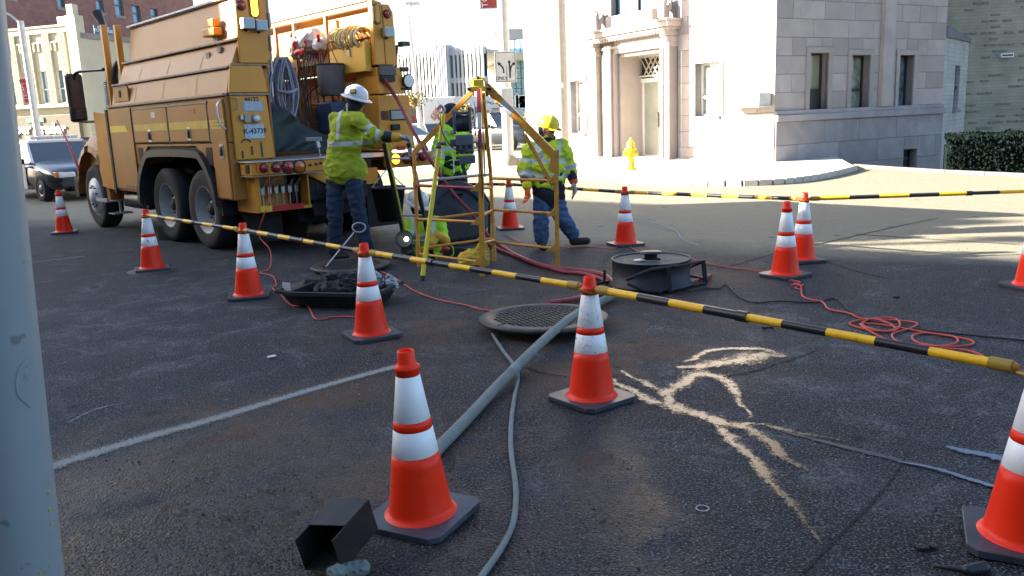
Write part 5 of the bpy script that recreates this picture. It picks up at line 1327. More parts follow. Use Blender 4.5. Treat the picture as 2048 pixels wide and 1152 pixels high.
# rear face, left column
shellr = lambda name, poly, s0, s1, m=paintT, bevel=.01: part(name, lambda q: q.prism([(t, s0, z) for t, z in poly], (0, s1 - s0, 0)), [m], bevel=bevel)
shellr('rear_panel', [(.05, 1.22), (.57, 1.22), (.53, 2.0), (.05, 2.0)], -.04, -.001)
shellr('rear_panel', [(.04, 2.035), (.56, 2.035), (.50, 2.36), (.09, 2.36)], -.05, -.001)
shellr('rear_panel', [(.22, 2.39), (.62, 2.39), (.64, 3.7), (.24, 3.7)], -.05, -.001)
shellr('rear_post_inner', [(.60, 2.37), (.66, 2.37), (.68, 3.3), (.62, 3.3)], -.04, .05, edge)
shellr('rear_post_cap', [(.24, 3.3), (.60, 3.3), (.60, 3.75), (.24, 3.75)], .0, .35, paintT)
part('panel_seam', lambda q: (q.bb((.04, -.055, 2.004), (.56, -.03, 2.03)), q.bb((.09, -.055, 2.362), (.62, -.03, 2.385))), [edge])
part('post_rib', lambda q: q.bb((.40, -.056, 2.75), (.44, -.0501, 3.7)), [edge])
# lights on the posts
def oval(cx, cz, m, lab):
    def f(q):
        pts = [(cx + math.cos(a) * .045, cz + (.075 if math.sin(a) > 0 else -.075) + math.sin(a) * .045) for a in [2 * math.pi * k / 20 for k in range(20)]]
        q.prism([(x, -.075, z) for x, z in pts], (0, .025, 0))
    def g(q):
        pts = [(cx + math.cos(a) * .06, cz + (.08 if math.sin(a) > 0 else -.08) + math.sin(a) * .06) for a in [2 * math.pi * k / 20 for k in range(20)]]
        q.prism([(x, -.062, z) for x, z in pts], (0, .0119, 0))
    b = part('light_bezel', g, [mat('bezel_brown', (.05, .015, .01), .5)]); part('amber_light', f, [m], parent=b, bevel=.01)
    part('light_lens_row', lambda q: [q.bb((cx - .03, -.082, cz - .1 + i * .04), (cx + .03, -.0755, cz - .075 + i * .04)) for i in range(6)], [m], parent=b)
amb = mat('amber_lit', (.8, .4, .03), .2, emit=(1, .42, .02), es=1.1); ambo = mat('amber_off', (.62, .30, .05), .2)
L_ = TQ(504, 14); oval(L_.x, L_.z, amb, ''); L_ = TQ(749, 29); oval(L_.x, L_.z, ambo, '')
redl = mat('red_lens', (.30, .02, .02), .15, spec=.8); orl = mat('orange_lens', (.55, .13, .02), .15, spec=.8)
def rlamp(p, r, m, s=-.05, nm='round_light'):
    M = Matrix.Rotation(math.pi / 2, 3, 'X')
    q = MB(); q.lathe([(r * 1.18, 0), (r * 1.18, .018), (r, .022), (r, .0)], 22, c=(p.x, s, p.z), M=M); b = q.build('light_bezel', [black], truck)
    q = MB(); q.lathe([(r, .0), (r, .018), (r * .8, .032), (0, .038)], 22, c=(p.x, s, p.z), M=M); q.build(nm, [m], b)
for (x, y) in ((478, 12), (769, 29)): rlamp(TQ(x, y), .05, redl)
def spot(p):
    part('work_light', lambda q: (q.box(p + Vector((0, -.12, 0)), (.15, .1, .13)),), [steel], bevel=.01)
    part('work_light_glass', lambda q: (q.box(p + Vector((0, -.172, 0)), (.12, .004, .1)),), [glass_w])
    part('light_bracket', lambda q: (q.bar(p + Vector((0, -.07, -.06)), p + Vector((0, -.0, -.1)), .03),), [black])
spot(TQ(486, 49)); spot(TQ(512, 53)); spot(TQ(767, 66))
part('hinge_row', lambda q: [q.tube([(.66 - .045 * i * .4, -.06, 3.0 - i * .28), (.66 - .045 * i * .4, -.06, 2.82 - i * .28)], .014, 7) for i in range(4)], [steel])
# left column fittings
def onrear(name, x0, y0, x1, y1, m, th=.012, s=-.042, bevel=.002, parent=None):
    a, b = TQ(x0, y0), TQ(x1, y1); return part(name, lambda q: q.bb((a.x, s - th, b.z), (b.x, s, a.z)), [m], bevel=bevel, parent=parent), (a + b) / 2
blt = mat('sticker_blue', (.20, .42, .60), .5); wht = mat('sticker_white', (.6, .6, .6), .5)
s1, c_ = onrear('info_sticker', 482, 203, 523, 222, blt, .004)
part('info_lines', lambda q: [q.bb((c_.x - .1, -.0475, c_.z - .045 + i * .033), (c_.x + .1, -.0462, c_.z - .022 + i * .033)) for i in range(3)], [wht], parent=s1)
for i in range(3): text('sticker_lettering', ('CONNECTICUT LIGHT', 'MAINTENANCE', 'OPERATIONS')[i] if False else 'POWERED EQUIPMENT', .018, mat('ink_red', (.35, .05, .04), .6), s1, frame((c_.x, -.048, c_.z + .033 - i * .033), (1, 0, 0), (0, 0, 1)), ext=.0006)
c2 = TQ(500, 199); text('fleet_number', '44122', .075, mat('ink_black', (.02, .02, .02), .5), truck, frame((c2.x, -.0415, c2.z), (1, 0, 0), (0, 0, 1)), ext=.001, bold=.002)
pl, c_ = onrear('licence_plate', 485, 249, 526, 276, mat('plate_blue_white', (.42, .52, .60), .4), .006)
text('plate_number', 'K-43739', .088, mat('plate_ink', (.02, .03, .09), .5), pl, frame((c_.x + .01, -.0485, c_.z), (1, 0, 0), (0, 0, 1)), ext=.001, bold=.0025)
part('plate_bolt', lambda q: [q.box((c_.x + i * .09, -.05, c_.z + j * .065), (.01, .004, .01)) for i in (-1, 1) for j in (-1, 1)], [black], parent=pl)
onrear('socket_box', 482, 229, 497, 245, mat('socket_grey', (.35, .31, .25), .6), .05, bevel=.006); onrear('socket_clip', 475, 230, 482, 240, steel, .04, bevel=.004)
pz = TQ(507, 238); part('round_socket', lambda q: q.lathe([(.055, 0), (.055, .05), (.04, .06), (0, .06)], 16, c=(pz.x, -.042, pz.z), M=Matrix.Rotation(math.pi / 2, 3, 'X')), [steel])
pz = TQ(489, 283); part('emblem', lambda q: (q.tube(smooth_pts([(pz.x - .06, -.045, pz.z - .012), (pz.x - .03, -.045, pz.z + .02), (pz.x + .03, -.045, pz.z + .02), (pz.x + .06, -.045, pz.z - .012)], 3), .008, 6),), [dullblack])
part('cleat', lambda q: (q.tube(smooth_pts([TQ(463, 197, -.06), TQ(473, 197, -.08), TQ(474, 215, -.08), TQ(466, 222, -.06)], 3), .009, 6),), [edge])
# bumper / tail deck
part('bumper_left', lambda q: (q.bb((.08, -.38, 1.03), (1.15, -.05, 1.185))), [paintT], bevel=.012)
part('bumper_plate', lambda q: (q.bb((.06, -.40, 1.186), (1.17, .9, 1.20)), q.bb((1.171, -.1, 1.14), (2.2, 3.5, 1.2))), [steel], bevel=.003)
part('bumper_under', lambda q: (q.bb((.07, -.39, 1.012), (1.15, -.05, 1.028))), [edge])
DZ = Vector((0, -.385, 0))
for (x, y, r, m) in ((527, 336, .05, redl), (552, 335, .055, redl), (576, 334, .075, redl), (0, 0, 0, 0), (598, 333, .075, orl)):
    if r: p = TQ(x, y, -.38); rlamp(p, r, m, -.381)
for (x, y, m) in ((620, 330, redl), (632, 328, redl), (641, 326, redl)):
    p = TQ(x, y, -.38); rlamp(Vector((min(p.x, 1.13), p.y, p.z)), .014, m, -.381)
p = TQ(518, 336, -.38); part('side_reflector', lambda q: q.bb((p.x - .035, -.392, p.z - .05), (p.x + .01, -.381, p.z + .05)), [mat('reflector_orange', (.8, .12, .02), .2)])
p = TP(489, 340, .08); part('deck_latch', lambda q: q.bb((.068, -.3, 1.06), (.078, -.22, 1.16)), [dullblack])
# rivets and seams along the shells
part('rivet_row', lambda q: [q.box((-.024, .1 + i * .212, z), (.006, .012, .012)) for i in range(20) for z in (1.99,)] + [q.box((-.004, .06, .78 + i * .09), (.006, .01, .01)) for i in range(6)], [edge])
for z, a_, b_ in ((2.06, 0.028, 0.10), (2.39, .125, .25)):
    for s_ in (.95, 2.1, 3.2): part('panel_joint', lambda q: q.prism([(a_ - .003, s_, z), (a_ - .003, s_ + .012, z), (b_ - .005, s_ + .012, z + .25), (b_ - .005, s_, z + .25)], (.002, 0, 0)), [edge])
part('warning_label', lambda q: q.bb((-.026, 2.3, 1.80), (-.0225, 2.46, 1.88)), [wht]); part('warning_label', lambda q: q.bb((-.026, .9, 1.82), (-.0225, 1.0, 1.88)), [redpl])
part('rear_stain', lambda q: [q.bb((.12 + i * .13, -.0412, 1.24 + (i % 2) * .03), (.15 + i * .13, -.0402, 1.33 + (i % 3) * .05)) for i in range(3)], [rustm])
# valve box under the deck
def vb(q):
    q.bb((.16, -.25, .56), (.22, .3, 1.01)); q.bb((.2201, .05, .56), (.88, .1, 1.01)); q.bb((.2201, -.25, .56), (.92, .0499, .60)); q.bb((.88, -.25, .601), (.9, .0499, 1.01))
part('valve_box', vb, [paintT])
part('valve_row', lambda q: [(q.bar((.34 + i * .095, -.05, .84), (.34 + i * .095, -.17, .94), .02), q.box((.34 + i * .095, -.02, .82), (.05, .1, .1)), q.tube([(.34 + i * .095, -.05, .78), (.34 + i * .095, -.05, .62)], .012, 6)) for i in range(6)], [steel])
part('reflective_tape', lambda q: q.bb((.36, -.256, .565), (.8, -.2505, .598 + .03)), [redpl]); part('valve_box_lip', lambda q: q.bb((.2, -.255, .57), (.355, -.2505, .64)), [tapey])
part('deck_bracket', lambda q: q.prism([(.92, -.1, 1.01), (1.5, -.1, 1.01), (1.4, -.1, .75)], (0, .06, 0)), [paintT])
part('tow_hitch', lambda q: (q.bb((1.3, -.3, .62), (1.75, -.05, .85)), q.tube([(1.52, -.35, .55), (1.52, -.35, .85)], .05, 10), q.bb((1.1, -.06, .70), (2.0, -.0, 1.13)), q.bb((1.1, .05, .4), (1.9, .1, .62))), [dullblack], bevel=.01)
part('mud_flap', lambda q: (q.bb((.2, .28, .12), (.75, .3, .7))), [black]); part('mud_flap', lambda q: q.bb((2.1, .28, .12), (2.65, .3, .7)), [black])
part('pintle_plate', lambda q: (q.bb((1.75, -.12, .78), (2.05, -.061, 1.0))), [paintT])
# right column
shellr('rear_panel', [(2.17, 1.22), (2.78, 1.22), (2.72, 1.98), (2.2, 1.98)], -.04, .5, paintT)
shellr('rear_panel', [(2.2, 2.0), (2.66, 2.0), (2.62, 2.36), (2.2, 2.36)], -.05, .5, paintT)
shellr('rear_panel', [(2.36, 2.39), (2.55, 2.39), (2.53, 3.1), (2.47, 3.2), (2.36, 3.2)], -.05, 4.0, paintT)
shellr('rear_post_inner', [(2.19, 2.39), (2.35, 2.39), (2.35, 3.22), (2.19, 3.26)], -.05, .05, paintT)
part('bumper_right', lambda q: (q.bb((2.2, -.30, .98), (3.02, -.05, 1.16))), [paintT], bevel=.012)
part('tail_lamp_bar', lambda q: (q.bb((2.35, -.32, 1.161), (3.0, -.08, 1.18))), [steel])
for (x, y, m) in ((790, 318, mat('amber_lit', (.8, .4, .03))), (813, 316, redl), (829, 314, redl), (845, 313, redl)):
    p = TQ(x, y, -.3); rlamp(p, .07 if x < 820 else .055, m, -.301)
onrear('hose_port', 752, 132, 784, 152, mat('port_grey', (.08, .08, .09), .5), .06, s=-.052, bevel=.008); onrear('hose_slot', 755, 153, 783, 164, black, .05, s=-.052, bevel=.004)
onrear('reflector_plate', 777, 222, 806, 238, mat('white_lamp', (.32, .34, .34), .25), .02, bevel=.006); onrear('lamp_frame', 775, 220, 808, 240, black, .015, bevel=.004)
onrear('grey_socket', 777, 249, 794, 260, black, .05, bevel=.006); onrear('dark_patch', 758, 222, 774, 240, rustm, .004)
onrear('red_lamp', 790, 292, 806, 300, redpl, .03, bevel=.004)
# mirror, floods and handle on the right
cm = TQ(800, 163); M = Matrix.Rotation(math.pi / 2, 3, 'X')
part('round_mirror', lambda q: (q.lathe([(.10, 0), (.10, .02), (.085, .03), (0, .03)], 20, c=cm + Vector((.08, -.08, 0)), M=M), q.bar(cm + Vector((-.05, 0, 0)), cm + Vector((.08, -.06, 0)), .025)), [blackpl])
part('mirror_glass', lambda q: q.lathe([(.084, .031), (0, .034)], 20, c=cm + Vector((.08, -.08, 0)), M=M), [steel])
f1, f2, f3 = TQ(794, 92), TQ(791, 140), TQ(800, 89)
part('flood_light', lambda q: (q.tube([TQ(785, 93), f1, TQ(806, 92)], .015, 6), q.tube([f1, f2, TQ(790, 175)], .02, 6), q.box(TQ(803, 88) + Vector((.03, -.02, 0)), (.15, .1, .06)), q.box(TQ(801, 139) + Vector((.03, -.02, 0)), (.14, .1, .06)), q.box(TQ(808, 178) + Vector((0, 0, 0)), (.18, .12, .04))), [blackpl], bevel=.008)
# aisle: inner walls, floor, front wall
part('aisle_floor', lambda q: (q.bb((.56, 0, 1.10), (2.2, 3.6, 1.139))), [dullblack])
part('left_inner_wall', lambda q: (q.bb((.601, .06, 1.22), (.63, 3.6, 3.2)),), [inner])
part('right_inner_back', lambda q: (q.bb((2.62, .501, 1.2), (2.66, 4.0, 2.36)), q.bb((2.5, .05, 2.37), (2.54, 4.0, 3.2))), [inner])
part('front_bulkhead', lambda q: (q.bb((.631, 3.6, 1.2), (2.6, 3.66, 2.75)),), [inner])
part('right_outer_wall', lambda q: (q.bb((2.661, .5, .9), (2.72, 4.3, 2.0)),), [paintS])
RT = 2.2
def rail(z0, z1, s0, s1, t=RT, th=.05, m=inner, nm='shelf_rail'): return part(nm, lambda q: q.bb((t, s0, z0), (t + th, s1, z1)), [m], bevel=.004)
zz = TP(640, 108, RT).z
rail(3.17, 3.24, .05, 3.7, m=paintT, nm='top_rail'); part('top_rail_cap', lambda q: q.bb((RT - .02, .05, 3.241), (RT + .06, 3.7, 3.262)), [black])
rail(2.50, 2.59, .05, 3.6); rail(1.92, 1.98, .9, 3.6); rail(1.30, 1.4, .05, 3.6)
part('shelf', lambda q: [q.bb((RT + .051, .1, z), (2.5, 3.6, z + .02)) for z in (2.5, 1.92, 1.3)], [inner])
for x in (556, 594, 658):
    s_ = TP(x, 90, RT).y; part('shelf_post', lambda q: q.bb((RT - .045, s_ - .03, 1.2), (RT - .001, s_ + .03, 3.16)), [inner], bevel=.004)
# bin with the sun on it, curved upper guard
a = TP(745, 75, RT); b = TP(683, 150, RT)
part('parts_bin', lambda q: q.bb((RT - .10, .06, b.z), (RT - .001, max(b.y, 1.0), a.z - .05)), [mat('bin_yellow', (.70, .42, .06), .45, var=.05)], bevel=.01)
part('bin_latch', lambda q: q.box((RT - .11, .45, (a.z + b.z) / 2 + .05), (.02, .05, .09)), [steel])
part('upper_guard', lambda q: q.prism([(RT + .1, .1, 2.8), (RT + .1, .1, 3.15), (RT + .1, 1.35, 3.15), (RT + .1, 1.1, 2.95), (RT + .1, .7, 2.78)], (.02, 0, 0)), [paintT])
# reels and coils on the shelf (held by the truck but their own things)
def ctr(name, label, cat): return thing(name, label, cat, _root[truck.name] @ Vector((RT, 1.0, 2.6)))
TM = _root[truck.name]
def tw_(v): return TM @ Vector(v)
wc_ = thing('wire_coil', 'thick coil of white and yellow wires on the sunlit shelf of the truck', 'wire coil', tw_((RT, .5, 2.75)))
q = MB(); random.seed(9)
for i in range(18):
    s = .22 + i * .045; ph = random.uniform(-.2, .2); rr = random.uniform(.14, .18); c = Vector((RT + .0, s, 2.78 + random.uniform(-.02, .02)))
    q.tube([tw_(c + Vector((math.cos(k_ * math.pi / 9) * rr, math.sin(ph) * .1 * math.cos(k_ * math.pi / 9), math.sin(k_ * math.pi / 9) * rr))) for k_ in range(18)], .014, 6, closed=True, m=i % 3)
q.build('wire_loops', [mat('wire_white', (.6, .58, .52), .5), mat('wire_yellow', (.65, .5, .08), .5), mat('wire_olive', (.3, .28, .12), .5)], wc_, world=True)
bgp = tw_((RT + .0, 1.85, 2.62)); bg_ = thing('plastic_sack', 'white plastic sack with red print on the upper shelf of the truck', 'sack', bgp)
bl = blob('sack_body', [('e', tw_((RT + .02, 1.9, 2.83)), (.2, .2, .22)), ('e', tw_((RT - .02, 1.6, 2.86)), (.2, .22, .18)), ('e', tw_((RT, 1.3, 2.76)), (.16, .2, .12)), ('e', tw_((RT, 2.1, 2.74)), (.12, .16, .12))], mat('sack_white', (.62, .60, .58), .4, var=.08), bg_, voxel=.02, smooth=3, wr=.03, wfreq=7)
q = MB(); 
for (s, z, a_, b_) in ((1.85, 2.82, .06, .11), (1.78, 2.70, .11, .05), (1.55, 2.82, .10, .08), (1.92, 2.95, .03, .03), (1.62, 2.7, .06, .06)):
    q.lathe([(.0, 0), (1, -.03)], 12, c=tw_((RT - .215, s, z)), M=Matrix.Rotation(R(42), 3, 'Z') @ Matrix.Rotation(-math.pi / 2, 3, 'Y') @ Matrix.Diagonal((b_, a_, 1)))
q.build('red_print', [redpl], bg_, world=True)
st = thing('red_strap', 'red strap hanging from the upper shelf inside the truck', 'strap', tw_((RT - .1, 1.55, 2.6)))
q = MB(); q.tube(smooth_pts([tw_(TP(636, 70, RT - .18)), tw_(TP(639, 95, RT - .1)), tw_(TP(642, 122, RT - .1))], 4), .022, 7); q.build('strap', [redpl], st, world=True)
bkp = TP(660, 128, RT - .25)
bk = thing('canvas_bucket', 'grey canvas bucket hanging inside the truck above the white helmet', 'bucket', tw_(bkp))
q = MB(); q.lathe([(.17, -.44), (.185, -.42), (.2, .0), (.19, .0), (.17, -.4), (0, -.4)], 20, c=tw_(bkp)); q.build('bucket_body', [mat('canvas_grey', (.13, .115, .11), .9, var=.15, bump=.3)], bk, world=True)
q = MB(); q.tube([tw_(bkp + Vector((0, -.2, 0))), tw_(bkp + Vector((0, 0, .3))), tw_(bkp + Vector((0, .2, 0)))], .01, 6); q.tube([tw_(bkp + Vector((0, 0, .3))), tw_(bkp + Vector((.25, 0, .32)))], .01, 6); q.build('bucket_handle', [inner], bk, world=True)
q = MB(); q.lathe([(.203, 0), (.208, .01), (.203, .02)], 20, c=tw_(bkp + Vector((0, 0, -.02)))); q.build('bucket_rim', [dullblack], bk, world=True)
# hanging rope coil inside the left of the aisle
rc = TQ(562, 118, .5); rp = thing('rope_coil', 'grey white rope coil hanging on the left inside the truck', 'rope', tw_(rc)); q = MB(); random.seed(12)
for i in range(16):
    w1 = random.uniform(.08, .22); h1 = random.uniform(.62, .92); dx = random.uniform(-.07, .07); dy = random.uniform(-.08, .08)
    q.tube(smooth_pts([tw_(rc + Vector((dx, dy, .02))), tw_(rc + Vector((dx - w1 * .6, dy, -.15))), tw_(rc + Vector((dx - w1, dy, -h1 * .6))), tw_(rc + Vector((dx - w1 * .4, dy, -h1))), tw_(rc + Vector((dx + w1 * .4, dy, -h1 * .97))), tw_(rc + Vector((dx + w1, dy, -h1 * .55))), tw_(rc + Vector((dx + w1 * .55, dy, -.12))), tw_(rc + Vector((dx, dy, .02)))], 3), .013, 6)
q.tube(smooth_pts([tw_(rc + Vector((-.14, -.1, -.42))), tw_(rc + Vector((0, -.16, -.44))), tw_(rc + Vector((.14, -.1, -.40)))], 4), .02, 6)
q.build('rope', [mat('rope_grey', (.30, .30, .36), .9, var=.2, bump=.4, bs=80)], rp, world=True)
q = MB(); 
for i in range(10):
    x = 600 + i * 5; q.tube(smooth_pts([tw_(TQ(x, 110, .9)), tw_(TQ(x + random.uniform(-8, 8), 160, .9)), tw_(TQ(x + random.uniform(-12, 12), 225, .9)), tw_(TQ(x + random.uniform(-5, 25), 255, .8))], 4), .009, 5)
cbm = tag(q.build('hanging_cable', [blackpl]), 'dark cables hanging loose inside the truck aisle behind the rope', 'cable')
q = MB(); rc2 = TQ(648, 215, 1.2); q.tube([tw_(rc2 + Vector((math.cos(a_) * .3, 0, math.sin(a_) * .32))) for a_ in [k_ * math.pi / 12 for k_ in range(24)]], .014, 6, closed=True); tag(q.build('hose_loop', [blackpl]), 'single loop of black hose hanging in the aisle of the truck', 'hose')
# plank box at the aisle bottom, blue bin
def crate_slats(q, i): q.bb((.85, .98, 1.26 + i * .14), (2.1, 1.0, 1.39 + i * .14))
cr = thing('wooden_box', 'orange brown wooden box deep in the truck aisle', 'box', tw_((1.5, 1.3, 1.2)))
for i in range(5):
    q = MB(); q.prism([tw_((.85, .98, 1.22 + i * .13)), tw_((2.12, .98, 1.22 + i * .13)), tw_((2.12, .98, 1.343 + i * .13)), tw_((.85, .98, 1.343 + i * .13))], Td * .03); q.build('plank', [mat('wood_orange', (.25, .10, .03), .7, var=.3, vs=4)], cr, world=True)
q = MB(); q.prism([tw_((.9, 1.0, 1.2)), tw_((2.1, 1.0, 1.2)), tw_((2.1, 1.6, 1.2)), tw_((.9, 1.6, 1.2))], (0, 0, .64)); q.build('box_core', [inner], cr, world=True)
bb2 = TQ(672, 215, .7); q = MB(); q.prism([tw_((bb2.x - .2, .5, 1.5)), tw_((bb2.x + .25, .5, 1.5)), tw_((bb2.x + .25, .9, 1.5)), tw_((bb2.x - .2, .9, 1.5))], (0, 0, .42)); tag(q.build('blue_bin', [mat('bin_blue', (.03, .06, .13), .5)], bevel=.02), 'dark blue bin behind the man with the white helmet', 'bin')
# tarp draped diagonally
q = MB(); T = []
for i in range(9):
    f = i / 8; row = []
    for j in range(7):
        g = j / 6; x = 527 + (700 - 527) * f; ytop = 195 + (292 - 195) * f ** .9; y = ytop + (303 - ytop) * g; row.append(tw_(TQ(x + 12 * math.sin(j * 1.3 + i), y, .25 + .12 * math.sin(i * 2.1 + j) - .15 * g)))
    T.append(row)
vs = [v for r_ in T for v in r_]; fs = [(i * 7 + j, i * 7 + j + 1, (i + 1) * 7 + j + 1, (i + 1) * 7 + j) for i in range(8) for j in range(6)]
q.add(vs, fs, 0, True); tp = q.build('tarpaulin', [mat('tarp_green', (.018, .03, .032), .6, var=.3, bump=.3, bs=12)]); tp.modifiers.new('t', 'SOLIDIFY').thickness = .012
ss = tp.modifiers.new('s', 'SUBSURF'); ss.levels = ss.render_levels = 2; tag(tp, 'dark green tarpaulin slanting across the back of the truck', 'tarpaulin')
# clutter on the deck
def deckp(x, y, z=1.2): 
    p = G(x, y, z); return p
vz = deckp(528, 300); vise = thing('bench_vise', 'red bench vise standing on the left of the truck deck', 'vise', (vz.x, vz.y, 1.2), truck.rotation_euler.z)
redd = mat('vise_red', (.22, .05, .06), .5, var=.2)
q = MB(); q.lathe([(.1, 0), (.09, .04), (.05, .06), (.05, .09)], 14); q.bb((-.12, -.06, .09), (.06, .06, .2)); q.build('vise_body', [redd], vise, bevel=.015)
q = MB(); q.bb((.08, -.05, .09), (.17, .05, .2)); q.tube([(-.05, 0, .12), (.3, 0, .12)], .02, 8); q.build('vise_jaw', [redd], vise, bevel=.01)
q = MB(); q.tube([(.28, -.12, .09), (.28, .12, .15)], .009, 6); q.build('vise_handle', [chrome], vise)
for i, (nm, lb, ct, x, y, sz, m) in enumerate((('tool_case', 'flat bright red case on the truck deck beside the vise', 'case', 490, 310, (.42, .25, .10), redpl), ('tool_box', 'yellow box on the truck deck beside the vise', 'box', 592, 300, (.24, .16, .14), mat('dull_yellow', (.35, .24, .03), .5)), ('tool_box', 'small red box on the truck deck under the tarpaulin', 'box', 645, 300, (.2, .2, .22), mat('dull_red', (.20, .03, .03), .5)), ('canister', 'dark canister on the truck deck behind the standing man', 'canister', 622, 305, (.16, .16, .3), blackpl))):
    p = deckp(x, y); q = MB(); q.box((0, 0, sz[2] / 2), sz); q.box((0, 0, sz[2] + .02), (sz[0] * .3, .03, .03)); o = q.build(nm, [m], loc=(p.x, p.y, 1.202), rot=(0, 0, R(25 + i * 13)), bevel=.012); tag(o, lb, ct)
p = TQ(630, 305, -.3); q = MB(); q.box(tw_(p + Vector((0, 0, .17))), (.2, .04, .05)); q.bar(tw_(p + Vector((.03, 0, .17))), tw_(p + Vector((.06, 0, .06))), .05); q.tube([tw_(p + Vector((.06, 0, .1))), tw_(p + Vector((.06, -.02, -.08)))], .009, 6); tag(q.build('air_gun', [steel], bevel=.006), 'grey air gun hanging from the edge of the truck deck', 'tool')
# wooden chocks and block under the rear
for (x, y, lb) in ((392, 487, 'wooden wheel chock between the rear wheels'), (595, 480, 'tall timber block below the valve box')):
    pass
p = G(345, 478); q = MB(); q.prism([(p.x - .18, p.y - .1, 0), (p.x + .2, p.y - .1, 0), (p.x + .16, p.y - .1, .2), (p.x - .16, p.y - .1, .22)], (0, .25, 0)); tag(q.build('wheel_chock', [mat('chock_wood', (.07, .055, .05), .9)], bevel=.01), 'dark wheel chock between the two rear wheels', 'chock')
p = G(590, 478, 0); q = MB(); 
for i in range(4): q.bar((p.x - .18 + i * .1, p.y, 0), (p.x - .12 + i * .1, p.y + .05, .5), .08, .1)
tag(q.build('timber_prop', [mat('chock_wood', (.07, .055, .05))]), 'old timber props standing below the truck deck', 'timber')
# red air hose from the port into the drum, and along the ground
def hose(name, label, cat, pts, r, m, k=8, n=8, group=None):
    q = MB(); q.tube(smooth_pts(pts, k), r, n); return tag(q.build(name, [m]), label, cat, group)
hosered = mat('hose_red', (.24, .03, .045), .5, var=.15, vs=10)
# ============================================================ CONES AND BARRIER BARS
def cone_mats():
    o = mat('cone_orange', (.92, .030, .005), .38, var=.05, vs=4, dirt=(.22, .03, .012), dirt_s=7, dirt_t=.63, spec=.25, rnd=.06, bump=.02, bs=20)
    w_ = []
    for i, (dt, dc) in enumerate(((.78, (.25, .24, .22)), (.66, (.20, .19, .17)), (.585, (.12, .11, .10)))):
        m, t, p = _nodes('reflective_collar_%s' % ('clean', 'scuffed', 'worn')[i]); N = t.nodes; L = t.links
        tc = N.new('ShaderNodeTexCoord'); n = N.new('ShaderNodeTexNoise'); n.inputs['Scale'].default_value = 22; n.inputs['Detail'].default_value = 7; n.inputs['Roughness'].default_value = .7; n.inputs['Distortion'].default_value = 2
        oj = N.new('ShaderNodeObjectInfo'); vb_ = N.new('ShaderNodeVectorMath'); vb_.operation = 'SCALE'; vb_.inputs[0].default_value = (13, 7, 21); L.new(oj.outputs['Random'], vb_.inputs['Scale']); va = N.new('ShaderNodeVectorMath'); L.new(tc.outputs['Object'], va.inputs[0]); L.new(vb_.outputs[0], va.inputs[1]); L.new(va.outputs[0], n.inputs['Vector']); r = N.new('ShaderNodeMapRange'); r.inputs[1].default_value = dt; r.inputs[2].default_value = dt + .05; L.new(n.outputs['Fac'], r.inputs[0])
        q = N.new('ShaderNodeMix'); q.data_type = 'RGBA'; q.inputs[6].default_value = (.96, .96, .95, 1); q.inputs[7].default_value = (*dc, 1); L.new(r.outputs[0], q.inputs[0]); L.new(q.outputs[2], p.inputs['Base Color'])
        p.inputs['Roughness'].default_value = .42; p.inputs['Metallic'].default_value = .05
        # prism cells in the sheeting
        v = N.new('ShaderNodeTexBrick'); v.inputs['Scale'].default_value = 1; v.inputs['Brick Width'].default_value = .012; v.inputs['Row Height'].default_value = .009; v.inputs['Mortar Size'].default_value = .0008
        L.new(tc.outputs['UV'], v.inputs['Vector']); b = N.new('ShaderNodeBump'); b.invert = True; b.inputs['Strength'].default_value = .5; b.inputs['Distance'].default_value = .002
        L.new(v.outputs['Fac'], b.inputs['Height']); L.new(b.outputs[0], p.inputs['Normal']); w_.append(m)
    return o, w_
c_or, c_wh = cone_mats()
c_bl = mat('cone_base_rubber', (.05, .056, .068), .38, var=.3, vs=8, bump=.15, bs=60, dirt=(.10, .10, .11), dirt_s=7, dirt_t=.6)  # blue sky reflection put into the rubber colour
def crad(z): return .132 - (z - .035) * (.132 - .046) / .60
def cone_proto(cond):
    k = {}
    q = MB(); s = .19; c = .035; pts = [(-s + c, -s), (s - c, -s), (s, -s + c), (s, s - c), (s - c, s), (-s + c, s), (-s, s - c), (-s, -s + c)]
    q.prism([(x, y, .004) for x, y in pts], (0, 0, .028)); 
    for x, y in ((-1, -1), (1, -1), (1, 1), (-1, 1)): q.box((x * .14, y * .14, .003), (.05, .05, .006))
    k['base'] = q
    q = MB()
    pr = [(.150, .0325), (.145, .038), (.134, .044)] + [(crad(z), z) for z in (.06, .15, .25, .291)] + [(crad(.292) - .003, .292), (crad(.40) - .003, .40), (crad(.401), .401), (crad(.435), .435), (crad(.436) - .003, .436), (crad(.62) - .003, .62), (crad(.621), .621), (.047, .64), (.052, .645), (.052, .655), (.041, .664), (.036, .675), (.034, .715), (.029, .722), (.026, .715), (.026, .60)]
    q.lathe(pr, 40); k['body'] = q
    for nm, z0, z1 in (('lower_collar', .292, .40), ('upper_collar', .436, .62)):
        q = MB(); q.lathe([(crad(z) - .0015 + d, z) for z, d in ((z0 + .001, -.001), (z0 + .003, 0.0012), (z1 - .003, .0012), (z1 - .001, -.001))], 40); k[nm] = q
    return k
_cm = {}
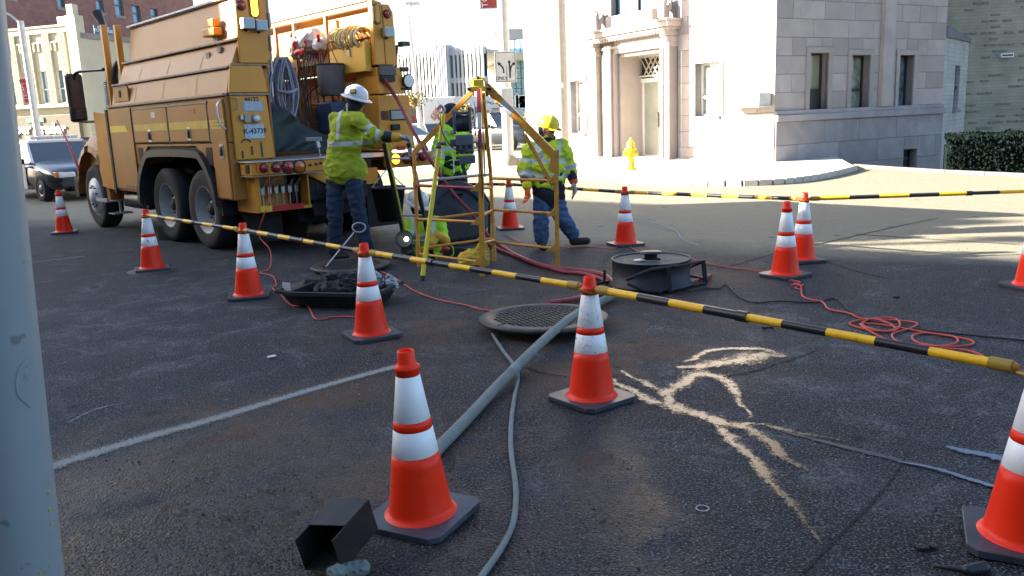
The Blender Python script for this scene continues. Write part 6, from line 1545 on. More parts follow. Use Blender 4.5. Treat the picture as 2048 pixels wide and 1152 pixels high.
def cone(x, y, label, cond=0, rz=0., tilt=(0, 0), group='orange traffic cones around the manhole'):
    t = thing('traffic_cone', label, 'traffic cone', (x, y, 0), rz, group)
    if cond not in _cm:
        k = cone_proto(cond); d = {}
        for nm, q in k.items():
            me = q.mesh(nm, {'base': [c_bl], 'body': [c_or]}.get(nm, [c_wh[cond]]))
            if 'collar' in nm:
                uv = me.uv_layers.new(name='UVMap')
                for lp in me.loops:
                    v = me.vertices[lp.vertex_index].co; a = math.atan2(v.y, v.x); uv.data[lp.index].uv = (a * .1 + .4, v.z)
            d[nm] = me
        _cm[cond] = d
    for nm, me in _cm[cond].items():
        o = inst(nm, me, t, (0, 0, 0))
        if nm == 'base': b = o.modifiers.new('b', 'BEVEL'); b.width = .008; b.segments = 2
    if tilt == (0, 0): tilt = (R(random.uniform(-.9, .9)), R(random.uniform(-.9, .9)))
    t.rotation_euler = (tilt[0], tilt[1], rz); return t
CP = {1: (-7.47, 14.16), 2: (-4.25, 9.9), 3: (-2.55, 8.03), 4: (-1.09, 6.3), 5: (-.41, 3.23), 6: (.43, 4.61), 7: (.01, 12.36), 8: (1.43, 10.37), 9: (2.64, 8.0), 10: (3.07, 8.77), 11: (4.45, 7.07), 12: (1.83, 2.84)}
cone(*CP[1], 'farthest traffic cone, alone beside the truck front wheel', 1, R(20))
cone(*CP[2], 'traffic cone at the left end of the striped bars', 2, R(25))
cone(*CP[3], 'traffic cone holding the bar left of the black gear tray', 1, R(15))
cone(*CP[4], 'traffic cone in front of the black gear tray', 1, R(28))
cone(*CP[5], 'closest clean traffic cone standing free beside the grey hose', 0, R(-28), (R(1.5), R(-1)))
cone(*CP[6], 'scuffed traffic cone by the big manhole cover, joining two bars', 2, R(38))
cone(*CP[7], 'traffic cone standing behind the yellow frame', 0, R(10))
cone(*CP[8], 'faded traffic cone between the coil reel and the fire hydrant', 1, R(20))
cone(*CP[9], 'front cone of the overlapping pair on the right', 1, R(35))
cone(*CP[10], 'rear cone of the overlapping pair, joining two rear bars', 1, R(12))
cone(*CP[11], 'cone cut off by the right edge of the photo, far one', 0, R(10))
cone(*CP[12], 'large close cone cut off by the right edge of the photo', 0, R(-25), (0, R(2)))
by_, bk_ = mat('bar_yellow', (.88, .48, .012), .38, var=.08, vs=12, dirt=(.16, .10, .03), dirt_s=22, dirt_t=.60), mat('bar_black', (.018, .018, .022), .35, var=.2, dirt=(.09, .08, .06), dirt_s=22, dirt_t=.62)
ochre = mat('bar_socket_ochre', (.35, .22, .03), .5, var=.15)
def bar(a, b, label, n, r=.021, joint=None, start=0, trim=.055, z0=.655, z1=.655):
    a = Vector((*a, z0)); b = Vector((*b, z1)); d = (b - a).normalized(); a2 = a + d * trim; b2 = b - d * trim
    t = thing('barrier_bar', label, 'barrier bar', a, group='striped bars between the cones')
    q = MB(); s0 = .10; tot = (b2 - a2).length - 2 * s0; p = a2 + d * s0
    for i in range(n):
        p0 = p + d * (tot * i / n); p1 = p + d * (tot * (i + 1) / n); rr = r if (joint is None or i < joint) else r * .88
        q.tube([p0, p1], rr, 14, m=(i + start) % 2, caps=True)
    if joint is not None:
        pj = p + d * (tot * joint / n); q.tube([pj - d * .03, pj + d * .03], r * 1.2, 14, m=1)
    q.build('tube', [by_, bk_], t, world=True)
    for e, s in ((a, 1), (b, -1)):
        q = MB(); c = e + d * s * trim
        q.tube([c + d * s * .02, c + d * s * .10], [r * 1.15, r * 1.12], 14); q.tube([c, c + d * s * .02], [r * .6, r * 1.0], 12)
        ring = [e + Vector((math.cos(k * math.pi / 12) * .056, math.sin(k * math.pi / 12) * .056, .008 * math.sin(k * math.pi / 6 + 1) - .012)) for k in range(24)]
        q.tube(ring, .007, 6, closed=True); q.build('end_socket', [ochre], t, world=True)
    return t
bar(CP[2], CP[3], 'leftmost striped bar leading from the first cone past the truck wheels', 9, joint=5)
bar(CP[3], CP[4], 'striped bar passing in front of the man in the white helmet', 9, start=1, joint=5)
bar(CP[4], CP[6], 'striped bar passing in front of the yellow frame to the scuffed cone', 9, joint=3)
bar(CP[6], CP[12], 'closest long striped bar running to the right edge', 9, joint=4, r=.0215)
bar(CP[7], CP[8], 'rear striped bar passing behind the man in the yellow helmet', 7, start=1)
bar(CP[8], CP[10], 'sunlit rear striped bar in front of the stone building', 10)
bar(CP[10], (6.1, 8.6), 'rear striped bar leading out of the picture on the right', 9, joint=5)
bar((-.95, 12.9), CP[7], 'short striped bar behind the officer', 4)

# ============================================================ MANHOLE, COVERS
mh = thing('manhole', 'open round manhole with iron rim under the yellow frame', 'manhole', MHC)
q = MB(); q.lathe([(MHR + .001, .0), (MHR + .07, .006), (MHR + .09, .001)], 40); q.lathe([(MHR, .004), (MHR, -.25), (MHR + .06, -.3)], 40); q.build('iron_rim', [iron], mh)
q = MB(); q.lathe([(MHR + .06, -.3), (MHR + .06, -3)], 32); q.lathe([(MHR + .06, -3), (0, -3.01)], 32); q.build('shaft_wall', [mat('shaft_brick', (.10, .085, .075), .95, bump=.6, bs=20)], mh)
def cover(name, label, c, r, z, tilt, rzz, tread=True):
    t = thing(name, label, 'manhole cover', (c.x, c.y, z), rzz); t.rotation_euler = (tilt[0], tilt[1], rzz)
    q = MB(); q.lathe([(0, 0), (r * .9, 0), (r * .97, .012), (r, .025), (r, .04), (r - .01, .048), (r * .80, .050), (r * .795, .043), (0, .043)], 56); q.build('disc', [iron], t, bevel=0)
    q = MB(); s = r / 10.5
    for i in range(-9, 10):
        for j in range(-9, 10):
            x, y = i * s * .85, j * s * .85
            if math.hypot(x, y) < r * .75:
                k = (i + 2 * j) % 4 < 2
                q.box((x, y, .0465), (s * .62, s * .25, .008) if k else (s * .25, s * .62, .008), rz=R(45))
    o = q.build('tread_pattern', [iron], t, kind='stuff')
    q = MB()
    for a in (0.3, 3.44): q.box((math.cos(a) * r * .86, math.sin(a) * r * .86, .0505), (.05, .025, .003), rz=a)
    q.build('pick_slot', [black], t)
    return t
gcv = G(1088, 655); cover('manhole_cover', 'large tread pattern manhole cover lying behind the grey hose', gcv, .50, .045, (R(-1.0), R(1)), .4)
q = MB(); q.bb((-.1, -.04, 0), (.1, .04, .045)); tag(q.build('wood_wedge', [mat('chock_wood', (.07, .055, .05))], loc=(gcv.x + .3, gcv.y + .1, 0)), 'small wood wedge under the big manhole cover', 'wedge')
gc2 = G(702, 538); cover('manhole_cover', 'dark manhole cover at the feet of the man in the white helmet', gc2, .44, .01, (0, 0), .9)
gc3 = G(310, 542); q = MB(); q.lathe([(.28, .002), (.27, .006), (0, .006)], 32); q.lathe([(.2, .0065), (.2, .009), (.185, .009), (.185, .0065)], 32); tag(q.build('valve_cover', [iron], loc=(gc3.x - .05, gc3.y + .05, 0)), 'small flush iron cover under the left cone of the bars', 'cover')
# lifting hook
q = MB(); a, b = W(645, 542, 9.3), W(708, 465, 9.55); c = W(718, 455, 9.6); q.tube([a, b], .008, 7)
q.tube([c + Vector((math.cos(k * math.pi / 10) * .075, 0, math.sin(k * math.pi / 10) * .055)) for k in range(20)], .009, 7, closed=True); tag(q.build('lifting_hook', [steel]), 'thin steel lifting hook with a ring handle at the man\'s legs', 'hook')

# ============================================================ YELLOW FRAME (guard and tripod)
fy = mat('frame_yellow', (.60, .27, .04), .45, var=.15, vs=8, dirt=(.22, .12, .04), dirt_s=9, dirt_t=.52)
fr_ = mat('frame_red', (.28, .03, .05), .5, var=.2, dirt=(.3, .2, .15), dirt_s=14, dirt_t=.6)
fg = mat('frame_pale_tape', (.42, .42, .42), .5, var=.2)
gA, gB, gC, gD = G(965, 552), G(1115, 536), G(838, 533), G(989, 522)
AP = W(957, 168, 9.15)
tri = thing('tripod_guard', 'yellow steel guard frame with tripod head over the open manhole', 'frame', Vector((AP.x, AP.y, 0)))
def fpart(name, fn, mats, bevel=.003, parent=None): q = MB(); fn(q); return q.build(name, mats, parent or tri, world=True, bevel=bevel)
tA0, tA1 = W(962, 352, gA.y), W(957, 180, 9.1); tB0, tB1 = W(1112, 318, gB.y), W(972, 172, 9.15); tC0, tC1 = W(828, 306, gC.y), W(946, 182, 9.2); tD0, tD1 = W(981, 345, gD.y), W(966, 185, 9.25)
xv = lambda p, o: Vector((p.x, p.y, o))
fpart('leg', lambda q: (q.bar(gA, tA0, .055, .055),), [fy]); fpart('leg', lambda q: q.bar(gB, tB0, .045, .045), [fy]); fpart('leg', lambda q: q.tube([gC + Vector((0, 0, .0)), tC0], .021, 10), [fy]); fpart('leg', lambda q: q.tube([gD, tD0], .021, 10), [fy])
fpart('arm', lambda q: (q.bar(tB0 + Vector((0, 0, .02)), tB1, .05, .085), ), [fy]); fpart('arm_brace', lambda q: (q.bar(W(1106, 372, gB.y), W(1050, 270, gB.y + .03), .03, .04), q.prism([W(1118, 300, gB.y - .02), W(1118, 352, gB.y - .02), W(1096, 338, gB.y - .02), W(1106, 300, gB.y - .02)], (0, .04, 0))), [fy])
fpart('arm', lambda q: (q.bar(tC0, tC1, .045, .05),), [fy]); fpart('arm', lambda q: (q.bar(tD0, tD1, .04, .04),), [fy])
m1, m2, m3 = tA0.lerp(tA1, .30), tA0.lerp(tA1, .52), tA0.lerp(tA1, .72)
fpart('arm', lambda q: (q.bar(tA0, m1, .05, .055, m=0), q.bar(m1, m2, .04, .05, m=1), q.bar(m2, m3, .04, .05, m=2), q.bar(m3, tA1, .04, .05, m=1), q.bar(tA0 + Vector((.04, 0, 0)), tA1 + Vector((.03, 0, 0)), .02, .05, m=0)), [fy, fr_, fg])
fpart('tape_band', lambda q: q.bar(tB0.lerp(tB1, .62), tB0.lerp(tB1, .78), .052, .088), [fg])
fpart('tripod_head', lambda q: (q.box(AP + Vector((0, 0, .0)), (.11, .11, .09)), q.box(AP + Vector((0, 0, -.05)), (.2, .12, .05)), q.tube([AP + Vector((-.09, 0, 0)), AP + Vector((-.05, 0, .06)), AP + Vector((.05, 0, .06)), AP + Vector((.09, 0, 0))], .012, 6)), [mat('head_yellow', (.75, .50, .03), .4)], bevel=.008)
fpart('head_bolt', lambda q: (q.box(AP + Vector((0, -.02, .06)), (.03, .03, .04)), q.tube([AP + Vector((-.12, -.06, -.05)), AP + Vector((-.08, -.06, -.05))], .018, 8), q.tube([AP + Vector((.08, -.06, -.05)), AP + Vector((.13, -.06, -.05))], .018, 8)), [dullblack])
def rl(name, a, b, r, m, n=8): return fpart(name, lambda q: q.tube([a, b], r, n), [m], bevel=0)
def onleg(g, top, py):     # point of a leg at picture row py
    d = top - g; best = None
    for k in range(201):
        p = g + d * (k / 200); v = p - CC; z = v.dot(CF); y = 576 - FPX * v.dot(CU) / z
        if best is None or abs(y - py) < best[0]: best = (abs(y - py), p)
    return best[1]
rails = [(gC, tC0, 371, gA, tA0, 376, fr_), (gC, tC0, 363, gD, tD0, 349, fg), (gD, tD0, 357, gB, tB0, 361, fy), (gC, tC0, 438, gA, tA0, 444, fy), (gC, tC0, 441, gD, tD0, 423, fy), (gD, tD0, 419, gB, tB0, 427, fy), (gC, tC0, 507, gA, tA0, 525, fy), (gC, tC0, 498, gD, tD0, 477, fy), (gD, tD0, 484, gB, tB0, 498, fy), (gA, tA0, 375, gD, tD0, 376, fy), (gA, tA0, 432, gD, tD0, 420, fy), (gA, tA0, 487, gD, tD0, 480, fy)]
for (a, ta, ya, b, tb, yb, m) in rails: rl('rail', onleg(a, ta, ya), onleg(b, tb, yb), .0155, m)
for (g, tp_, ys, sx) in ((gB, tB0, (361, 427, 498), -1), (gA, tA0, (376, 444, 525), -1)):
    for y in ys:
        p = onleg(g, tp_, y); fpart('gusset', lambda q: q.prism([p + Vector((0, -.03, -.03)), p + Vector((sx * .11, -.03, -.02)), p + Vector((0, -.03, .09))], (0, .02, 0)), [fy])
for (g, tp_) in ((gC, tC0), (gD, tD0)):
    for y in (370, 440, 505): p = onleg(g, tp_, y); fpart('leg_collar', lambda q: q.tube([p - Vector((0, 0, .03)), p + Vector((0, 0, .03))], .028, 10), [fy])
# chain between arms
def chain(a, b, sag, n, label):
    q = MB()
    for i in range(n):
        f = (i + .5) / n; p = a.lerp(b, f) - Vector((0, 0, sag * 4 * f * (1 - f))); d = (b - a).normalized(); u = Vector((0, 0, 1)) if i % 2 else Vector((0, 1, 0))
        u = (u - d * u.dot(d)).normalized(); L_ = (b - a).length / n * .72
        q.tube([p + d * math.cos(k_ * math.pi / 5) * L_ + u * math.sin(k_ * math.pi / 5) * .012 for k_ in range(10)], .0045, 5, closed=True)
    q.build('chain', [steel], tri, world=True)
chain(W(965, 200, 9.1), W(1008, 200, 9.1), .03, 8, '')
# winch on the leg
wn = W(930, 287, 8.75)
win = thing('winch', 'grey cable winch bolted to the front leg of the yellow frame', 'winch', wn)
wg = mat('winch_grey', (.10, .115, .13), .45, var=.15)
def wpart(name, fn, m, bevel=.006): q = MB(); fn(q); return q.build(name, [m], win, bevel=bevel)
wpart('housing', lambda q: (q.bb((-.09, -.1, -.10), (.09, .08, .09)), q.bb((-.15, -.06, -.03), (-.091, .04, .05))), wg, .015)
wpart('drum_frame', lambda q: (q.bb((-.11, -.08, .1), (-.08, .06, .33)), q.bb((.05, -.08, .1), (.08, .06, .36)), q.bb((-.079, -.06, .29), (.049, .04, .32))), wg)
wpart('cable_drum', lambda q: q.tube([(-.078, -.01, .2), (.048, -.01, .2)], .075, 16), steel, 0); wpart('cable', lambda q: [q.tube([(-.07 + i * .014, -.01 + math.cos(k * math.pi / 8) * .079, .2 + math.sin(k * math.pi / 8) * .079) for k in range(16)] if False else [(-.07 + i * .014 + 0 * k, -.01 + math.cos(k * math.pi / 8) * .079, .2 + math.sin(k * math.pi / 8) * .079) for k in range(16)], .006, 5, closed=True) for i in range(9)], dullblack, 0)
wpart('guard_plate', lambda q: q.tube([(-.02 + math.cos(k * math.pi / 12) * .0 + .13, math.cos(k * math.pi / 12) * .07 - .01, .24 + math.sin(k * math.pi / 12) * .16) for k in range(24)], .01, 6, closed=True), steel, 0)
wpart('crank', lambda q: (q.tube([(-.19, -.01, .01), (-.27, -.01, .01)], .02, 8), q.tube([(-.27, -.01, .01), (-.27, -.03, -.03)], .03, 8), ), wg); wpart('base_plate', lambda q: q.bb((-.06, -.13, -.2), (.1, .05, -.121)), wg)
wpart('bolts', lambda q: [q.tube([(-.08 + i * .05, -.101, -.09), (-.08 + i * .05, -.115, -.09)], .014, 7) for i in range(4)], dullblack, 0)
wpart('switch_row', lambda q: [q.bb((-.09 + i * .06, -.105, -.05), (-.05 + i * .06, -.1005, -.01)) for i in range(3)], dullblack, 0)
hose('hanging_line', 'thin white cord hanging from the winch crank', 'cord', [W(903, 285, 8.7), W(907, 320, 8.7), W(908, 345, 8.7)], .006, white_p)
hose('winch_cable', 'black cable looping down from the yellow pole to the winch', 'cable', [W(880, 235, 8.8), W(885, 265, 8.7), W(905, 295, 8.65), W(930, 300, 8.65), W(955, 285, 8.7), W(962, 340, 8.6), W(965, 380, 8.6), W(960, 430, 8.7)], .006, black)
# long yellow pole
q = MB(); a = G(844, 562); b = W(887, 228, 9.1); q.tube([a + (b - a) * .03, b], .024, 12); yp = q.build('reach_pole', [mat('pole_fluoyellow', (.62, .48, .02), .4, var=.08)]); tag(yp, 'long bright yellow pole leaning against the frame', 'pole')
_root[yp.name] = Matrix.Identity(4)
q = MB(); q.tube([a, a + (b - a) * .03], .026, 12); q.build('pole_foot', [black], yp); q = MB(); q.tube(smooth_pts([b, b + Vector((.01, 0, .05)), b + Vector((-.03, 0, .09)), b + Vector((-.07, 0, .05))], 4), .014, 8); q.build('pole_hook', [steel], yp)
# ladder
la0, la1, lb0, lb1 = W(768, 286, 9.62), W(826, 560, 10.12), W(817, 286, 9.62), W(875, 560, 10.12)
ld = thing('ladder', 'black and yellow ladder standing in the manhole', 'ladder', (la1.x, la1.y, 0))
dl_ = (la1 - la0); la1 = la0 + dl_ * 1.6; lb1 = lb0 + (lb1 - lb0) * 1.6
def lpart(name, fn, mats): q = MB(); fn(q); return q.build(name, mats, ld, world=True, bevel=.002)
yl_ = mat('ladder_yellow', (.42, .38, .03), .5)
lpart('side_rail', lambda q: (q.bar(la0, la1, .045, .03, m=0), q.bar(la0 + Vector((.028, -.01, 0)), la1 + Vector((.028, -.01, 0)), .014, .03, m=1)), [blackpl, yl_]); lpart('side_rail', lambda q: (q.bar(lb0, lb1, .045, .03, m=0)), [blackpl, yl_])
for f in [(y - 286) / 274 for y in (315, 372, 425, 477, 530, 583, 640)]: lpart('rung', lambda q: q.tube([la0 + dl_ * f, lb0 + dl_ * f], .015, 8), [steel])
lpart('label_patch', lambda q: q.bar(lb0 + dl_ * .03, lb0 + dl_ * .09, .05, .033), [fg])

# ============================================================ BLOWER DRUM, REEL, BUCKET, BAGS
dc = W(914, 428, 11.35); ax = Vector((.34, -.80, .42)).normalized(); M = ax.to_track_quat('Z', 'Y').to_matrix()
dr = thing('blower_drum', 'round black drum housing tilted on the road behind the frame', 'blower', Vector((dc.x, dc.y, 0)))
q = MB(); q.lathe([(0, -.30), (.40, -.30), (.42, -.28), (.42, -.02), (.435, .0), (.42, .02), (.33, .03), (.12, .035), (.10, .05), (0, .05)], 40, c=dc + ax * .12, M=M); q.build('drum_shell', [blackpl], dr, world=True)
q = MB(); ref = M @ Vector((0, 1, 0)); rx = M @ Vector((1, 0, 0)); cc_ = dc + ax * .17
q.tube([cc_ + (rx * math.cos(a_) + ref * math.sin(a_)) * .3 for a_ in [R(20 + k_ * 8) for k_ in range(18)]], .012, 6); q.box(cc_ + ref * .22, (.16, .02, .05), M=M); q.build('drum_rib', [dullblack], dr, world=True)
q = MB(); q.tube([Vector((dc.x + .42, dc.y - .2, .02)), Vector((dc.x + .45, dc.y - .15, .5)), Vector((dc.x + .3, dc.y, .75))], .018, 7); q.tube([Vector((dc.x - .3, dc.y - .35, .02)), Vector((dc.x + .5, dc.y - .3, .02))], .018, 7); q.tube([Vector((dc.x - .1, dc.y - .45, .07)), Vector((dc.x + .02, dc.y - .45, .07))], .07, 14); q.build('stand', [black], dr, world=True)
# reel lying on the ground
rcn = G(1302, 573); rl_ = thing('hose_reel', 'flat black reel of coiled hose lying on the road in a pipe frame', 'reel', (rcn.x, rcn.y, 0)); Rr_ = .36; Hh = .27
drk = mat('reel_dark', (.018, .022, .028), .55, var=.15)
q = MB(); q.lathe([(0, .03), (Rr_ + .03, .03), (Rr_ + .035, .045), (Rr_, .055), (Rr_, Hh - .01), (Rr_ + .012, Hh), (Rr_ - .01, Hh), (Rr_ - .012, Hh - .03), (0, Hh - .03)], 48); q.build('reel_drum', [drk], rl_)
q = MB()
for i in range(13):
    r_ = .345 - i * .02; q.tube([(math.cos(k * math.pi / 24) * r_, math.sin(k * math.pi / 24) * r_, Hh - .02) for k in range(48)], .0095, 6, closed=True)
q.build('coiled_hose', [mat('hose_slate', (.05, .062, .07), .5)], rl_)
q = MB(); q.lathe([(.06, Hh - .01), (.06, Hh + .04), (.10, Hh + .045), (.10, Hh + .06), (0, Hh + .065)], 20); q.build('reel_hub', [blackpl], rl_)
q = MB(); q.lathe([(.055, Hh + .0), (.04, Hh + .005), (0, Hh + .006)], 16, c=(-.12, -.08, 0)); q.build('metal_cap', [steel], rl_)
def wv(x, y, Y): return W(x, y, Y)
q = MB(); P0 = wv(1252, 560, rcn.y - .42); f1 = [P0, wv(1300, 540, rcn.y - .42), wv(1345, 533, rcn.y - .38), wv(1408, 522, rcn.y + .05)]
for a_, b_ in zip(f1[:-1], f1[1:]): q.tube([a_, b_], .016, 8)
q.tube([wv(1255, 568, rcn.y - .40), wv(1290, 582, rcn.y - .42), wv(1325, 584, rcn.y - .4)], .014, 7)
q.bar(wv(1406, 520, rcn.y + .0), wv(1411, 566, rcn.y + .0), .035); q.bar(wv(1336, 535, rcn.y - .4), wv(1341, 583, rcn.y - .4), .03); q.tube([wv(1405, 524, rcn.y), wv(1380, 534, rcn.y + .35), wv(1372, 545, rcn.y + .3)], .015, 7)
q.tube([wv(1411, 566, rcn.y), wv(1375, 572, rcn.y - .15), wv(1341, 581, rcn.y - .38)], .016, 7); q.tube([wv(1376, 550, rcn.y + .3), wv(1408, 558, rcn.y)], .014, 7)
q.build('pipe_frame', [black], rl_, world=True); q = MB()
q.tube([wv(1209, 540, rcn.y + .1), wv(1209, 566, rcn.y + .1)], .014, 7); q.tube([wv(1180, 572, rcn.y), wv(1209, 564, rcn.y + .05), wv(1226, 565, rcn.y + .1)], .016, 7); q.tube([wv(1170, 585, rcn.y - .1), wv(1200, 575, rcn.y - .1), wv(1228, 575, rcn.y - .1)], .016, 7)
q.build('pipe_stub', [black], rl_, world=True); q = MB(); q.tube([wv(1316, 525, rcn.y - .05), wv(1318, 590, rcn.y - .43)], .012, 7)
q.build('spindle_rod', [black], rl_, world=True)
# hanging black bucket under the truck bumper by the ladder
bkt = W(776, 374, 10.9); t_ = thing('rubber_bucket', 'large black rubber bucket behind the ladder', 'bucket', Vector((bkt.x, bkt.y, 0)))
q = MB(); q.lathe([(0, .36), (.15, .36), (.22, .78), (.225, .78), (.225, .80), (.205, .80), (.15, .39), (0, .38)], 22); q.build('bucket_body', [black], t_)
q = MB(); q.tube([(-.2, 0, .8), (0, 0, 1.02), (.2, 0, .8)], .008, 6); q.build('bucket_handle', [steel], t_)
# yellow bag
yb = G(950, 540); t_ = thing('yellow_bag', 'crumpled yellow canvas bag on the road behind the frame leg', 'bag', (yb.x, yb.y, 0)); c = Vector((yb.x, yb.y + .15, 0))
blob('bag_body', [('e', c + Vector((-.04, 0, .10)), (.15, .13, .11)), ('e', c + Vector((.08, .02, .13)), (.08, .1, .15)), ('e', c + Vector((-.10, -.02, .06)), (.08, .12, .06)), ('e', c + Vector((.1, .02, .24)), (.05, .05, .05))], mat('bag_yellow', (.55, .36, .03), .75, var=.2, vs=10, dirt=(.3, .2, .05), dirt_s=8), t_, voxel=.012, smooth=2, wr=.02, wfreq=14)
# black gear tray
tc_ = Vector((-1.58, 7.62, 0)); tr_ = thing('gear_tray', 'black plastic tray full of harness gear between two cones', 'tray', tc_, R(-16))
q = MB(); Lx, Ly, hh = .49, .25, .15
o1 = [(-Lx + .1, -Ly + .06, .005), (-Lx + .22, -Ly - .0, .005), (Lx - .2, -Ly, .005), (Lx - .08, -Ly + .08, .005), (Lx - .08, Ly - .06, .005), (-Lx + .1, Ly - .06, .005)]
o2 = [(-Lx, -Ly + .02, hh), (-Lx + .2, -Ly - .06, hh), (Lx - .16, -Ly - .06, hh), (Lx, -Ly + .06, hh), (Lx, Ly, hh), (-Lx, Ly, hh)]
n = 6; vs = [Vector(v) for v in o1 + o2]; rim = [Vector((x * 1.05, y * 1.09, hh)) for x, y, _ in o2]; rim2 = [v - Vector((0, 0, .025)) for v in rim]
q.add(vs + rim + rim2, [tuple(range(n - 1, -1, -1))] + [(i, (i + 1) % n, (i + 1) % n + n, i + n) for i in range(n)] + [(i + n, (i + 1) % n + n, (i + 1) % n + 2 * n, i + 2 * n) for i in range(n)] + [(i + 2 * n, (i + 1) % n + 2 * n, (i + 1) % n + 3 * n, i + 3 * n) for i in range(n)])
ob = q.build('tray_shell', [blackpl], tr_); so_ = ob.modifiers.new('s', 'SOLIDIFY'); so_.thickness = .008
q = MB(); q.bb((-.40, -.2, .01), (-.37, .2, .14)); q.bb((.1, -.24, .01), (.12, .2, .12)); q.build('tray_divider', [blackpl], tr_)
hm = thing('harness_bag', 'dark olive backpack of harness straps heaped in the black tray', 'bag', tc_, R(-16)); 
Mh = _root[hm.name]; w3 = lambda x, y, z: Mh @ Vector((x, y, z))
blob('bag_body', [('e', w3(-.02, 0, .12), (.16, .15, .08)), ('e', w3(.08, -.03, .15), (.10, .15, .07)), ('c', w3(-.16, .1, .22), w3(.16, .12, .22), .035, .04), ('c', w3(.1, -.1, .2), w3(.24, .05, .14), .05, .04), ('e', w3(-.16, -.04, .12), (.07, .12, .07)), ('c', w3(-.18, .02, .24), w3(-.05, -.18, .15), .03, .03)], mat('webbing_dark', (.028, .034, .034), .8, var=.3, vs=14), hm, voxel=.009, smooth=2, wr=.018, wfreq=16)
q = MB(); random.seed(21)
for i in range(9):
    a_ = w3(random.uniform(-.2, .3), random.uniform(-.15, .2), .17); q.tube(smooth_pts([a_, a_ + Vector((random.uniform(-.1, .1), random.uniform(-.08, .08), random.uniform(.02, .08))), a_ + Vector((random.uniform(-.16, .16), random.uniform(-.1, .1), .0))], 5), .008, 6)
q.build('strap', [black], hm, world=True)
q = MB(); q.prism([w3(-.5, -.15, .13), w3(-.4, -.18, .13), w3(-.4, -.18, .21), w3(-.5, -.15, .21)], (0, -.004, 0)); tag(q.build('paper_tag', [wht]), 'white paper tag at the left end of the black tray', 'tag')
for nm, lb, x, y, z in (('plastic_bag', 'crumpled clear plastic bag at the back of the tray, left piece', .3, .16, .2), ('plastic_bag', 'crumpled clear plastic bag at the right end of the tray', .47, .1, .18)):
    t_ = thing(nm, lb, 'plastic bag', w3(x, y, z)); c = w3(x, y, z); blob('bag_film', [('e', c, (.05, .04, .05)), ('e', c + Vector((.02, 0, -.04)), (.045, .04, .045)), ('e', c + Vector((-.02, .0, .04)), (.03, .03, .03))], mat('film_pale', (.30, .33, .36), .25, var=.3), t_, voxel=.006, smooth=1, wr=.018, wfreq=24)
# dark open metal box in the foreground with a rag
bxp = G(688, 1118); t_ = thing('metal_box', 'dark rusty open metal box tipped in the foreground', 'box', (bxp.x, bxp.y, 0), R(-22)); bm_ = mat('box_dark', (.007, .006, .006), .55, var=.4, dirt=(.03, .018, .015), dirt_s=12, dirt_t=.5)
Mb = Matrix.Rotation(R(9), 3, 'X') @ Matrix.Rotation(R(-8), 3, 'Y')
q = MB()
for (c, d) in (((0, 0, .012), (.155, .24, .006)), ((-.075, 0, .07), (.005, .24, .12)), ((.075, 0, .07), (.005, .24, .12)), ((0, .12, .07), (.145, .005, .12)), ((0, .04, .132), (.155, .16, .004))): q.box(Mb @ (Vector(c) * 1.08) + Vector((0, 0, .032)), Vector(d) * 1.08, M=Mb)
q.build('box_shell', [bm_], t_, bevel=.003)
t_ = thing('grey_rag', 'pale grey rag rolled in the mouth of the dark metal box', 'rag', G(672, 1146)); c = G(665, 1146, .035); blob('rag_cloth', [('c', c, c + Vector((.10, .03, .0)), .022, .028), ('e', c + Vector((.02, -.01, .01)), (.03, .03, .025))], mat('rag_grey', (.15, .18, .17), .9, var=.2), t_, voxel=.004, smooth=1, wr=.008, wfreq=40)
t_ = thing('black_tool', 'black plastic tool lying at the lower right edge', 'tool', G(1930, 1135)); c = G(1935, 1140, .02); blob('tool_body', [('c', c, c + Vector((.06, .01, .0)), .018, .024), ('c', c + Vector((-.09, .05, -.01)), c, .006, .014)], blackpl, t_, voxel=.004, smooth=1)

# ============================================================ HOSES AND CORDS
def gpath(px, z): return [G(x, y, z) for x, y in px]
cordred = mat('cord_orange_red', (.50, .07, .05), .5, var=.1)
def ghose(name, label, cat, px, r, m, z=None, k=6, n=7, group=None): return hose(name, label, cat, gpath(px, (z if z is not None else r + .004)), r, m, k, n, group)
def onroot(p): return tw_(p)
hose('air_hose', 'dark red air hose dropping from the truck port to the drum and reel', 'hose', [tw_(TQ(768, 158, -.1)), tw_(TQ(792, 195, -.2)), W(830, 268, 11.2), W(862, 322, 10.9), W(905, 385, 10.8), W(948, 432, 10.75), W(975, 470, 10.6), G(1003, 493, .03), G(1045, 517, .03), G(1100, 535, .03), G(1165, 542, .03), G(1205, 550, .03), G(1228, 566, .03)], .026, hosered)
ghose('air_hose', 'second dark red hose along the ground under the frame', 'hose', [(960, 478), (1000, 500), (1060, 522), (1120, 542), (1170, 548), (1210, 562), (1232, 580)], .019, hosered)
ghose('air_hose', 'red hose end passing under the bar beside the big cover', 'hose', [(1100, 606), (1140, 600), (1190, 590), (1240, 585)], .024, hosered); 
ghose('air_hose', 'red hose end emerging at the right of the coil reel', 'hose', [(1370, 572), (1395, 562), (1420, 552)], .024, hosered)
ghose('extension_cord', 'orange cord running behind the man in the yellow helmet', 'cord', [(1010, 470), (1060, 492), (1130, 495), (1180, 494), (1225, 497), (1250, 488), (1290, 510), (1360, 512), (1420, 528), (1500, 540), (1550, 546), (1575, 552)], .006, cordred)
ghose('extension_cord', 'red cord from the bar cone across to the big manhole cover', 'cord', [(752, 538), (790, 556), (830, 582), (880, 600), (930, 610), (960, 618), (985, 622)], .007, cordred)
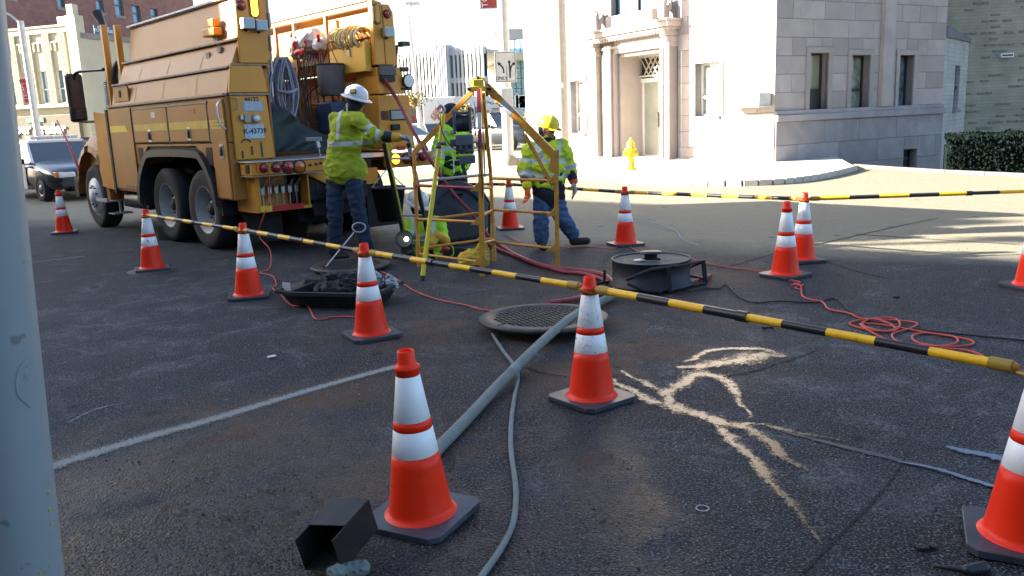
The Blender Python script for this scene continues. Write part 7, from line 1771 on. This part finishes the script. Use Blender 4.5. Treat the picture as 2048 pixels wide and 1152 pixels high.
hose('extension_cord', 'red cord hanging from the truck deck down to the tray', 'cord', [tw_(TQ(532, 330, -.42)), tw_(TQ(537, 345, -.43)), tw_(TQ(538, 400, -.4)), W(528, 430, 10.2), G(518, 470, .25), G(540, 500, .12), G(540, 535, .012), G(520, 545, .01), G(545, 552, .01), G(553, 570, .01), G(545, 576, .01), G(562, 590, .01), G(575, 605, .01), G(590, 612, .01), G(615, 612, .01), G(632, 638, .01), G(665, 634, .01), G(715, 634, .01), G(730, 636, .01)], .007, cordred)
loops = [(1588, 566), (1602, 572), (1604, 590), (1618, 598), (1645, 604), (1658, 618), (1700, 627), (1720, 636), (1760, 640), (1790, 655), (1770, 662), (1735, 655), (1725, 645), (1750, 636), (1790, 637), (1800, 650), (1785, 662), (1745, 661), (1702, 650), (1706, 643), (1745, 638), (1830, 645), (1822, 656), (1785, 668), (1800, 684), (1860, 692), (1910, 693), (1945, 688), (1940, 680), (1900, 672), (1850, 666), (1825, 672), (1835, 685), (1880, 692), (1915, 684), (1905, 672), (1860, 666), (1800, 655), (1755, 648), (1720, 648), (1750, 668), (1790, 685), (1850, 695), (1930, 700), (1965, 712), (1990, 730), (2010, 740), (2060, 745)]
ghose('extension_cord', 'long red cord lying in a tangled coil on the dark road', 'cord', loops, .0075, cordred, k=5)
ghose('extension_cord', 'black cord running from the reel to the right edge', 'cord', [(1378, 582), (1405, 577), (1435, 577), (1452, 570), (1478, 593), (1510, 605), (1560, 602), (1625, 605), (1670, 597), (1700, 622), (1740, 640), (1800, 652), (1870, 663), (1950, 671), (2060, 682)], .007, black)
ghose('extension_cord', 'short red cord heap beneath the front cone of the pair', 'cord', [(1578, 560), (1600, 564), (1583, 570), (1606, 570), (1590, 575), (1604, 580)], .006, cordred)
grey_h = mat('hose_grey', (.17, .19, .18), .75, var=.12, vs=10, bump=.3, bs=60, dirt=(.10, .10, .09), dirt_s=12, dirt_t=.58)
q = MB()
fh = [G(1225, 592, .04), G(1190, 608, .05), G(1140, 637, .10), G(1085, 683, .10), G(1032, 735, .075), G(985, 783, .045), G(930, 842, .03), G(880, 893, .03), G(862, 915, .03)]
S_ = smooth_pts(fh, 5)
q.tube(S_, .032, 14); fo = q.build('flat_hose', [grey_h]); tag(fo, 'thick grey hose lying across the big manhole cover toward the cone', 'hose')
q = MB(); e_ = S_[-1]; q.tube([e_, e_ + (S_[-1] - S_[-3]).normalized() * .12], .03, 12); q.build('hose_coupling', [mat('coupling_dark', (.05, .05, .05), .5, metal=.5)], fo)
q = MB(); q.tube([S_[20], S_[21]], .0335, 14); q.build('hose_joint', [mat('joint_blue', (.19, .24, .25), .7)], fo)
ghose('thin_hose', 'thin grey hose snaking from the big cover to the bottom edge', 'hose', [(985, 668), (1005, 700), (1026, 728), (1036, 750), (1028, 800), (1022, 850), (1022, 900), (1030, 960), (1032, 1000), (1025, 1050), (1000, 1100), (965, 1150), (930, 1200)], .0125, grey_h, n=10)
ghose('wire_scrap', 'short bent wire on the asphalt beside the closest cone', 'wire', [(898, 942), (904, 925), (906, 910), (900, 900)], .003, black)
# work lamp clipped by the manhole
wl = W(808, 478, 9.75); t_ = thing('work_lamp', 'round lit work lamp at the edge of the manhole', 'lamp', wl)
q = MB(); q.lathe([(0, -.12), (.07, -.12), (.10, -.03), (.105, 0), (.09, .0), (.07, -.04), (0, -.05)], 20, M=Matrix.Rotation(R(75), 3, 'X')); q.bb((-.05, .02, -.18), (.09, .1, -.08)); q.build('lamp_housing', [mat('lamp_green', (.035, .05, .045), .5)], t_)
q = MB(); q.lathe([(.028, .0), (0, .005)], 16, c=(0.03, -.02, 0), M=Matrix.Rotation(R(75), 3, 'X')); q.build('lamp_glass', [mat('lamp_lit', (.8, .8, .75), .3, emit=(1, .97, .85), es=1.2)], t_)
# ============================================================ PEOPLE
skin = mat('skin', (.30, .16, .11), .55, var=.1)
skinp = mat('skin_pale', (.45, .24, .18), .5, var=.12)
hv = band_mat('hivis_lime', (.34, .42, .015), (.52, .53, .50), .8)
hv2 = band_mat('hivis_bright', (.38, .72, .02), (.50, .52, .52), .8)
hvy = band_mat('hivis_jacket', (.52, .68, .02), (.50, .52, .52), .8)
jean = mat('denim_dark', (.025, .040, .075), .9, var=.25, vs=7, bump=.5, bs=22)
jeanb = mat('denim_blue', (.055, .105, .20), .9, var=.3, vs=6, bump=.5, bs=22)
darkc = mat('cloth_dark', (.018, .020, .030), .85, var=.3, vs=6, bump=.4, bs=18)
hatw = mat('helmet_white', (.62, .64, .66), .28, var=.05, coat=.3); haty = mat('helmet_yellow', (.70, .58, .03), .3, var=.05, coat=.3)
glo = mat('glove_orange', (.75, .10, .03), .6, var=.15); gly = mat('glove_yellow', (.55, .32, .03), .7, var=.2); glt = mat('glove_tan', (.38, .30, .20), .8, var=.15); glg = mat('glove_grey', (.25, .28, .32), .7)
bootm = mat('boot', (.03, .025, .022), .6, var=.3)
V = Vector
def hand_prims(wr, d, up, thumb, s=1., curl=.5):
    """palm with five fingers; d = pointing direction, up = back of the hand normal, thumb = side of the thumb"""
    d = d.normalized(); side = thumb - d * thumb.dot(d); side.normalize(); n = d.cross(side)
    P = [('c', wr, wr + d * .085 * s, .028 * s, .036 * s, (side, 1.15, .65))]
    for i, (l, o) in enumerate(((.070, .028), (.080, .010), (.074, -.010), (.058, -.028))):
        b = wr + d * .09 * s + side * o * s; dd = (d * math.cos(curl) + n * math.sin(curl)).normalized(); m = b + dd * l * .5 * s
        d3 = (d * math.cos(curl * 2) + n * math.sin(curl * 2)).normalized(); e = m + d3 * l * .5 * s
        P += [('c', b - d * .02 * s, m, .0105 * s, .0098 * s), ('c', m, e, .0098 * s, .0085 * s)]
    tb = wr + d * .025 * s + side * .028 * s; tm_ = tb + (side * .8 + d * .6 + n * .3).normalized() * .04 * s; te = tm_ + (d * .9 + n * .5).normalized() * .035 * s
    P += [('c', tb, tm_, .014 * s, .012 * s), ('c', tm_, te, .012 * s, .0095 * s)]
    return P
def head_prims(c, face, r=.1):
    f = face.normalized(); s = f.cross(V((0, 0, 1))).normalized(); u = s.cross(f)
    M = Matrix((s, f, u)).transposed()
    return [('e', c + u * .02, (.076, .098, .10), M), ('e', c - u * .055 + f * .03, (.055, .06, .06), M), ('e', c + f * .098 - u * .012, (.012, .02, .022), M), ('e', c + f * .085 - u * .055, (.026, .014, .010), M),
            ('e', c + f * .088 + u * .018, (.05, .012, .012), M), ('e', c + s * .077 - u * .01, (.012, .02, .03), M), ('e', c - s * .077 - u * .01, (.012, .02, .03), M), ('e', c + f * .075 - u * .092, (.025, .02, .016), M)]
def eyes(c, face, parent):
    f = face.normalized(); s = f.cross(V((0, 0, 1))).normalized(); u = s.cross(f)
    for k in (-1, 1):
        q = MB(); M = Matrix((s, f, u)).transposed(); e = c + f * .087 + s * .032 * k + u * .0
        vs = [e + M @ V((math.cos(a) * .013, .004, math.sin(a) * .007)) for a in [i * math.pi / 5 for i in range(10)]]; q.add(vs + [e + f * .009], [(i, (i + 1) % 10, 10) for i in range(10)], 0, True); q.build('eye', [mat('eye', (.25, .24, .22), .2)], parent, world=True)
def helmet(c, face, m, parent, brim='full', r=.125, tilt=0., emblem=False):
    f = (face.normalized() + V((0, 0, -tilt))).normalized(); s = f.cross(V((0, 0, 1))).normalized(); u = s.cross(f); M = Matrix((s, f, u)).transposed()
    q = MB(); prof = [(r * 1.0, 0), (r * 1.01, .02), (r * .98, .055), (r * .88, .09), (r * .68, .118), (r * .38, .136), (0, .142)]
    q.lathe([(a * .93, b) for a, b in prof], 32, c=c, M=M @ Matrix.Diagonal((1, 1.17, 1)))
    if brim == 'full': q.lathe([(r * .93, .004), (r * 1.22, -.012), (r * 1.24, -.006), (r * .94, .014)], 32, c=c + f * .012, M=M @ Matrix.Diagonal((1, 1.17, 1)))
    else:
        q.lathe([(r * .92, 0), (r * .99, -.004), (r * .99, .004), (r * .93, .012)], 32, c=c, M=M @ Matrix.Diagonal((1, 1.17, 1)))
        vs = []; n = 12
        for i in range(n + 1):
            a = math.pi * (.12 + .76 * i / n); vs += [c + M @ V((math.cos(a) * r * .93, math.sin(a) * r * 1.09, .004)), c + M @ V((math.cos(a) * r * 1.02, math.sin(a) * r * 1.42 + .01, -.014))]
        q.add(vs, [(2 * i, 2 * i + 1, 2 * i + 3, 2 * i + 2) for i in range(n)] + [(2 * i, 2 * i + 2, 2 * i + 3, 2 * i + 1) for i in range(n)], 0, True)
    for k in (-.03, 0, .03): q.tube([c + M @ V((k, math.cos(a) * r * 1.09 * (1 - abs(k)), math.sin(a) * (.145 - abs(k) * .12))) for a in [math.pi * (.14 + .72 * i / 14) for i in range(15)]], .006, 6)
    h = q.build('helmet', [m], parent, world=True)
    if emblem:
        for dv, bl_ in emblem:
            e = c + M @ V(dv); nn = M @ V((dv[0], dv[1], dv[2] * .6)).normalized(); sx_ = nn.cross(V((0, 0, 1))).normalized() * -1; uy = nn.cross(sx_) * 1
            uy = sx_.cross(nn) * -1 if sx_.cross(nn).z < 0 else sx_.cross(nn)
            q = MB(); q.box(e, (.07, .05, .006), M=Matrix((sx_, uy, nn)).transposed()); b = q.build('helmet_badge', [blk], parent, world=True)
            Mt = frame(e + nn * .004, sx_, uy); t_ = text('badge_lettering', 'EU', .04, mat('badge_gold', (.65, .42, .03), .5), None, Mt, bold=.002); t_.data.transform(_root[parent.name].inverted()); t_.parent = parent
    return h
def goggles(c, face, parent):
    f = face.normalized(); s = f.cross(V((0, 0, 1))).normalized(); u = s.cross(f); q = MB()
    for k in (-1, 1): q.tube([c + f * .104 + s * (.032 * k + math.cos(a) * .024) + u * (.002 + math.sin(a) * .015) for a in [i * math.pi / 6 for i in range(12)]], .0025, 5, closed=True)
    q.tube([c + f * .10 + s * .055 + u * .004, c + s * .082 + f * .01 + u * .008], .0025, 5); q.tube([c + f * .10 - s * .055 + u * .004, c - s * .082 + f * .01 + u * .008], .0025, 5); q.build('glasses', [black], parent, world=True)
def limb(a, b, ra, rb, ax=None, sx=1, sy=1): return ('c', a, b, ra, rb) if ax is None else ('c', a, b, ra, rb, (ax, sx, sy))

# --- man with the white helmet, seen from behind, holding the ladder -----------------------------
Y = 10.0
g0 = G(668, 528); P1 = thing('person', 'man in lime jacket and white full brim helmet gripping the ladder', 'person', (g0.x + .1, Y, 0))
head = W(713, 203, Y - .02); face = V((.86, -.30, -.30)); neck = W(700, 226, Y); shL = W(672, 238, Y + .02); shR = W(716, 238, Y - .16); chest = W(694, 255, Y); belly = W(690, 300, Y); hip = W(688, 345, Y)
elR = W(752, 272, Y - .22); wrR = W(797, 275, Y - .25); haR = W(816, 276, Y - .25); elL = W(740, 285, Y + .15); wrL = W(770, 290, Y - .15)
hL, hR = W(668, 345, Y + .02), W(706, 348, Y - .06); kL, kR = W(670, 430, Y + .05), W(718, 430, Y - .05); aL, aR = W(670, 510, Y + .12), W(735, 512, Y - .02)
aL.z = .1; aR.z = .1
tL, tR = aL + V((.14, -.06, -.05)), aR + V((.16, -.05, -.05))
D1 = (wrR - elR).normalized()
blob('body', head_prims(head, face) + [limb(neck, head, .055, .055), limb(shL, shR, .06, .06), limb(chest, hip, .12, .12), limb(shR, elR, .048, .04), limb(elR, wrR, .04, .028), limb(shL, elL, .048, .04), limb(elL, wrL, .04, .03), limb(hL, kL, .075, .055), limb(kL, aL, .055, .04), limb(hR, kR, .075, .055), limb(kR, aR, .055, .04)] + hand_prims(wrR, D1, V((0, 0, 1)), V((0, -1, .4)), 1., .7), skin, P1, voxel=.011, smooth=3)
eyes(head, face, P1)
J = [limb(shL, shR, .085, .085, (0, 1, 0), 1.0, 1.0), ('e', chest, (.20, .165, .20)), ('e', W(690, 285, Y), (.205, .17, .22)), limb(W(688, 300, Y), W(684, 338, Y), .175, .20, V((0, 1, 0)), .85, 1.1), limb(W(684, 340, Y), W(703, 340, Y), .20, .19, V((0, 1, 0)), .95, 1.0), limb(neck - V((0, 0, .03)), neck + V((0.01, 0, .05)), .085, .07), limb(shR, elR, .088, .076), limb(elR, elR.lerp(wrR, .35), .076, .068), limb(shL, elL, .088, .075), limb(elL, elL.lerp(wrL, .4), .073, .065)]
mid = W(690, 287, Y)
bd = [(mid, V((0, 0, 1)), .026, W(690, 287, Y), .34), (W(681, 250, Y), V((.99, 0, -.13)).normalized(), .021, W(682, 250, Y), .23), (shR.lerp(elR, .62), (elR - shR).normalized(), .024, shR.lerp(elR, .62), .13), (elR.lerp(wrR, .12), D1, .022, elR.lerp(wrR, .12), .11)]
blob('jacket', J, hv, P1, voxel=.012, smooth=5, bands=bd, wr=.013, wfreq=8)
hL = hL - V((0, 0, .10)); hR = hR - V((0, 0, .10))
blob('trousers', [limb(hL, kL, .105, .095), limb(kL, aL + V((0, 0, .03)), .095, .085), limb(hR, kR, .105, .092), limb(kR, aR + V((0, 0, .03)), .092, .08), ('e', hip - V((0, 0, .08)), (.14, .12, .11))], jean, P1, voxel=.013, smooth=4, wr=.014, wfreq=8)
blob('boot', [limb(aL, aL - V((0, 0, .03)), .06, .055), limb(aL - V((0, 0, .05)), tL, .05, .045)], bootm, P1, voxel=.01, smooth=2); blob('boot', [limb(aR, aR - V((0, 0, .03)), .06, .055), limb(aR - V((0, 0, .05)), tR, .05, .045)], bootm, P1, voxel=.01, smooth=2)
blob('glove_cuff', [limb(elR.lerp(wrR, .42), elR.lerp(wrR, .62), .072, .066)], blackpl, P1, voxel=.01, smooth=2)
blob('glove', [limb(elR.lerp(wrR, .60), wrR, .062, .05)], gly, P1, voxel=.009, smooth=2)
blob('glove', hand_prims(wrR, D1, V((0, 0, 1)), V((0, -1, .4)), 1.22, .7), glg, P1, voxel=.006, smooth=2)
blob('glove', [limb(elL.lerp(wrL, .4), wrL, .06, .048)] + hand_prims(wrL, (wrL - elL), V((0, 0, 1)), V((0, -1, .3)), 1.2, .8), gly, P1, voxel=.008, smooth=2)
blob('hood', [limb(neck + V((0, 0, .0)), head - V((.01, 0, .03)), .085, .095), ('e', head - face.normalized() * .02 + V((0, 0, .02)), (.097, .108, .10))], darkc, P1, voxel=.01, smooth=2)
helmet(head + V((-.005, 0, .045)), face, hatw, P1, 'full', .132, .0, emblem=[((.125, .02, .075), 1)])
goggles(head, face, P1)
q = MB(); q.tube([W(694, 206, Y - .13), W(694, 225, Y - .12)], .006, 5); q.build('helmet_strap', [white_p], P1, world=True)

# --- man with the yellow helmet --------------------------------------------------------------------
Y = 10.35
P2 = thing('person', 'man in yellow helmet, hi vis jacket and jeans walking behind the frame', 'person', (W(1100, 490, Y).x, Y, 0))
head = W(1097, 258, Y); face = V((.62, -.72, -.22)); neck = W(1092, 282, Y + .02); shL = W(1062, 295, Y + .03); shR = W(1124, 293, Y + .03); chest = W(1093, 312, Y); hip = W(1097, 380, Y)
elL = W(1050, 340, Y - .02); wrL = W(1054, 372, Y - .10); elR = W(1138, 334, Y + .03); wrR = W(1147, 362, Y - .03)
hL, hR = W(1085, 385, Y), W(1108, 385, Y); kL, kR = W(1082, 440, Y - .04), W(1124, 436, Y + .0); aL, aR = W(1083, 485, Y), W(1146, 478, Y + .08)
aL.z = .10; aR.z = .13
blob('body', head_prims(head, face) + [limb(neck, head, .06, .06), limb(shL, shR, .06, .06), limb(chest, hip, .13, .12), limb(shR, elR, .048, .04), limb(elR, wrR, .04, .028), limb(shL, elL, .048, .04), limb(elL, wrL, .04, .03), limb(hL, kL, .075, .055), limb(kL, aL, .055, .04), limb(hR, kR, .075, .055), limb(kR, aR, .055, .04)] + hand_prims(wrR, V((.1, -.1, -1)), V((1, 0, 0)), V((-.2, -1, 0)), 1., .3) + hand_prims(wrL, V((.05, -.15, -1)), V((-1, 0, 0)), V((.5, -1, 0)), 1., .5), skinp, P2, voxel=.011, smooth=3)
eyes(head, face, P2)
J = [limb(shL, shR, .095, .095), ('e', chest, (.22, .17, .20)), ('e', W(1094, 335, Y), (.235, .185, .20)), limb(W(1095, 335, Y), W(1096, 358, Y), .22, .215, V((0, 1, 0)), .8, 1.0), limb(neck - V((0, 0, .04)), neck + V((0, 0, .03)), .10, .085), limb(shL, elL, .10, .10), limb(elL, elL.lerp(wrL, .45), .10, .085), limb(shR, elR, .10, .095), limb(elR, elR.lerp(wrR, .35), .092, .082)]
z1, z2 = W(1095, 321, Y), W(1095, 350, Y)
bd = [(z1, V((.04, 0, 1)).normalized(), .025, W(1095, 321, Y), .30), (z2, V((.04, 0, 1)).normalized(), .025, z2, .34), (W(1077, 300, Y), V((.93, 0, .37)).normalized(), .024, W(1075, 302, Y - .1), .17), (W(1118, 300, Y), V((.98, 0, -.2)).normalized(), .022, W(1118, 300, Y - .1), .15), (shL.lerp(elL, .62), (elL - shL).normalized(), .024, shL.lerp(elL, .62), .15), (elL.lerp(wrL, .25), (wrL - elL).normalized(), .024, elL.lerp(wrL, .25), .13), (elR.lerp(wrR, .15), (wrR - elR).normalized(), .024, elR.lerp(wrR, .15), .13)]
bd[0] = (z1, V((.04, 0, 1)).normalized(), .025, W(1095, 321, Y), .255)
blob('jacket', J, hvy, P2, voxel=.012, smooth=4, bands=bd, wr=.022, wfreq=7)
blob('undercoat', [limb(W(1096, 352, Y), W(1097, 383, Y), .205, .20, V((0, 1, 0)), .8, 1.0), limb(W(1086, 380, Y), W(1086, 394, Y), .12, .12), limb(W(1110, 378, Y), W(1112, 392, Y), .12, .12), limb(elL.lerp(wrL, .3), elL.lerp(wrL, .75), .07, .065), limb(elR.lerp(wrR, .3), elR.lerp(wrR, .8), .066, .06)], darkc, P2, voxel=.012, smooth=3, wr=.014, wfreq=8)
blob('trousers', [limb(hL, kL, .115, .10), limb(kL, aL + V((0, 0, .03)), .10, .092), limb(hR, kR, .115, .10), limb(kR, aR + V((0, 0, .03)), .098, .088), ('e', hip, (.18, .15, .12))], jeanb, P2, voxel=.013, smooth=4, wr=.018, wfreq=8)
blob('boot', [limb(aL, aL - V((0, 0, .03)), .06, .055), limb(aL - V((0, 0, .055)), aL + V((.02, -.14, -.06)), .05, .045)], bootm, P2, voxel=.01, smooth=2)
blob('boot', [limb(aR, aR - V((0, 0, .04)), .06, .055), limb(aR - V((0, .0, .07)), aR + V((.17, -.05, -.06)), .05, .046)], bootm, P2, voxel=.01, smooth=2)
dl_ = V((.05, -.15, -1)); blob('glove', [limb(elL.lerp(wrL, .65), wrL, .072, .055)] + hand_prims(wrL, dl_, V((-1, 0, 0)), V((.5, -1, 0)), 1.35, .5), glo, P2, voxel=.007, smooth=2)
blob('glove_stripe', [limb(elL.lerp(wrL, .85), elL.lerp(wrL, .98), .066, .062)], mat('glove_lime', (.7, .7, .02), .6), P2, voxel=.008, smooth=1)
blob('glove_cuff', [limb(elR.lerp(wrR, .75), elR.lerp(wrR, .98), .062, .055)], glo, P2, voxel=.008, smooth=1)
blob('glove', hand_prims(wrR, V((.1, -.1, -1)), V((1, 0, 0)), V((-.2, -1, 0)), 1.3, .3), glt, P2, voxel=.006, smooth=2)
blob('hood', [limb(neck, head - V((.03, -.04, .09)), .10, .08), ('e', head + V((-.045, .055, .0)), (.082, .088, .10))], darkc, P2, voxel=.01, smooth=2)
blob('beard', [('e', head + face.normalized() * .075 - V((0, 0, .085)), (.04, .03, .03))], mat('beard_grey', (.16, .12, .10), .9), P2, voxel=.006, smooth=1)
helmet(head + V((0, 0, .03)), face, haty, P2, 'peak', .128, .0)
goggles(head, face, P2)

# --- officer in a dark cap ---------------------------------------------------------------------------
Y = 11.9
P3 = thing('person', 'officer in dark cap and hi vis coat with back half turned', 'person', (W(905, 440, Y).x, Y, 0))
head = W(902, 225, Y); face = V((-.80, -.50, -.25)); neck = W(906, 245, Y); shL = W(884, 262, Y - .08); shR = W(930, 262, Y + .06); hip = W(905, 345, Y)
elL = W(874, 302, Y - .15); wrL = W(878, 332, Y - .24); elR = W(936, 310, Y + .1); wrR = W(925, 345, Y - .02)
hL, hR = W(893, 350, Y), W(917, 350, Y); kL, kR = W(890, 405, Y - .05), W(922, 405, Y); aL = V((kL.x, Y, .1)); aR = V((kR.x + .03, Y + .05, .1))
blob('body', head_prims(head, face) + [limb(neck, head, .058, .058), limb(shL, shR, .06, .06), limb(W(906, 275, Y), hip, .13, .12), limb(shR, elR, .048, .04), limb(elR, wrR, .04, .028), limb(shL, elL, .048, .04), limb(elL, wrL, .04, .03), limb(hL, kL, .075, .055), limb(kL, aL, .055, .04), limb(hR, kR, .075, .055), limb(kR, aR, .055, .04)] + hand_prims(wrL, V((.1, -.3, -1)), V((-1, 0, 0)), V((.6, -.8, 0)), 1., .5) + hand_prims(wrR, V((-.3, -.4, -.8)), V((0, 0, 1)), V((-1, 0, .2)), 1., .5), skinp, P3, voxel=.011, smooth=3)
eyes(head, face, P3)
bz1 = W(905, 294, Y); bd = [(bz1, V((-.2, 0, 1)).normalized(), .028, W(905, 294, Y), .33), (elR.lerp(wrR, .45), (wrR - elR).normalized(), .028, elR.lerp(wrR, .45), .12), (elL.lerp(wrL, .4), (wrL - elL).normalized(), .028, elL.lerp(wrL, .4), .12), (W(890, 262, Y), V((.9, 0, .4)).normalized(), .02, W(884, 262, Y - .1), .10)]
blob('coat', [limb(shL, shR, .095, .095), ('e', W(906, 280, Y), (.21, .19, .20)), ('e', W(905, 305, Y), (.21, .19, .20)), limb(W(905, 310, Y), W(904, 336, Y), .21, .205, V((0, 1, 0)), .9, 1.0), limb(shL, elL, .09, .082), limb(elL, elL.lerp(wrL, .9), .08, .072), limb(shR, elR, .09, .085), limb(elR, elR.lerp(wrR, .75), .085, .075)], hv2, P3, voxel=.012, smooth=4, bands=bd, wr=.018, wfreq=8)
blob('belt', [limb(W(905, 321, Y), W(905, 325, Y), .212, .212, V((0, 1, 0)), .92, 1.0)], darkc, P3, voxel=.012, smooth=1)
blob('trousers', [limb(hL, kL, .12, .11), limb(kL, aL + V((0, 0, .03)), .11, .10), limb(hR, kR, .12, .115), limb(kR, aR + V((0, 0, .03)), .11, .10), ('e', hip, (.20, .17, .13))], darkc, P3, voxel=.013, smooth=4, wr=.014)
for a_ in (aL, aR): blob('boot', [limb(a_, a_ - V((0, 0, .04)), .06, .055), limb(a_ - V((0, 0, .055)), a_ + V((-.12, -.06, -.055)), .05, .045)], bootm, P3, voxel=.011, smooth=1)
blob('collar', [limb(neck - V((0, 0, .05)), neck + V((.02, .02, .06)), .12, .10), ('e', neck + V((.05, .05, .03)), (.10, .09, .09))], darkc, P3, voxel=.01, smooth=2, wr=.008)
f_ = face.normalized(); s_ = f_.cross(V((0, 0, 1))).normalized(); u_ = s_.cross(f_); Mc = Matrix((s_, f_, u_)).transposed()
blob('cap', [('e', head + u_ * .055, (.098, .115, .075), Mc), ('e', head + u_ * .035 + f_ * .10, (.065, .06, .010), Mc), ('e', head - f_ * .03 + u_ * .03, (.09, .085, .07), Mc)], mat('cap_navy', (.02, .024, .04), .85, var=.2), P3, voxel=.007, smooth=2)
e_ = W(892, 262, Y - .2); q = MB(); q.lathe([(.0, .012), (.035, .0)], 14, c=W(905, 265, Y - .195), M=Matrix.Rotation(R(90), 3, 'X')); q.build('chest_badge', [mat('badge_grey', (.25, .27, .27), .5)], P3, world=True)

# --- worker down in the manhole ------------------------------------------------------------------------
Y = 10.2
P4 = thing('person', 'worker in white helmet standing waist deep in the manhole', 'person', (MHC.x, MHC.y, -1.0))
cx = W(850, 430, Y); head = W(836, 410, Y - .05); face = V((.55, -.55, -.62)); neck = W(842, 432, Y); shL = W(822, 450, Y - .05); shR = W(878, 445, Y + .03); chest = W(852, 465, Y)
elL = W(812, 475, Y - .2); wrL = W(815, 490, Y - .32); elR = W(888, 482, Y - .12); wrR = W(875, 462 + 10, Y - .32); hip = V((chest.x + .03, Y + .02, -.30))
hL, hR = hip + V((-.09, 0, 0)), hip + V((.09, 0, 0)); kL, kR = hL + V((0, -.05, -.42)), hR + V((0, -.05, -.42)); aL, aR = kL + V((0, .05, -.4)), kR + V((0, .05, -.4))
blob('body', head_prims(head, face) + [limb(neck, head, .058, .058), limb(shL, shR, .06, .06), limb(chest, hip, .13, .12), limb(shR, elR, .048, .04), limb(elR, wrR, .04, .028), limb(shL, elL, .048, .04), limb(elL, wrL, .04, .03), limb(hL, kL, .075, .055), limb(kL, aL, .055, .04), limb(hR, kR, .075, .055), limb(kR, aR, .055, .04)] + hand_prims(wrR, V((-.5, -.6, -.5)), V((0, 0, 1)), V((-1, 0, .5)), 1., .6) + hand_prims(wrL, V((.3, -.6, -.6)), V((0, 0, 1)), V((1, 0, .5)), 1., .6), skin, P4, voxel=.011, smooth=3)
eyes(head, face, P4)
bd = [(chest + V((0, 0, -.02)), V((0, 0, 1)), .025, chest, .25), (W(828, 450, Y), V((.98, 0, .1)).normalized(), .02, W(828, 450, Y - .1), .14), (W(868, 448, Y), V((.98, 0, -.1)).normalized(), .02, W(868, 448, Y - .1), .12)]
blob('jacket', [limb(shL, shR, .085, .085), ('e', chest, (.19, .15, .18)), limb(chest, hip + V((0, 0, .12)), .17, .16), limb(shL, elL, .078, .07), limb(elL, elL.lerp(wrL, .5), .068, .062), limb(shR, elR, .082, .075)], hv2, P4, voxel=.012, smooth=4, bands=bd, wr=.014, wfreq=9)
blob('trousers', [limb(hL, kL, .10, .085), limb(kL, aL, .085, .075), limb(hR, kR, .10, .085), limb(kR, aR, .085, .075), ('e', hip, (.15, .13, .12))], jean, P4, voxel=.014, smooth=3)
for a_ in (aL, aR): blob('boot', [limb(a_, a_ - V((0, 0, .04)), .06, .055), limb(a_ - V((0, 0, .055)), a_ + V((0, -.14, -.055)), .05, .045)], bootm, P4, voxel=.012, smooth=1)
blob('glove', [limb(elR.lerp(wrR, .05), wrR, .078, .056)] + hand_prims(wrR, V((-.5, -.6, -.5)), V((0, 0, 1)), V((-1, 0, .5)), 1.35, .6), gly, P4, voxel=.007, smooth=2)
blob('glove', [limb(elL.lerp(wrL, .4), wrL, .066, .052)] + hand_prims(wrL, V((.3, -.6, -.6)), V((0, 0, 1)), V((1, 0, .5)), 1.3, .6), mat('glove_dark', (.05, .055, .05), .8), P4, voxel=.007, smooth=2)
blob('hood', [limb(neck, head + V((-.01, .03, -.03)), .085, .09)], darkc, P4, voxel=.01, smooth=2)
helmet(head + V((0, 0, .035)), V((.55, -.55, -.35)), hatw, P4, 'full', .13)
# red cable tool by the glove
hose('red_tool', 'red handled tool with lime cord at the rim of the manhole', 'tool', [W(880, 505, 9.9), W(890, 497, 9.9), W(898, 500, 9.9)], .022, redpl, k=4)
hose('lime_loop', 'thin lime green wire loop by the manhole', 'wire', [W(900, 490, 9.85), W(906, 495, 9.85), W(907, 508, 9.85), W(902, 512, 9.85)], .006, mat('loop_lime', (.4, .8, .05), .5), k=4)
